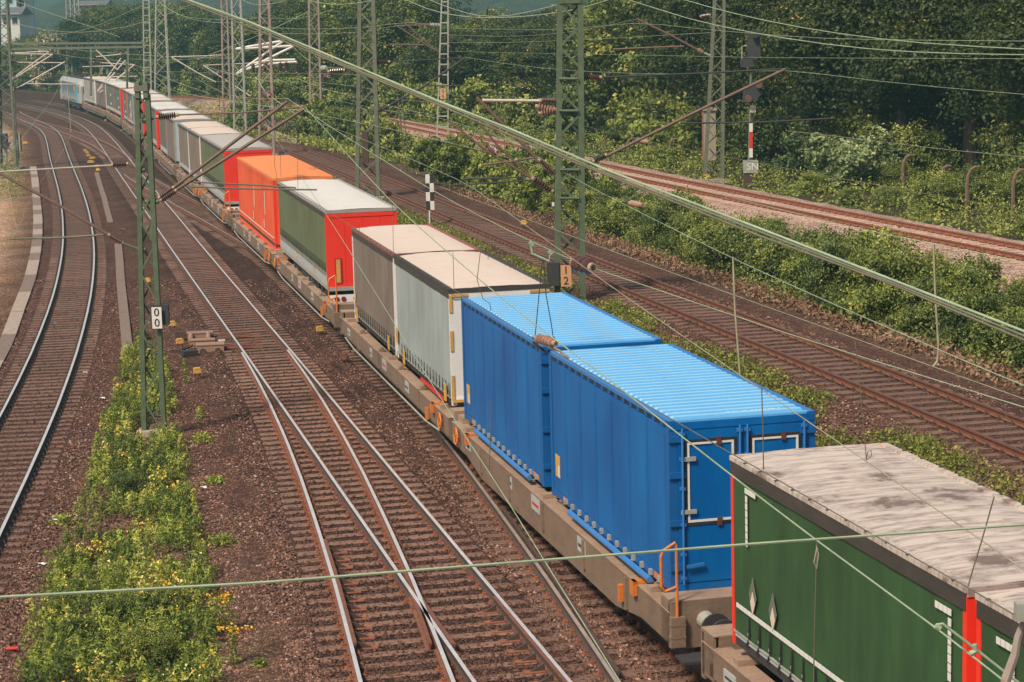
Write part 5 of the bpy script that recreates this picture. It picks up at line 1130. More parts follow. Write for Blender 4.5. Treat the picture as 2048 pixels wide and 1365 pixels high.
# disc and bobbin insulators that hang in the wires
def hang(label, pa, pb, Y, R_, n, mat=INSUL):
    o = empty('line_insulator', (0, 0, 0), label=label, cat='insulator', group='insulators in the wires'); insul(atY(pa[0], pa[1], Y), atY(pb[0], pb[1], Y*.985), R_, n, o, mat, 'porcelain'); return o
Yd = 45
hang('large dark disc insulator in the wires right of plate 12', (1147, 525), (1187, 536), 41, .165, 3)
hang('brown bobbin insulator above the roof of the nearer blue body', (1072, 676), (1112, 688), 31, .075, 5, INSULP)
hang('bobbin insulator on the wire over the far track near the mast with plate 12', (1272, 280), (1298, 285), 68, .10, 4, INSULP)
hang('bobbin insulator on the wire above the bushes right of the mast with plate 12', (1259, 406), (1285, 411), 58, .09, 4, INSULP)
hang('small disc insulator left of the brown strut', (981, 296), (996, 305), 62, .13, 3)
hang('small disc insulator half hidden by the cable bundle', (987, 252), (1004, 258), 66, .12, 3)
hang('disc insulator on the rusty mast at mid height', (529, 187), (540, 194), 92, .17, 3)
hang('disc insulator low on the rusty mast', (530, 253), (541, 260), 88, .17, 3)
hang('small pale ball insulator in front of the forest', (644, 137), (653, 137), 130, .18, 2, GALV)
hang('small ball insulator below the pale one in front of the forest', (649, 153), (658, 154), 130, .16, 2)
# yoke above the blue body
ya = empty('wire_yoke', (0, 0, 0), label='dark forked wire yoke hanging above the gap between the blue bodies', cat='wire yoke')
g = G(31)
tubes(ya, 'yoke_arm', DARKU, [g(1064, 678), g(1075, 672), g(1108, 676), g(1112, 690)], .018); tubes(ya, 'yoke_arm', DARKU, [g(1066, 684), g(1078, 694), g(1092, 705), g(1100, 702)], .022)
tubes(ya, 'yoke_wire', DARKU, [g(1070, 672), g(1072, 655), g(1078, 590), g(1085, 520)], .007); tubes(ya, 'yoke_wire', DARKU, [g(1106, 672), g(1102, 645), g(1092, 590), g(1087, 520)], .007)
tubes(ya, 'yoke_clip', CAPM, [g(1104, 694), g(1120, 703), g(1138, 717)], .02)
cl = empty('wire_clamp', (0, 0, 0), label='pale clamp holding the wire left of plate 12', cat='clamp'); g = G(41.5)
tubes(cl, 'clamp_rod', WIREG, [g(1061, 486), g(1065, 508), g(1098, 523), g(1101, 505)], .028); tubes(cl, 'clamp_arm', WIREG, [g(1060, 484), g(1066, 492)], .05); tubes(cl, 'clamp_arm', WIREG, [g(1098, 502), g(1104, 509)], .05)
cl = empty('wire_clamp', (0, 0, 0), label='pair of pale clamps and doubled wire over the dark green curtain', cat='clamp'); g = G(16.6)
tubes(cl, 'doubled_wire', WIREG, [g(1872, 1250), g(1885, 1248), g(1945, 1294), g(2010, 1345), g(2040, 1368)], .012); tubes(cl, 'clamp_arm', WIREG, [g(1871, 1252), g(1880, 1258)], .028); tubes(cl, 'clamp_arm', WIREG, [g(1940, 1308), g(1952, 1302), g(1948, 1290)], .026)
cl = empty('wire_clamp', (0, 0, 0), label='grey fitting at the right edge of the picture just above the corner', cat='clamp'); g = G(15.5)
tubes(cl, 'fitting_body', MASTR, [g(2056, 1225), g(2036, 1275), g(2030, 1310), g(2012, 1360), g(2010, 1400)], [.03, .03, .035, .04, .04]); MB().box(g(2040, 1268).x-.05, g(2040, 1268).x+.04, 15.4, 15.5, g(0, 1290).z, g(0, 1255).z).build('fitting_cap', GALV, cl)
# droppers
for k, (a, b_, Ya, mid, lab) in enumerate((
 ((1523, 768), (1527, 940), 21.5, ((1526, 860),), 'thin dropper standing over the right front corner of the blue roof'),
 ((1711, 685), (1733, 921), 26, ((1722, 800),), 'thin dropper ending in a small loop on the stained roof'),
 ((1988, 995), (1936, 1174), 17, ((1964, 1080), (1944, 1145)), 'dark slanting dropper near the right edge above the stained roof'),
 ((1634, 1086), (1627, 1375), 19.5, ((1632, 1150), (1629, 1260)), 'thin dropper in front of the dark green curtain'),
 ((2008, 806), (2022, 870), 28, ((2012, 830),), 'short dropper above the rusty rail at the right edge'),
 ((967, 451), (982, 622), 33, ((954, 560), (966, 598), (980, 608)), 'curved dark cable above the pale grey body'),
 ((594, 225), (596, 395), 57, ((595, 300),), 'vertical dropper over the orange body'),
 ((560, 205), (562, 355), 57, ((560, 290),), 'vertical dropper over the far end of the orange body'),
 ((550, 300), (555, 362), 57, ((549, 330),), 'short curved dropper left over the orange body'),
 ((720, 440), (718, 470), 50, (), 'tiny dropper above the grey brown body'),
 ((785, 408), (787, 510), 50, (), 'thin dropper above the joint of the grey bodies'),
 ((906, 505), (908, 578), 40, (), 'thin dropper above the pale grey roof'),
 ((980, 440), (976, 520), 44, (), 'thin dropper above the white roof edge'),
 ((437, 130), (439, 222), 88, (), 'thin dropper above the far wagons left of the rusty mast'),
 ((300, 150), (300, 212), 160, (), 'thin dropper above the mast head'),
 ((892, 810), (977, 940), 22, ((980, 800), (979, 880)), 'fine wire in front of the blue body side'))[:-1]):
    dropper(lab, a, b_, Ya, mid=mid, r=.006 if Ya < 60 else .012)
dropper('fine vertical wire in front of the rear blue body', (984, 800), (978, 940), 22, r=.005)
dropper('pale rod hanging beside the disc insulator over the rusty track', (1466, 515), (1480, 750), 32, mid=((1470, 620),), r=.016, mat=WIREB)
dropper('pale vertical rod over the bushes at the right', (1867, 489), (1866, 734), 33, mid=((1871, 600), (1877, 690), (1875, 722)), r=.018, mat=WIREB)
dropper('loop of fine wire at the foot of the dropper on the stained roof', (1733, 921), (1733, 918), 26, mid=((1743, 912), (1742, 900), (1735, 905)), r=.006)
dropper('wire loop hanging on the pale wire over the dark green curtain', (1633, 1092), (1634, 1095), 19.5, mid=((1637, 1110), (1633, 1138), (1628, 1125)), r=.007, mat=WIREB)

# ------------------------------------------------------------------ signals and small trackside things
p = ground_px(1497, 372); Ys = p.y; g = G(Ys)
sg = empty('main_signal', (0, 0, 0), label='tall railway signal with dark screen and arrow shaped lower head at the right', cat='signal')
tubes(sg, 'signal_post', MASTG2, [(g(1497, 375).x, Ys, p.z-.2), g(1503, 112)], .075)
def sbox(parent, name, mat, x0, y0, x1, y1, d0, d1):
    a, c = g(x0, y0), g(x1, y1); return MB().box(a.x, c.x, Ys+d0, Ys+d1, c.z, a.z).build(name, mat, parent)
DG = paint('signal_black', (.035, .037, .042), .7, dirt=.3, dirtc=(.08, .07, .06))
hd = sbox(sg, 'signal_head', DG, 1495, 62, 1520, 116, -.2, .1)
for y in (68, 112): b = MB(); c = g(1508, y); b.tube([c+Vector((0, -.2, 0)), c+Vector((0, -.5, -.03))], [.16, .19], 12); b.build('lamp_hood', DG, hd)
sbox(sg, 'lower_box', DG, 1481, 118, 1508, 134, -.3, .0); tubes(sg, 'side_bracket', GALV, [g(1484, 122), g(1484, 93), g(1494, 92)], .03)
b = MB(); a = [g(x, y) for x, y in ((1487, 178), (1508, 163), (1524, 172), (1520, 190), (1505, 207), (1484, 205))]; vs = [Vector((v.x, Ys-.25, v.z)) for v in a]+[Vector((v.x, Ys, v.z)) for v in a]
b.add(vs, [tuple(range(5, -1, -1)), tuple(range(6, 12))]+[(k, (k+1) % 6, 6+(k+1) % 6, 6+k) for k in range(6)]); hh = b.build('distant_signal_head', DG, sg)
for x, y in ((1516, 168), (1495, 196)): b = MB(); c = g(x, y); b.tube([c+Vector((0, -.25, 0)), c+Vector((0, -.5, -.03))], [.15, .18], 12); b.build('lamp_hood', paint('rusty_hood', (.16, .08, .06), .7, dirt=.2), hh)
o_ = sbox(sg, 'small_plate', WHITEP, 1500, 211, 1511, 225, -.12, -.10); lettering('H5', .2, (g(1505.5, 218).x, Ys-.125, g(1505.5, 218).z), (math.pi/2, 0, 0), paint('plate_red_text', (.5, .05, .03), .5, dirt=.05), sg)
for y0, y1, mt in ((245, 264, WHITEP), (264, 297, REDP), (297, 315, WHITEP)): sbox(sg, 'mast_plate', mt, 1498, y0, 1505, y1, -.12, -.09)
bx = sbox(sg, 'cabinet', GALV, 1486, 321, 1514, 345, -.35, .1); lettering('SN', .5, (g(1504, 333).x, Ys-.36, g(1504, 333).z), (math.pi/2, 0, 0), WHITEP, bx, 'painted_tag')
sbox(sg, 'pedestal', RUSTDK, 1488, 345, 1506, 372, -.3, .1); tubes(sg, 'cable', BLACK, [g(1485, 340), g(1484, 358), g(1476, 364)], .03)
# checkered board
p = ground_px(859, 452); Yc = p.y; g = G(Yc); a, c = g(850.5, 349), g(869, 420)
cb = empty('checkered_board', (0, 0, 0), label='black and white checkered board on a pale post beside the rusty track', cat='sign')
tubes(cb, 'post', WHITEP, [(g(859, 450).x, Yc+.03, p.z-.2), g(859, 352)], .035); w_ = (c.x-a.x)/2; h_ = (a.z-c.z)/4
b = MB()
for i in range(2):
    for k in range(4): b.box(a.x+i*w_, a.x+(i+1)*w_, Yc-.03, Yc-.01, c.z+k*h_, c.z+(k+1)*h_, (i+k+1) % 2)
b.build('board', [WHITEP, BLACK], cb)
# dwarf signal
p = ground_px(1101, 447); Yq = p.y; g = G(Yq)
ds = empty('dwarf_signal', (0, 0, 0), label='low dark box signal with small red lenses beside the mast with plate 12', cat='signal')
b = MB(); a = [g(x, y) for x, y in ((1091, 432), (1096, 424), (1111, 424), (1114, 428), (1114, 441), (1092, 441))]; vs = [Vector((v.x, Yq-.2, v.z)) for v in a]+[Vector((v.x, Yq+.12, v.z)) for v in a]
b.add(vs, [tuple(range(5, -1, -1)), tuple(range(6, 12))]+[(k, (k+1) % 6, 6+(k+1) % 6, 6+k) for k in range(6)]); b.build('housing', RUSTDK, ds)
for x in (1099, 1111): b = MB(); c = g(x, 430); b.disc(c+Vector((0, -.22, 0)), (0, 1, 0), .04, .04, 12); b.build('lens', REDP, ds)
MB().box(g(1104, 436).x, g(1109, 436).x, Yq-.215, Yq-.2, g(0, 441).z, g(0, 433).z).build('plate', WHITEP, ds)
tubes(ds, 'foot', DARKU, [g(1101, 440), (g(1101, 440).x, Yq, p.z-.1)], .06)
# left side dark cabinets, triangle board
for k, (x0, y0, x1, y1, lab) in enumerate(((4, 268, 15, 288, 'small dark cabinet behind the left edge mast'), (29, 268, 40, 302, 'tall dark cabinet beside the left track'))):
    p = ground_px((x0+x1)/2, 318 if k else 316); g = G(p.y); a, c = g(x0, y0), g(x1, y1)
    o = empty('cabinet', (0, 0, 0), label=lab, cat='cabinet'); MB().box(a.x, c.x, p.y-.3, p.y+.3, c.z, a.z).build('box', paint('cabinet_blue_black', (.02, .03, .045), .6, dirt=.1), o)
    MB().box(a.x+.1, c.x-.1, p.y-.2, p.y+.2, p.z-.1, c.z).build('base', CONC, o)
    if k: MB().box(c.x, c.x+.12, p.y-.3, p.y+.3, c.z, a.z).build('side_panel', CONC, o)
p = ground_px(35, 338); g = G(p.y); tag(tubes(None, 'pole', GALV, [(g(35, 338).x, p.y, p.z-.1), g(34, 280)], .045), 'short pale pole beside the tall dark cabinet', 'pole')
p = ground_px(14, 330); g = G(p.y-1); b = MB(); a = [g(0, 286), g(23, 285), g(11, 306)]; vs = [v for v in a]+[v+Vector((0, .05, 0)) for v in a]
o = empty('triangle_board', (0, 0, 0), label='dark downward pointing triangular board behind the left edge mast', cat='sign'); b.add(vs, [(0, 2, 1), (3, 4, 5), (0, 1, 4, 3), (1, 2, 5, 4), (2, 0, 3, 5)]); b.build('board', DARKU, o); tubes(o, 'post', GALV, [g(11, 300, .1), Vector((g(11, 300).x, p.y-.9, p.z-.1))], .05)
# yellow track magnets / marker boxes
YB = [(296, 572, 'in the ballast behind the green mast'), (345, 661, 'left of the point machine, upper one'), (360, 697, 'left of the point machine, lower one'), (395, 757, 'below the point machine'), (170.5, 307, 'in the far row, farthest one'), (174.5, 311, 'in the far row, second farthest'), (177, 317, 'in the far row, third farthest'), (186, 322, 'in the far row, the biggest'), (182, 330, 'in the far row, just below the biggest'), (194, 339, 'in the far row, second nearest'), (197, 346, 'in the far row, nearest one'), (212, 245, 'beside the far bend of the train'), (51, 291, 'beside the tall dark cabinet'), (1048, 457, 'right of the rusty track'), (1413, 362, 'beyond the rust red track'), (640, 672, 'between main track and train'), (688, 728, 'nearer the blue wagon')]
for k, (x, y, lab) in enumerate(YB):
    p = ground_px(x, y); s_ = .75 if y > 400 else .95; s_ = 1.5 if 'biggest' in lab or 'cabinet' in lab else s_
    o = empty('marker_box', (p.x, p.y, p.z), random.uniform(-.3, .3), label='yellow marker box '+lab, cat='marker box', group='yellow marker boxes in the ballast')
    b = MB(); m_ = YELLOWP if k != 16 else RUST
    b.box(-.16*s_, .16*s_, -.10*s_, .10*s_, .17, .30); b.box(-.12*s_, .12*s_, -.11*s_, .11*s_, .30, .335); b.box(.16*s_, .21*s_, -.05, .05, .20, .27); b.build('box', m_, o)
    for dx in (-.08, .08): tubes(o, 'foot', RUST, [(dx, 0, -.05), (dx, 0, .18)], .02)
# ---- point machine with rods
def ppt(x, y, h): v = at(x, y, h); return v
pm = empty('point_machine', tuple(ground_px(400, 690)), R(8), label='brown switch machine with two tubes and rods left of the main track', cat='switch machine')
PMC = paint('point_machine_brown', (.34, .20, .14), .6, dirt=.3)
b = MB(); b.box(-.42, .42, .62, .95, .0, .30); b.box(-.45, .45, .60, .97, .30, .34); b.build('rear_housing', PMC, pm)
for x in (-.30, .30): tubes(pm, 'tube', PMC, [(x, -.55, .27), (x, .64, .27)], .085)
b = MB(); b.box(-.34, .50, -.85, -.52, .02, .26); b.box(-.36, .52, -.87, -.50, .26, .30); b.build('middle_housing', PMC, pm)
b = MB(); b.box(-.10, .80, -1.95, -1.45, -.02, .26); b.box(-.12, .82, -1.97, -1.43, .26, .29); fh = b.build('front_housing', PMC, pm)
for x in (.1, .6): b = MB(); b.disc((x, -1.98, .06), (0, 1, 0), .11, .05, 16); b.build('round_cover', RUSTDK, fh)
b = MB(); b.box(-.85, .35, 1.15, 1.45, .10, .32); b.build('rear_box', RUSTDK, pm)
M_ = Matrix.Translation((-.35, -2.3, .05)) @ Matrix.Rotation(.35, 4, 'Z'); b = MB(); b.box(-.26, .26, -.16, .16, -.03, .13, 0, M_); b.build('loose_box', DARKU, pm)
for y in (1.3, .95, .72, -.30, -.95, -1.2, -1.55, -1.8): tubes(pm, 'rod', RUST, [(.40, y, .10), (1.1, y+random.uniform(-.05, .05), .12), (2.1, y, .06)], .025)
b = MB(); b.box(.55, 1.05, -.15, .10, .04, .20); b.build('rod_cover', RUSTDK, pm); MB().box(.62, .86, -.155, -.15, .09, .18).build('white_label', WHITEP, pm)
tubes(pm, 'cable', BLACK, [(-.15, -.5, .2), (-.3, -1.0, .1), (-.6, -1.35, .05), (-1.0, -1.2, .06)], .03); tubes(pm, 'guard_pipe', RUST, [(-.2, -2.0, .0), (-.22, -1.1, .12), (.0, -1.0, .18), (1.3, -1.05, .12)], .025)
# ---- concrete cable trough covers at the left, one slab each
def trough(label, pts, wd, n, mats, zo=.0):
    o = empty('cable_trough', (0, 0, 0), label=label, cat='cable trough'); P = [at(x, y, -.2) for x, y in pts]
    cs = np.r_[0, np.cumsum([(P[i+1]-P[i]).length for i in range(len(P)-1)])]; rr = random.Random(4)
    def pos(s_):
        return Vector([float(np.interp(s_, cs, [q[k] for q in P])) for k in range(3)])
    L = cs[-1]/n
    for k in range(n):
        a, c = pos(k*L), pos((k+1)*L-.02); d = (c-a).normalized(); l = Vector((d.y, -d.x, 0)); z0, z1 = -.30, -.13+zo+rr.uniform(-.01, .01)
        b = MB(); b.add([(*(q+l*s_*wd/2).xy, z_) for z_ in (z0, z1) for q, s_ in ((a, -1), (a, 1), (c, 1), (c, -1))], [(0, 3, 2, 1), (4, 5, 6, 7), (0, 1, 5, 4), (1, 2, 6, 5), (2, 3, 7, 6), (3, 0, 4, 7)])
        b.build('cover_slab', mats[rr.random() < .42], o)
trough('concrete cable trough with pale and dark cover slabs along the left track', [(66, 335), (70, 360), (73, 400), (76, 440), (75, 480), (70, 515), (60, 560), (45, 600), (30, 640), (12, 690), (-10, 730), (-40, 790)], .50, 34, [CONCD, CONC])
trough('sunken brown cable trough between the left and the main track', [(236, 488), (239, 520), (241, 560), (246, 610), (250, 650), (254, 690), (256, 708)], .36, 14, [CONCD, CONCD], zo=-.05)
trough('narrow half buried trough bending behind the green mast', [(193, 345), (200, 370), (208, 395), (214, 420), (221, 445)], .32, 14, [CONCD, CONCD], zo=-.06)
# ---- curved concrete fence posts at the right
for k, (x, y, h_) in enumerate(((1634, 345, 1.5), (1690, 350, 1.9), (1748, 360, 2.0), (1806, 372, 2.0), (1880, 392, 1.9), (1934, 416, 2.4), (2026, 420, 2.3), (1210, 292, 1.2), (1255, 300, 1.2), (1340, 305, 1.3))):
    h_ *= .8; z_ = 2.0; v = at(x, y, z_); p = Vector((v.x, v.y, hz(v.x, v.y))); b = MB()
    pts = [p+Vector((0, 0, -.2)), p+Vector((0, 0, h_*.7)), p+Vector((.04, 0, h_*.88)), p+Vector((.16, 0, h_*1.02)), p+Vector((.34, 0, h_*1.08)), p+Vector((.5, 0, h_*1.07))]
    b.tube(pts, [.10, .09, .085, .08, .075, .06], 7); tag(b.build('fence_post', paint('brown_concrete', (.17, .10, .07), .8, dirt=.4, dirtc=(.06, .05, .03))), 'curved brown concrete fence post below the dark trees', 'fence post', 'curved fence posts')
# ---- litter
LIT = [(170, 748, WHITEP, .14, 'white crumpled litter beside the left track'), (205, 800, WHITEP, .16, 'white litter left of the yellow weeds'), (408, 979, WHITEP, .16, 'white paper scrap right of the weeds'), (85, 1133, WHITEP, .16, 'white scrap left of the lower weeds'), (24, 1307, REDP, .22, 'red drink can at the lower left'), (110, 650, WHITEP, .14, 'white scrap between the left rails'), (228, 840, paint('ochre_card', (.5, .25, .06), .6), .16, 'ochre card beside the weeds'), (120, 1040, CONC, .3, 'pale broken slab left of the weeds'), (115, 1045, WHITEP, .2, 'white rag left of the weeds'), (390, 463, GALV, .3, 'silver bent plate left of the main track')]
for x, y, m_, s_, lab in LIT:
    if x == 390: x, y = 244, 462
    p = ground_px(x, y); b = MB(); rr = random.Random(x)
    if 'can' in lab: b.tube([(-.10, 0, .04), (.10, .03, .04)], .035, 12)
    else:
        n = 5; vs = [(s_*(i/(n-1)-.5)*(1+rr.uniform(-.2, .2)), s_*(k/(n-1)-.5)*.7, rr.uniform(.0, .28)*s_) for i in range(n) for k in range(n)]
        b.add(vs+[(v[0], v[1], v[2]-.006) for v in vs], [(i*n+k, (i+1)*n+k, (i+1)*n+k+1, i*n+k+1) for i in range(n-1) for k in range(n-1)]+[(25+i*n+k+1, 25+(i+1)*n+k+1, 25+(i+1)*n+k, 25+i*n+k) for i in range(n-1) for k in range(n-1)])
    o = b.build('drink_can' if 'can' in lab else 'litter', m_); o.location = (p.x, p.y, p.z+.04); tag(o, lab, 'can' if 'can' in lab else 'litter')
# ------------------------------------------------------------------ vegetation
def foliage(name, stops, transl=.3, rough=.55):
    m, t, b = newmat(name); a = N(t, 'ShaderNodeAttribute', attribute_name='var'); oi = N(t, 'ShaderNodeObjectInfo')
    mr = N(t, 'ShaderNodeMath', operation='MULTIPLY_ADD'); t.links.new(oi.outputs['Random'], mr.inputs[0]); mr.inputs[1].default_value = .36; mr.inputs[2].default_value = -.21
    ad = N(t, 'ShaderNodeMath', operation='ADD'); t.links.new(a.outputs['Fac'], ad.inputs[0]); t.links.new(mr.outputs[0], ad.inputs[1])
    c = ramp(t, ad.outputs[0], stops); t.links.new(c, b.inputs['Base Color']); b.inputs['Roughness'].default_value = rough; b.inputs['Specular IOR Level'].default_value = .3
    tr = N(t, 'ShaderNodeBsdfTranslucent'); t.links.new(mixc(t, c, (1.0, .9, .35), 1., 'MULTIPLY'), tr.inputs['Color'])
    mx = N(t, 'ShaderNodeMixShader'); mx.inputs[0].default_value = transl
    t.links.new(b.outputs[0], mx.inputs[1]); t.links.new(tr.outputs[0], mx.inputs[2]); t.links.new(mx.outputs[0], t.nodes['Material Output'].inputs[0]); return m
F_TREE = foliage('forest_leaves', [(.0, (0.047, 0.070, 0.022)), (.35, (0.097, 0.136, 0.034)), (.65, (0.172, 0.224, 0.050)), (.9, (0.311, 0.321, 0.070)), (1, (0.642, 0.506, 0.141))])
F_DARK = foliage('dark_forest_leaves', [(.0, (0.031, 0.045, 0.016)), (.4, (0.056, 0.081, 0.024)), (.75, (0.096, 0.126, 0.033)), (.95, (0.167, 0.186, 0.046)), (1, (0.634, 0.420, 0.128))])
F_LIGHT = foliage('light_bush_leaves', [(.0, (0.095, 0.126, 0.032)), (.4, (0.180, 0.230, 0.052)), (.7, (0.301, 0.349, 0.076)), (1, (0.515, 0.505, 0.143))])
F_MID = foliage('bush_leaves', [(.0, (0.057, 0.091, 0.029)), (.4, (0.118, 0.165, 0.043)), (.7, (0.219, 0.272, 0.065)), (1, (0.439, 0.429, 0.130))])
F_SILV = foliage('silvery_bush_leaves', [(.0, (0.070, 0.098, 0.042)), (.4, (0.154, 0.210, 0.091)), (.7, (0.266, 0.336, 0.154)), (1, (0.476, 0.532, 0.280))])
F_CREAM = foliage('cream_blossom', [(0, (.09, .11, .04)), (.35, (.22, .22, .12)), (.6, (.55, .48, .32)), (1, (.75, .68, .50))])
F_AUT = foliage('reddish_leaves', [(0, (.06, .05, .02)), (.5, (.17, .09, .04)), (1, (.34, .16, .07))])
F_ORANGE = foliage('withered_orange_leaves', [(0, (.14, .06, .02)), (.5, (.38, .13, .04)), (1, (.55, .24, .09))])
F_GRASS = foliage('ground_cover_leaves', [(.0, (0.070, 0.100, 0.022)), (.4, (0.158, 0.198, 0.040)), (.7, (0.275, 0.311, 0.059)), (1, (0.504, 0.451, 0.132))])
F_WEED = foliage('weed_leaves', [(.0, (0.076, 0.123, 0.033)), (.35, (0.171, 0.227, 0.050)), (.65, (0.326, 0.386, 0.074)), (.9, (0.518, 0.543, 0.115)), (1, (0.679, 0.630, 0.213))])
F_FLOW = foliage('yellow_petals', [(0, (.72, .42, .05)), (.5, (.85, .62, .12)), (1, (.90, .76, .38))], .2)
F_DRY = foliage('dry_stalks', [(0, (.12, .07, .045)), (.5, (.23, .13, .08)), (1, (.36, .25, .15))], .1)
BARK = metal_streak('bark', (.09, .065, .045), (.045, .033, .025), .9, 5)
def leaves(P, size, up=.4, aspect=.55, out=None, jit=.35):
    """rhombic leaf faces at the points P, normals biased up and outward"""
    n = len(P); nr = rng.normal(0, 1, (n, 3)); nr /= np.linalg.norm(nr, axis=1)[:, None]; nr[:, 2] += up
    if out is not None: nr += out*.8
    nr /= np.linalg.norm(nr, axis=1)[:, None]
    a = np.cross(nr, rng.normal(0, 1, (n, 3))); a /= np.linalg.norm(a, axis=1)[:, None]+1e-9; b = np.cross(nr, a)
    s = size*rng.uniform(1-jit, 1+jit, n)[:, None]
    return np.stack([P+a*s*.5, P+b*s*.5*aspect+nr*s*.06, P-a*s*.5, P-b*s*.5*aspect+nr*s*.06], 1).reshape(-1, 3)
def crown_mesh(name, Hc, Rc, ncl, per, leaf, mat, z0, seed, layered=.5, lean=0., core=.0):
    g = np.random.default_rng(seed); P = []; var = []; out = []
    # a few big lobes, clumps of leaves spread through their volume
    nl = 9+seed % 4; lobes = []
    for k in range(nl):
        a = g.uniform(0, 6.28); rr = Rc*g.uniform(.15, .62); zz = z0+Hc*g.uniform(.18, .82); lobes.append((rr*math.cos(a), rr*math.sin(a), zz, Rc*g.uniform(.28, .48)))
    lobes.append((0, 0, z0+Hc*.80, Rc*.45)); lobes.append((0, 0, z0+Hc*.4, Rc*.7))
    for k in range(ncl):
        lx, ly, lz, lr = lobes[g.integers(len(lobes))]
        d = g.normal(0, 1, 3); d /= np.linalg.norm(d); d[2] = d[2]*.9+.15; r = lr*(g.uniform(.45, 1.12))
        c = np.array([lx, ly, lz])+d*r*np.array([1, 1, .85]); c[2] = max(c[2], z0+.2)
        n = int(per*g.uniform(.5, 1.5)); sp = lr*g.uniform(.16, .34)
        q = g.normal(0, 1, (n, 3))*sp*np.array([1, 1, .42 if layered > g.random() else .8]); q[:, 2] -= .25*np.abs(q[:, 0])
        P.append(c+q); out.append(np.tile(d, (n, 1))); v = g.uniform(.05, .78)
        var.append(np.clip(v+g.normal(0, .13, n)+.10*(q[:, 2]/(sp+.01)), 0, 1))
    P = np.vstack(P); P[:, 2] = np.maximum(P[:, 2], .05)
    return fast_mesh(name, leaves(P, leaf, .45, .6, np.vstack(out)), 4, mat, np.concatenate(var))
def trunk_mesh(name, h, r, seed, nb=7, spread=2.5):
    g = random.Random(seed); b = MB(); pts = [Vector((0, 0, -.3))]; 
    for k in range(1, 7): pts.append(Vector((g.uniform(-.18, .18)*k*.4, g.uniform(-.18, .18)*k*.4, h*k/6)))
    b.tube(pts, [r*1.3]+[r*(1-.13*k) for k in range(1, 7)], 9)
    for k in range(nb):
        i = g.randint(2, 5); p = pts[i].lerp(pts[i+1], g.random()); a = g.uniform(0, 6.28); s_ = spread*g.uniform(.6, 1.1)
        q = p+Vector((math.cos(a)*s_*.5, math.sin(a)*s_*.5, s_*.45)); e = p+Vector((math.cos(a)*s_, math.sin(a)*s_, s_*.75))
        b.tube([p, q, e], [r*.42, r*.28, r*.10], 6)
    return b.mesh(name, BARK)
def plant_thing(name, crown, trunk, loc, sc_, rz, label, cat, group, tname='trunk', cname='crown'):
    o = empty(name, loc, rz, label=label, cat=cat, group=group); o.scale = sc_ if isinstance(sc_, tuple) else (sc_, sc_, sc_)
    for me, nm in ((crown, cname), (trunk, tname)):
        if me is None: continue
        c = bpy.data.objects.new(nm, me); col.objects.link(c); c.parent = o
    return o
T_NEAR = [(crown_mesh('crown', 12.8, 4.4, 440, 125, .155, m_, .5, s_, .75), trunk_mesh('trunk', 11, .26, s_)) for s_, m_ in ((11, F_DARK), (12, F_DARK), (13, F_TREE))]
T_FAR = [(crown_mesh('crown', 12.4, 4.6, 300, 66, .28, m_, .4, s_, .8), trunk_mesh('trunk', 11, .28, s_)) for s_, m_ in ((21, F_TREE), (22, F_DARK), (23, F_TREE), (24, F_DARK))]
STEM = trunk_mesh('stem', 1.0, .04, 3, 5, .8)
T_CREAM = (crown_mesh('crown', 8, 3.4, 260, 70, .42, F_CREAM, 1., 31, .3), T_FAR[0][1]); T_RED = (crown_mesh('crown', 9, 4, 170, 50, .40, F_AUT, 1.5, 32, .5), T_FAR[1][1])
EDGE = Curve([(60, 35), (42, 62), (31, 82), (24, 98), (15, 119), (5, 158), (-12, 195), (-27, 237), (-40, 275), (-60, 322), (-88, 350), (-120, 356), (-160, 350)])
rr = random.Random(5); ntree = 0; UND = []
def px_of(x, y, z):
    d = np.array([x, y, z-CAMH]); zz = d@Fv; return 1024+FPX*(d@Rv)/zz, 682.5-FPX*(d@Uv)/zz
ANCH = [(-9999, 'left of the cream blossoming tree'), (110, 'right of the cream blossoming tree'), (200, 'above the portal beams'), (300, 'behind the slim pale green mast'), (380, 'between the slim pale green mast and the rusty red mast'), (450, 'behind the pale mast with white cantilevers'), (530, 'right of the mast with hanging insulators'), (620, 'behind the red painted distant mast'), (700, 'behind the tall grey green mast'), (770, 'right of the tall grey green mast'), (850, 'behind the mast with plate 06'), (930, 'right of the mast with plate 06'), (1040, 'behind the mast with plate 12'), (1200, 'right of the mast with plate 12'), (1320, 'left of the mast beside the signal'), (1410, 'behind the mast beside the signal'), (1480, 'behind the signal'), (1560, 'right of the signal'), (1680, 'above the left curved fence posts'), (1800, 'above the middle curved fence posts'), (1920, 'above the right curved fence posts'), (2048, 'at the right edge')]
def anchor(px): return [a for x, a in ANCH if x <= px][-1]
RN = ['front row', 'second row', 'third row', 'rearmost row']
def tree_label(px, row, pr):
    tone = 'dark' if pr[0].materials[0] is F_DARK else 'green'
    return '%s tree %s, %s' % (tone, anchor(px), RN[row])
KIND = {0: 'tall dark leafy tree in the wood right of the far track', 1: 'broadleaf tree in the lower middle of the wood beyond the far track', 2: 'hazy distant tree of the wood behind the far wagons', 3: 'low hazy tree behind the locomotive at the upper left'}
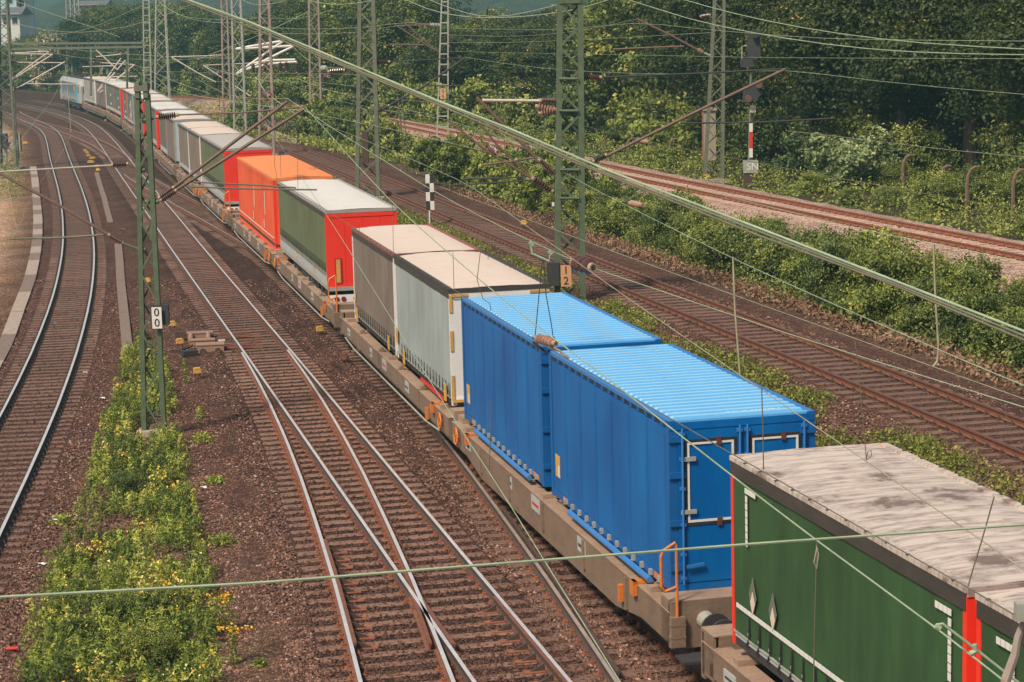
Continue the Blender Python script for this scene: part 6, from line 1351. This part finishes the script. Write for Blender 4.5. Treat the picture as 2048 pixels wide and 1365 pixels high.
for row, off in enumerate((1.5, 7.5, 14, 22)):
    s_ = 12+row*3
    while s_ < EDGE.L-5:
        x, y = EDGE.at(s_, off+rr.uniform(-1.6, 1.6)); x, y = float(x), float(y); near = y < 135
        px, _ = px_of(x, y, 5); s_ += (5.2 if near else 7.0)*rr.uniform(.8, 1.2)
        if px > 2500 or px < -160: continue
        Hm = 17 if px > 1560 else 14.5 if px > 1290 else 8.3+row*.35 if px > 860 else 12.0 if px > 560 else 10.2 if px > 390 else 13 if px > 150 else 8.6
        Hm *= rr.uniform(.9, 1.1); pr = (T_NEAR if near else T_FAR)[rr.randrange(3 if near else 4)]
        if near and px > 1450 and rr.random() < .7: pr = T_NEAR[rr.randrange(2)]
        k = 0 if px > 1290 else 1 if px > 860 else 2 if px > 150 else 3
        if row == 1 and 395 < px < 440: pr = T_RED
        sc_ = Hm/13.2; wd = sc_*rr.uniform(.95, 1.2)*(1.25 if k == 1 else 1)
        plant_thing('broadleaf_tree', pr[0], pr[1], (x, y, hz(x, y)), (wd, wd, sc_), rr.uniform(0, 6.28), tree_label(px, row, pr) if pr is not T_RED else 'hazy tree with reddish crown near the top, left of the rusty red mast', 'tree', 'trees of the wood' if pr is not T_RED else None); ntree += 1
for k in range(52):   # brush at the foot of the wood
    s2 = 14+(EDGE.L-60)*(k/52)**1.15+rr.uniform(-1, 1); x, y = EDGE.at(s2, rr.uniform(-2.5, 1.5)); x, y = float(x), float(y); near = y < 125; px, _ = px_of(x, y, 2)
    if px > 2300 or px < -150: continue
    UND.append((x, y, near, px))
p = at(90, 160, 0); plant_thing('blossoming_tree', T_CREAM[0], STEM, (atY(92, 120, 322).x, 322, hz(-68, 322)-.5), (.85, .85, 1.12), .4, 'tree covered in pale cream blossom above the portal beam at the upper left', 'tree', None)

# ---- bushes between the rusty track and the rust red track
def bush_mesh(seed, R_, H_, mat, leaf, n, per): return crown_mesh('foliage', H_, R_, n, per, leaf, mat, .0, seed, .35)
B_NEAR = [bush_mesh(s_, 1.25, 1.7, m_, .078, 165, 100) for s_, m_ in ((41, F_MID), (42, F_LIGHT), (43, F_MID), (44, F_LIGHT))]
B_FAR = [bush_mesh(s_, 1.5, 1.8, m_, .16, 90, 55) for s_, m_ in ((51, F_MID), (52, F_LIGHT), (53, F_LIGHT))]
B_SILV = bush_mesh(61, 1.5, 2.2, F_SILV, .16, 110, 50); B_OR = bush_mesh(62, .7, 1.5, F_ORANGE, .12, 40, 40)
nb = 0
BANCH = [(-9999, 'far up the bend'), (560, 'left of the tall grey green mast'), (740, 'right of the tall grey green mast'), (860, 'above the checkered board'), (960, 'left of plate 12'), (1110, 'behind the mast with plate 12'), (1190, 'right of the mast with plate 12'), (1300, 'below the signal mast'), (1430, 'below the signal'), (1560, 'left part of the right scrub'), (1700, 'middle of the right scrub'), (1860, 'near the hanging rod'), (1980, 'at the right edge')]
def bush_label(x, y, me, where):
    px, _ = px_of(x, y, 1.5); t_ = 'pale green' if me.materials[0] is F_LIGHT else 'deep green' if me.materials[0] is F_MID else 'silvery green'
    return '%s bush %s, %s' % (t_.split()[0], where, [a for q_, a in BANCH if q_ <= px][-1])
s_ = C1.sy(30)
while s_ < C1.sy(205):
    x0, y0 = C1.at(s_); w_ = abs(float(C2.dist(np.array([[float(x0), float(y0)]]))[0])); near = y0 < 95
    lo, hi = 4.6, w_-4.3
    gapz = 122 < y0 < 136
    for q in range(3 if not gapz else 0):
        d = lo+(hi-lo)*(q+rr.random()*.8)/3 if hi > lo else lo
        if d > hi+.5: continue
        x, y = C1.at(s_+rr.uniform(-.8, .8), d); x, y = float(x), float(y); edge_ = q == 2
        me = (B_NEAR if near else B_FAR)[rr.randrange(4 if near else 3)]; sc_ = rr.uniform(.8, 1.12)*(1.05 if near else 1.2)*(.62 if edge_ else 1)
        plant_thing('bush', me, STEM, (x, y, hz(x, y)-.05), (sc_, sc_, sc_*rr.uniform(.9, 1.35)), rr.uniform(0, 6.28), bush_label(x, y, me, ['beside the rusty track', 'mid way between both tracks', 'under the pale ballast'][q]), 'bush', 'bushes between the two right hand tracks', 'stem', 'foliage'); nb += 1
    s_ += (2.35 if near else 4.2)*rr.uniform(.85, 1.15)
v = ground_px(1062, 418); plant_thing('withered_bush', B_OR, None, (v.x, v.y, v.z), 1.0, 0, 'withered orange red bush below the insulators left of the mast with plate 12', 'bush', None, cname='foliage')
# ---- bushes beyond the rust red track
for k in range(112):
    s2 = C2.sy(62)+(C2.L-190-C2.sy(62))*rr.random()**1.3; d = rr.uniform(5.2, 12)**1.0; x, y = C2.at(s2, d); x, y = float(x), float(y); px, py = px_of(x, y, 2)
    if float(EDGE.dist(np.array([[x, y]]))[0]) > 3.5: continue
    me = (B_NEAR[rr.randrange(4)] if y < 105 else B_FAR[rr.randrange(3)]); 
    if 1520 < px < 1720 and d > 7.5: me = B_SILV
    sc_ = rr.uniform(.5, .95)*(.75 if d < 7 else 1.1)*(1.25 if me is B_SILV else 1)
    plant_thing('bush', me, STEM, (x, y, hz(x, y)-.1), (sc_*1.15, sc_*1.15, sc_), rr.uniform(0, 6.28), 'silvery bush right of the signal post, %s' % ('nearer the wood' if d > 9 else 'nearer the track') if me is B_SILV else '%s bush by the wood, %s' % ('pale' if me.materials[0] is F_LIGHT else 'deep green', anchor(px)), 'bush', 'silvery bushes by the signal' if me is B_SILV else 'bushes along the wood', 'stem', 'foliage')
for x, y, near, px in UND:
    me = (B_NEAR if near else B_FAR)[rr.randrange(3)]; sc_ = rr.uniform(1.5, 2.2)
    plant_thing('bush', me, STEM, (x, y, hz(x, y)-.1), (sc_, sc_, sc_*1.05), rr.uniform(0, 6.28), 'tall brush under the wood, '+anchor(px), 'bush', 'bushes along the wood', 'stem', 'foliage')
for k in range(14):   # bank behind the locomotive
    x, y = rr.uniform(-125, -62), rr.uniform(296, 335)
    if float(CT.dist(np.array([[x, y]]))[0]) < 7: continue
    sc_ = rr.uniform(1.0, 1.9); plant_thing('bush', B_FAR[rr.randrange(3)], STEM, (x, y, hz(x, y)-.1), (sc_*1.4, sc_*1.4, sc_), rr.uniform(0, 6.28), 'pale green bush on the bank behind the locomotive', 'bush', 'bushes behind the locomotive', 'stem', 'foliage')
for k in range(16):   # strip between train and rusty track, far
    s2 = rr.uniform(C1.sy(150), C1.sy(290)); d = rr.uniform(3.0, 8.5); x, y = C1.at(s2, d); x, y = float(x), float(y)
    if float(C2.dist(np.array([[x, y]]))[0]) > -3: continue
    sc_ = rr.uniform(.7, 1.2); plant_thing('bush', B_FAR[rr.randrange(3)], STEM, (x, y, hz(x, y)-.1), (sc_*1.2, sc_*1.2, sc_), rr.uniform(0, 6.28), 'light green bush beside the far bend of the tracks', 'bush', 'bushes at the far bend', 'stem', 'foliage')

# ---- ground cover (nobody could count it)
def cover(name, label, cat, X, z, hgt, per, spread, leaf, mat, up=.7):
    n = len(X); g = rng; P = np.repeat(np.c_[X, z], per, 0); m = len(P); hh = np.repeat(hgt, per)
    q = g.normal(0, 1, (m, 3)); P[:, 0] += q[:, 0]*np.repeat(spread, per); P[:, 1] += q[:, 1]*np.repeat(spread, per); P[:, 2] += hh*g.beta(1.6, 1.6, m)
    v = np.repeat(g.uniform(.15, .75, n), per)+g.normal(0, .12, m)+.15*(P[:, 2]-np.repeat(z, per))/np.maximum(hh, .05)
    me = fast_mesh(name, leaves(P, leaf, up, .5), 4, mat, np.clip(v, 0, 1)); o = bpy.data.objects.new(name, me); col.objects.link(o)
    tag(o, label, cat, kind='stuff'); return o
def vnoise(X, f, seed):
    g = np.random.default_rng(seed); s = 0
    for k in range(5): a = g.uniform(0, 6.28, 2); fr = f*g.uniform(.6, 1.7); s = s+np.sin(X[:, 0]*fr*math.cos(a[0])+X[:, 1]*fr*math.sin(a[0])+a[1])
    return s/5
# strip right of the train
s_ = rng.uniform(C1.sy(28), C1.sy(125), 9500); d = rng.uniform(-6.6, -1.75, 9500); x, y = C1.at(s_, d); X = np.c_[x, y]
dt = CT.dist(X); nz = vnoise(X, 1.1, 3)+.5*vnoise(X, 3.1, 4); keep = (dt > 1.9) & (nz+.60-np.abs(d+3.5)*.26 > -.05); X = X[keep]
h, *_ = height(X); cover('ground_cover', 'low green leafy ground cover between the train and the rusty track', 'ground cover', X, h-.30, np.full(len(X), .34), 24, np.full(len(X), .17), .085, F_GRASS)
# wild strip beyond the rust red track
s_ = rng.uniform(C2.sy(60), C2.L-170, 5200); d = rng.uniform(3.6, 14, 5200); x, y = C2.at(s_, d); X = np.c_[x, y]; h, *_ = height(X)
cover('undergrowth', 'dense pale green undergrowth between the rust red track and the wood', 'undergrowth', X, h-.25, np.clip(rng.uniform(.25, .9, len(X))*sstep(3.4, 6, d)+.15, .1, 1.0), 20, np.full(len(X), .30), .15, F_LIGHT)
# low growth at the foot of the bushes, both sides
s_ = rng.uniform(C1.sy(30), C1.sy(200), 6500); w_ = rng.uniform(3.9, 10.5, 6500); x, y = C1.at(s_, w_); X = np.c_[x, y]; d2_ = C2.dist(X); keep = (d2_ < -2.6) & ~((y > 120) & (y < 137) & (rng.random(6500) < .85)) & ((d2_ < -3.6) | (rng.random(6500) < .35)) & ((w_ > 4.6) | (rng.random(6500) < .4)); X = X[keep]; h, *_ = height(X)
cover('undergrowth', 'tangled green undergrowth around the bushes between the right hand tracks', 'undergrowth', X, h-.28, rng.uniform(.2, .75, len(X)), 20, np.full(len(X), .22), .12, F_MID)
s_ = rng.uniform(C1.sy(30), C1.sy(110), 2600); w_ = rng.uniform(2.9, 4.8, 2600); x, y = C1.at(s_, w_); X = np.c_[x, y]; h, *_ = height(X)
cover('dry_brush', 'dry brown twigs and dead stalks at the foot of the bushes', 'dry brush', X, h-.30, rng.uniform(.05, .3, len(X)), 8, np.full(len(X), .16), .13, F_DRY, .2)
# far left verge and bank behind the locomotive
X = np.c_[rng.uniform(-135, -55, 3600), rng.uniform(285, 345, 3600)]; dt = CT.dist(X); d1_ = C1.dist(X); X = X[(dt > 6.5) & (d1_ > 2.2)]; h, *_ = height(X)
cover('undergrowth', 'pale grassy bank behind the locomotive', 'undergrowth', X, h-.2, rng.uniform(.3, 1.2, len(X)), 14, np.full(len(X), .6), .32, F_LIGHT)
s_ = rng.uniform(C1.sy(135), C1.sy(300), 3200); w_ = rng.uniform(2.4, 9.5, 3200); x, y = C1.at(s_, w_); X = np.c_[x, y]; X = X[C2.dist(X) < -2.6]; h, *_ = height(X)
cover('undergrowth', 'light green growth beside the far bend of the tracks', 'undergrowth', X, h-.2, rng.uniform(.2, .8, len(X)), 16, np.full(len(X), .35), .22, F_LIGHT)
X = np.c_[rng.uniform(-42, -22, 2200), rng.uniform(118, 205, 2200)]; dl = CL.dist(X); X = X[(dl < -3.2) & (dl > -11) & (X[:, 1] > 132)]; h, *_ = height(X)
cover('grass', 'green and yellowish grass around the left edge mast', 'grass', X, h-.1, rng.uniform(.2, .7, len(X)), 26, np.full(len(X), .35), .12, F_MID)
# ---- weeds with yellow flowers between the left and the main track
POLY = [(268, 700), (290, 690), (330, 745), (345, 800), (358, 870), (372, 950), (392, 1030), (415, 1110), (425, 1210), (440, 1420), (40, 1420), (60, 1290), (82, 1215), (120, 1130), (158, 1050), (182, 960), (200, 880), (222, 800), (244, 735)]
def inpoly(px, py, P):
    ins = np.zeros(len(px), bool); j = len(P)-1
    for i in range(len(P)):
        xi, yi = P[i]; xj, yj = P[j]; c = ((yi > py) != (yj > py)) & (px < (xj-xi)*(py-yi)/(yj-yi+1e-9)+xi); ins ^= c; j = i
    return ins
def sample_poly(P, n, z=-.28):
    xs = [p[0] for p in P]; ys = [p[1] for p in P]
    # uniform on the ground: sample world bbox
    W_ = np.array([at(x, y, z)[:2] for x, y in P]); X = np.c_[rng.uniform(W_[:, 0].min(), W_[:, 0].max(), n), rng.uniform(W_[:, 1].min(), W_[:, 1].max(), n)]
    return X[inpoly(X[:, 0], X[:, 1], W_)]
def weeds(X, hgt, nleaf, leaf, seed):
    g = np.random.default_rng(seed); P = []; var = []; fl = []; flv = []; S = []; O = []
    for (x, y), h_ in zip(X, hgt):
        n = int(nleaf*g.uniform(.6, 1.4)); lean = g.normal(0, .12, 2); t = g.uniform(.05, 1, n)**.8; r = (.04+.16*(1-t))*g.uniform(.5, 1.3, n)*h_/.6; a = g.uniform(0, 6.28, n)
        base = np.array([x, y, -.28]); q = np.c_[lean[0]*h_*t+r*np.cos(a), lean[1]*h_*t+r*np.sin(a), h_*t]
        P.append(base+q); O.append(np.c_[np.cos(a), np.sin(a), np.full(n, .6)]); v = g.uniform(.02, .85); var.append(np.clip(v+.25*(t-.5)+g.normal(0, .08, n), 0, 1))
        if g.random() < 1.0: S.append(base+np.array([lean[0]*h_, lean[1]*h_, h_]))
    return np.vstack(P), np.concatenate(var), np.array(S), np.vstack(O)
X = sample_poly(POLY, 8500); X = X[vnoise(X, 1.3, 19)+.5*vnoise(X, 4., 18)+np.where(X[:, 1] < 41, .85, .40) > rng.random(len(X))*.5]; nz = vnoise(X, 1.6, 9); hg = np.clip(np.where(X[:, 1] < 44, .50, .36)+.50*nz+rng.normal(0, .12, len(X)), .06, 1.1); 
P_, v_, S_, O_ = weeds(X, hg, 74, .10, 77)
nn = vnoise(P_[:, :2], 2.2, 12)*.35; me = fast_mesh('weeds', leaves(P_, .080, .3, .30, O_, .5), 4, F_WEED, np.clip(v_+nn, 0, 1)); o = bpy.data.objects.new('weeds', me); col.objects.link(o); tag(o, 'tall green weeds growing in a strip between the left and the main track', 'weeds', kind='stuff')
fm = vnoise(S_[:, :2], 1.9, 21)+.6*vnoise(S_[:, :2], 5., 22); S2 = S_[fm > .42]
FP = np.repeat(S2, 7, 0)+rng.normal(0, 1, (len(S2)*7, 3))*np.array([.045, .045, .06]); me = fast_mesh('yellow_flowers', leaves(FP, .058, .8, .8), 4, F_FLOW, np.clip(np.repeat(rng.uniform(0, 1, len(S2)), 7), 0, 1)); o = bpy.data.objects.new('yellow_flowers', me); col.objects.link(o); tag(o, 'small yellow flowers on top of the weeds', 'flowers', kind='stuff')
# denser darker shrubs inside the weeds and single plants on the gravel
for k, (x, y, s2, lab) in enumerate(((250, 1000, .42, 'rounded leafy shrub in the weeds above the cross wire'), (335, 985, .34, 'smaller leafy shrub in the weeds near the gravel'), (215, 935, .32, 'dark leafy shrub at the left side of the weeds'), (240, 1270, .42, 'leafy shrub in the lower weeds below the cross wire'), (300, 1240, .38, 'leafy shrub right of the lower one below the cross wire'), (300, 1330, .45, 'leafy shrub at the bottom edge in the weeds'), (170, 1310, .42, 'leafy shrub at the lower left of the weeds'), (110, 1245, .30, 'small shrub at the left edge of the lower weeds'), (285, 680, .22, 'small dark shrub at the end of the brown trough'))):
    v = at(x, y, -.28); plant_thing('shrub', B_NEAR[k % 4], None, (v.x, v.y, -.3), (s2, s2, s2*.95), k, lab, 'shrub', None, cname='foliage')
for k, (x, y, s2, h_, lab, fl) in enumerate(((372, 768, .12, .75, 'slender upright weed beside the lowest yellow marker box', 0), (405, 885, .34, .26, 'pale tuft of weeds on the gravel right of the green mast', 0), (430, 968, .30, .18, 'flat green tuft right of the weeds strip', 0), (440, 1092, .45, .24, 'wide flat tuft of weeds on the gravel above the cross wire', 0), (400, 838, .15, .35, 'small dark weed on the gravel below the point machine', 0), (445, 1265, .35, .7, 'sparse plant with orange flower heads at the lower right of the weeds', 1), (468, 1330, .15, .7, 'single tall weed with pale flowers near the bottom', 1), (372, 1330, .3, .4, 'bushy weed at the bottom right of the weeds', 0), (125, 1055, .35, .3, 'small weeds around the white litter', 0), (520, 1335, .16, .14, 'tiny green tuft alone on the ballast at the bottom', 0))):
    v = at(x, y, -.28); g2 = np.random.default_rng(k+400); n = int(90+s2*700); q = g2.normal(0, 1, (n, 3)); t = g2.uniform(.05, 1, n); P = np.c_[q[:, 0]*s2*.45*(1.1-t*.5), q[:, 1]*s2*.45*(1.1-t*.5), h_*t]
    me = fast_mesh('leaves', leaves(P, .085, .4, .36), 4, F_WEED, np.clip(g2.uniform(.3, .9, n), 0, 1)); o = empty('weed_plant', (v.x, v.y, -.28), 0, label=lab, cat='weed'); c = bpy.data.objects.new('leaves', me); col.objects.link(c); c.parent = o
    if fl: P = np.c_[g2.normal(0, .12, (26, 2)), g2.uniform(h_*.8, h_*1.05, 26)]; P = np.repeat(P, 5, 0)+g2.normal(0, .025, (130, 3)); c = bpy.data.objects.new('flower_heads', fast_mesh('flower_heads', leaves(P, .05, .8, .8), 4, F_FLOW, np.zeros(130)+.1)); col.objects.link(c); c.parent = o

# ------------------------------------------------------------------ distant hill, buildings, wall, haze
def hill():
    xs = np.linspace(-420, 520, 180); ys = np.linspace(560, 1100, 90); XX, YY = np.meshgrid(xs, ys); X = np.c_[XX.ravel(), YY.ravel()]
    t = sstep(560, 820, X[:, 1]); z = t*(46+10*vnoise(X, .008, 5)+7*vnoise(X, .03, 6))*sstep(-230, -60, X[:, 0])+2.2*vnoise(X, .25, 7)+rng.normal(0, .9, len(X))-1
    i = np.arange(len(X)).reshape(90, 180); F = np.stack([i[:-1, :-1], i[:-1, 1:], i[1:, 1:], i[1:, :-1]], -1).reshape(-1, 4)
    me = bpy.data.meshes.new('hill'); me.from_pydata(np.c_[X, z].tolist(), [], F.tolist()); m, t_, b = newmat('wooded_hill'); v = coords(t_, 'Object')
    t_.links.new(ramp(t_, noise(t_, .12, 8, .75, v), [(.35, (.025, .045, .018)), (.65, (.075, .10, .035))]), b.inputs['Base Color']); b.inputs['Roughness'].default_value = .9
    bump(t_, b, noise(t_, .3, 8, .8, v), 1., 4.); me.materials.append(m); o = bpy.data.objects.new('hill', me); col.objects.link(o); tag(o, kind='structure')
hill()
def house(label, x0, x1, yt, yr, Y, wallm, roofm_, D=12, floors=2):
    a, c = atY(x0, yt, Y), atY(x1, yt, Y); zr = atY(x0, yr, Y).z; W_ = c.x-a.x; o = empty('house', (a.x, Y, 0), label=label, cat='house')
    wl = MB().box(0, W_, 0, D, -1, a.z).build('wall', wallm, o)
    b = MB(); b.add([(-.5, -.6, a.z-.2), (W_+.5, -.6, a.z-.2), (W_+.5, D+.6, a.z-.2), (-.5, D+.6, a.z-.2), (-.3, D/2, zr), (W_+.3, D/2, zr)], [(0, 1, 5, 4), (2, 3, 4, 5), (1, 2, 5), (3, 0, 4), (0, 3, 2, 1)]); b.build('roof', roofm_, o)
    n = max(2, int(W_/3))
    for k in range(n):
        for f in range(floors):
            xx = W_*(k+.5)/n; zz = a.z-1.2-f*2.8
            if zz > 0: w2 = MB().box(xx-.55, xx+.55, -.06, .02, zz-.7, zz+.6).build('window', WHITEP, wl); MB().box(xx-.46, xx+.46, -.075, -.06, zz-.6, zz+.5).build('pane', BLACK, w2)
SLATE = metal_streak('slate_roof', (.14, .145, .16), (.09, .095, .11), .7, 2)
house('house with grey slate roof at the upper left corner', 2, 38, 28, 15, 372, WHITEP, SLATE, 9, 1)
house('pale blue hall rising behind the slate roofed house', -30, 36, -10, -22, 420, paint('pale_blue_wall', (.42, .60, .66), .6, dirt=.05), SLATE, 14, 3)
house('white gabled building beside the pale blue hall', 34, 46, -6, -20, 400, WHITEP, SLATE, 8, 3)
house('long grey roofed building at the top edge above the portal', 152, 208, 10, 2, 400, CONC, SLATE, 10, 1)
p = ground_px(572, 285); g = G(p.y)
wl = empty('low_wall', (0, 0, 0), label='low tan wall with dark railing beside the rusty track left of the tall grey green mast', cat='wall')
a, c = at(540, 262, 1.8), at(596, 283, 1.8); b = MB(); b.bar((a.x, a.y, 1.35), (c.x, c.y, 1.35), .25, 1.1, up=(0, 0, 1)); b.build('wall_panel', CONC, wl)
d = Vector((c.x-a.x, c.y-a.y, 0))
for k in range(9): q = Vector((a.x, a.y, 1.9))+d*k/8; tubes(wl, 'railing_post', RUSTDK, [q, q+Vector((0, 0, 1.0))], .04)
for z_ in (2.5, 2.9): tubes(wl, 'rail_bar', RUSTDK, [(a.x, a.y, z_), (c.x, c.y, z_)], .03)
# brick pillar behind the mast left of the signal
m, t, b_ = newmat('old_brick'); br = N(t, 'ShaderNodeTexBrick'); br.inputs['Scale'].default_value = 4; br.inputs['Color1'].default_value = (.40, .15, .09, 1); br.inputs['Color2'].default_value = (.30, .11, .07, 1); br.inputs['Mortar'].default_value = (.3, .25, .2, 1); t.links.new(coords(t, 'Object', (1, 1, 1)), br.inputs['Vector']); t.links.new(br.outputs[0], b_.inputs['Base Color'])
a, c = atY(1407, 222, 118), atY(1432, 285, 118); o = empty('brick_pillar', (0, 0, 0), label='small red brick block behind the green mast left of the signal', cat='pillar'); MB().box(a.x, c.x, 118, 119, c.z-1, a.z).build('brickwork', m, o); MB().box(a.x-.06, c.x+.06, 117.9, 119.1, a.z, a.z+.12).build('coping', CONC, o)
# air
HD = 0.0005
hm = bpy.data.materials.new('haze'); hm.use_nodes = True; t = hm.node_tree; t.nodes.remove(t.nodes['Principled BSDF']); pv = N(t, 'ShaderNodeVolumePrincipled'); pv.inputs['Color'].default_value = (.42, .86, .93, 1); pv.inputs['Density'].default_value = HD; pv.inputs['Anisotropy'].default_value = .2
t.links.new(pv.outputs[0], t.nodes['Material Output'].inputs['Volume'])
b = MB(); b.box(-910, 910, -70, 1210, -6, 95); o = b.build('haze', hm); tag(o, kind='stuff')

# ---- things that share a description: say which one, from left to right in the picture
bpy.context.view_layer.update()
byl = {}
for o in list(col.objects):
    if o.parent is None and 'label' in o: byl.setdefault(o['label'], []).append(o)
ORD = ['second', 'third', 'fourth', 'fifth', 'sixth', 'seventh', 'eighth', 'ninth', 'tenth', 'eleventh', 'twelfth', 'thirteenth', 'fourteenth', 'fifteenth', 'sixteenth']
for lab, os_ in byl.items():
    n = len(os_)
    if n < 2 or n > 16: continue
    def xx(o):
        p = o.matrix_world.translation if o.type == 'EMPTY' or o.matrix_world.translation.length > .01 else sum((Vector(c) for c in o.bound_box), Vector())/8
        return px_of(p.x, p.y, p.z)[0]
    os_.sort(key=xx)
    for i, o in enumerate(os_):
        o['label'] = lab+', '+(('left one', 'right one')[i] if n == 2 else 'leftmost' if i == 0 else 'rightmost' if i == n-1 else ORD[i-1]+' from left')
        while len(o['label'].split()) > 16 and ' the ' in o['label']: o['label'] = o['label'].replace(' the ', ' ', 1)
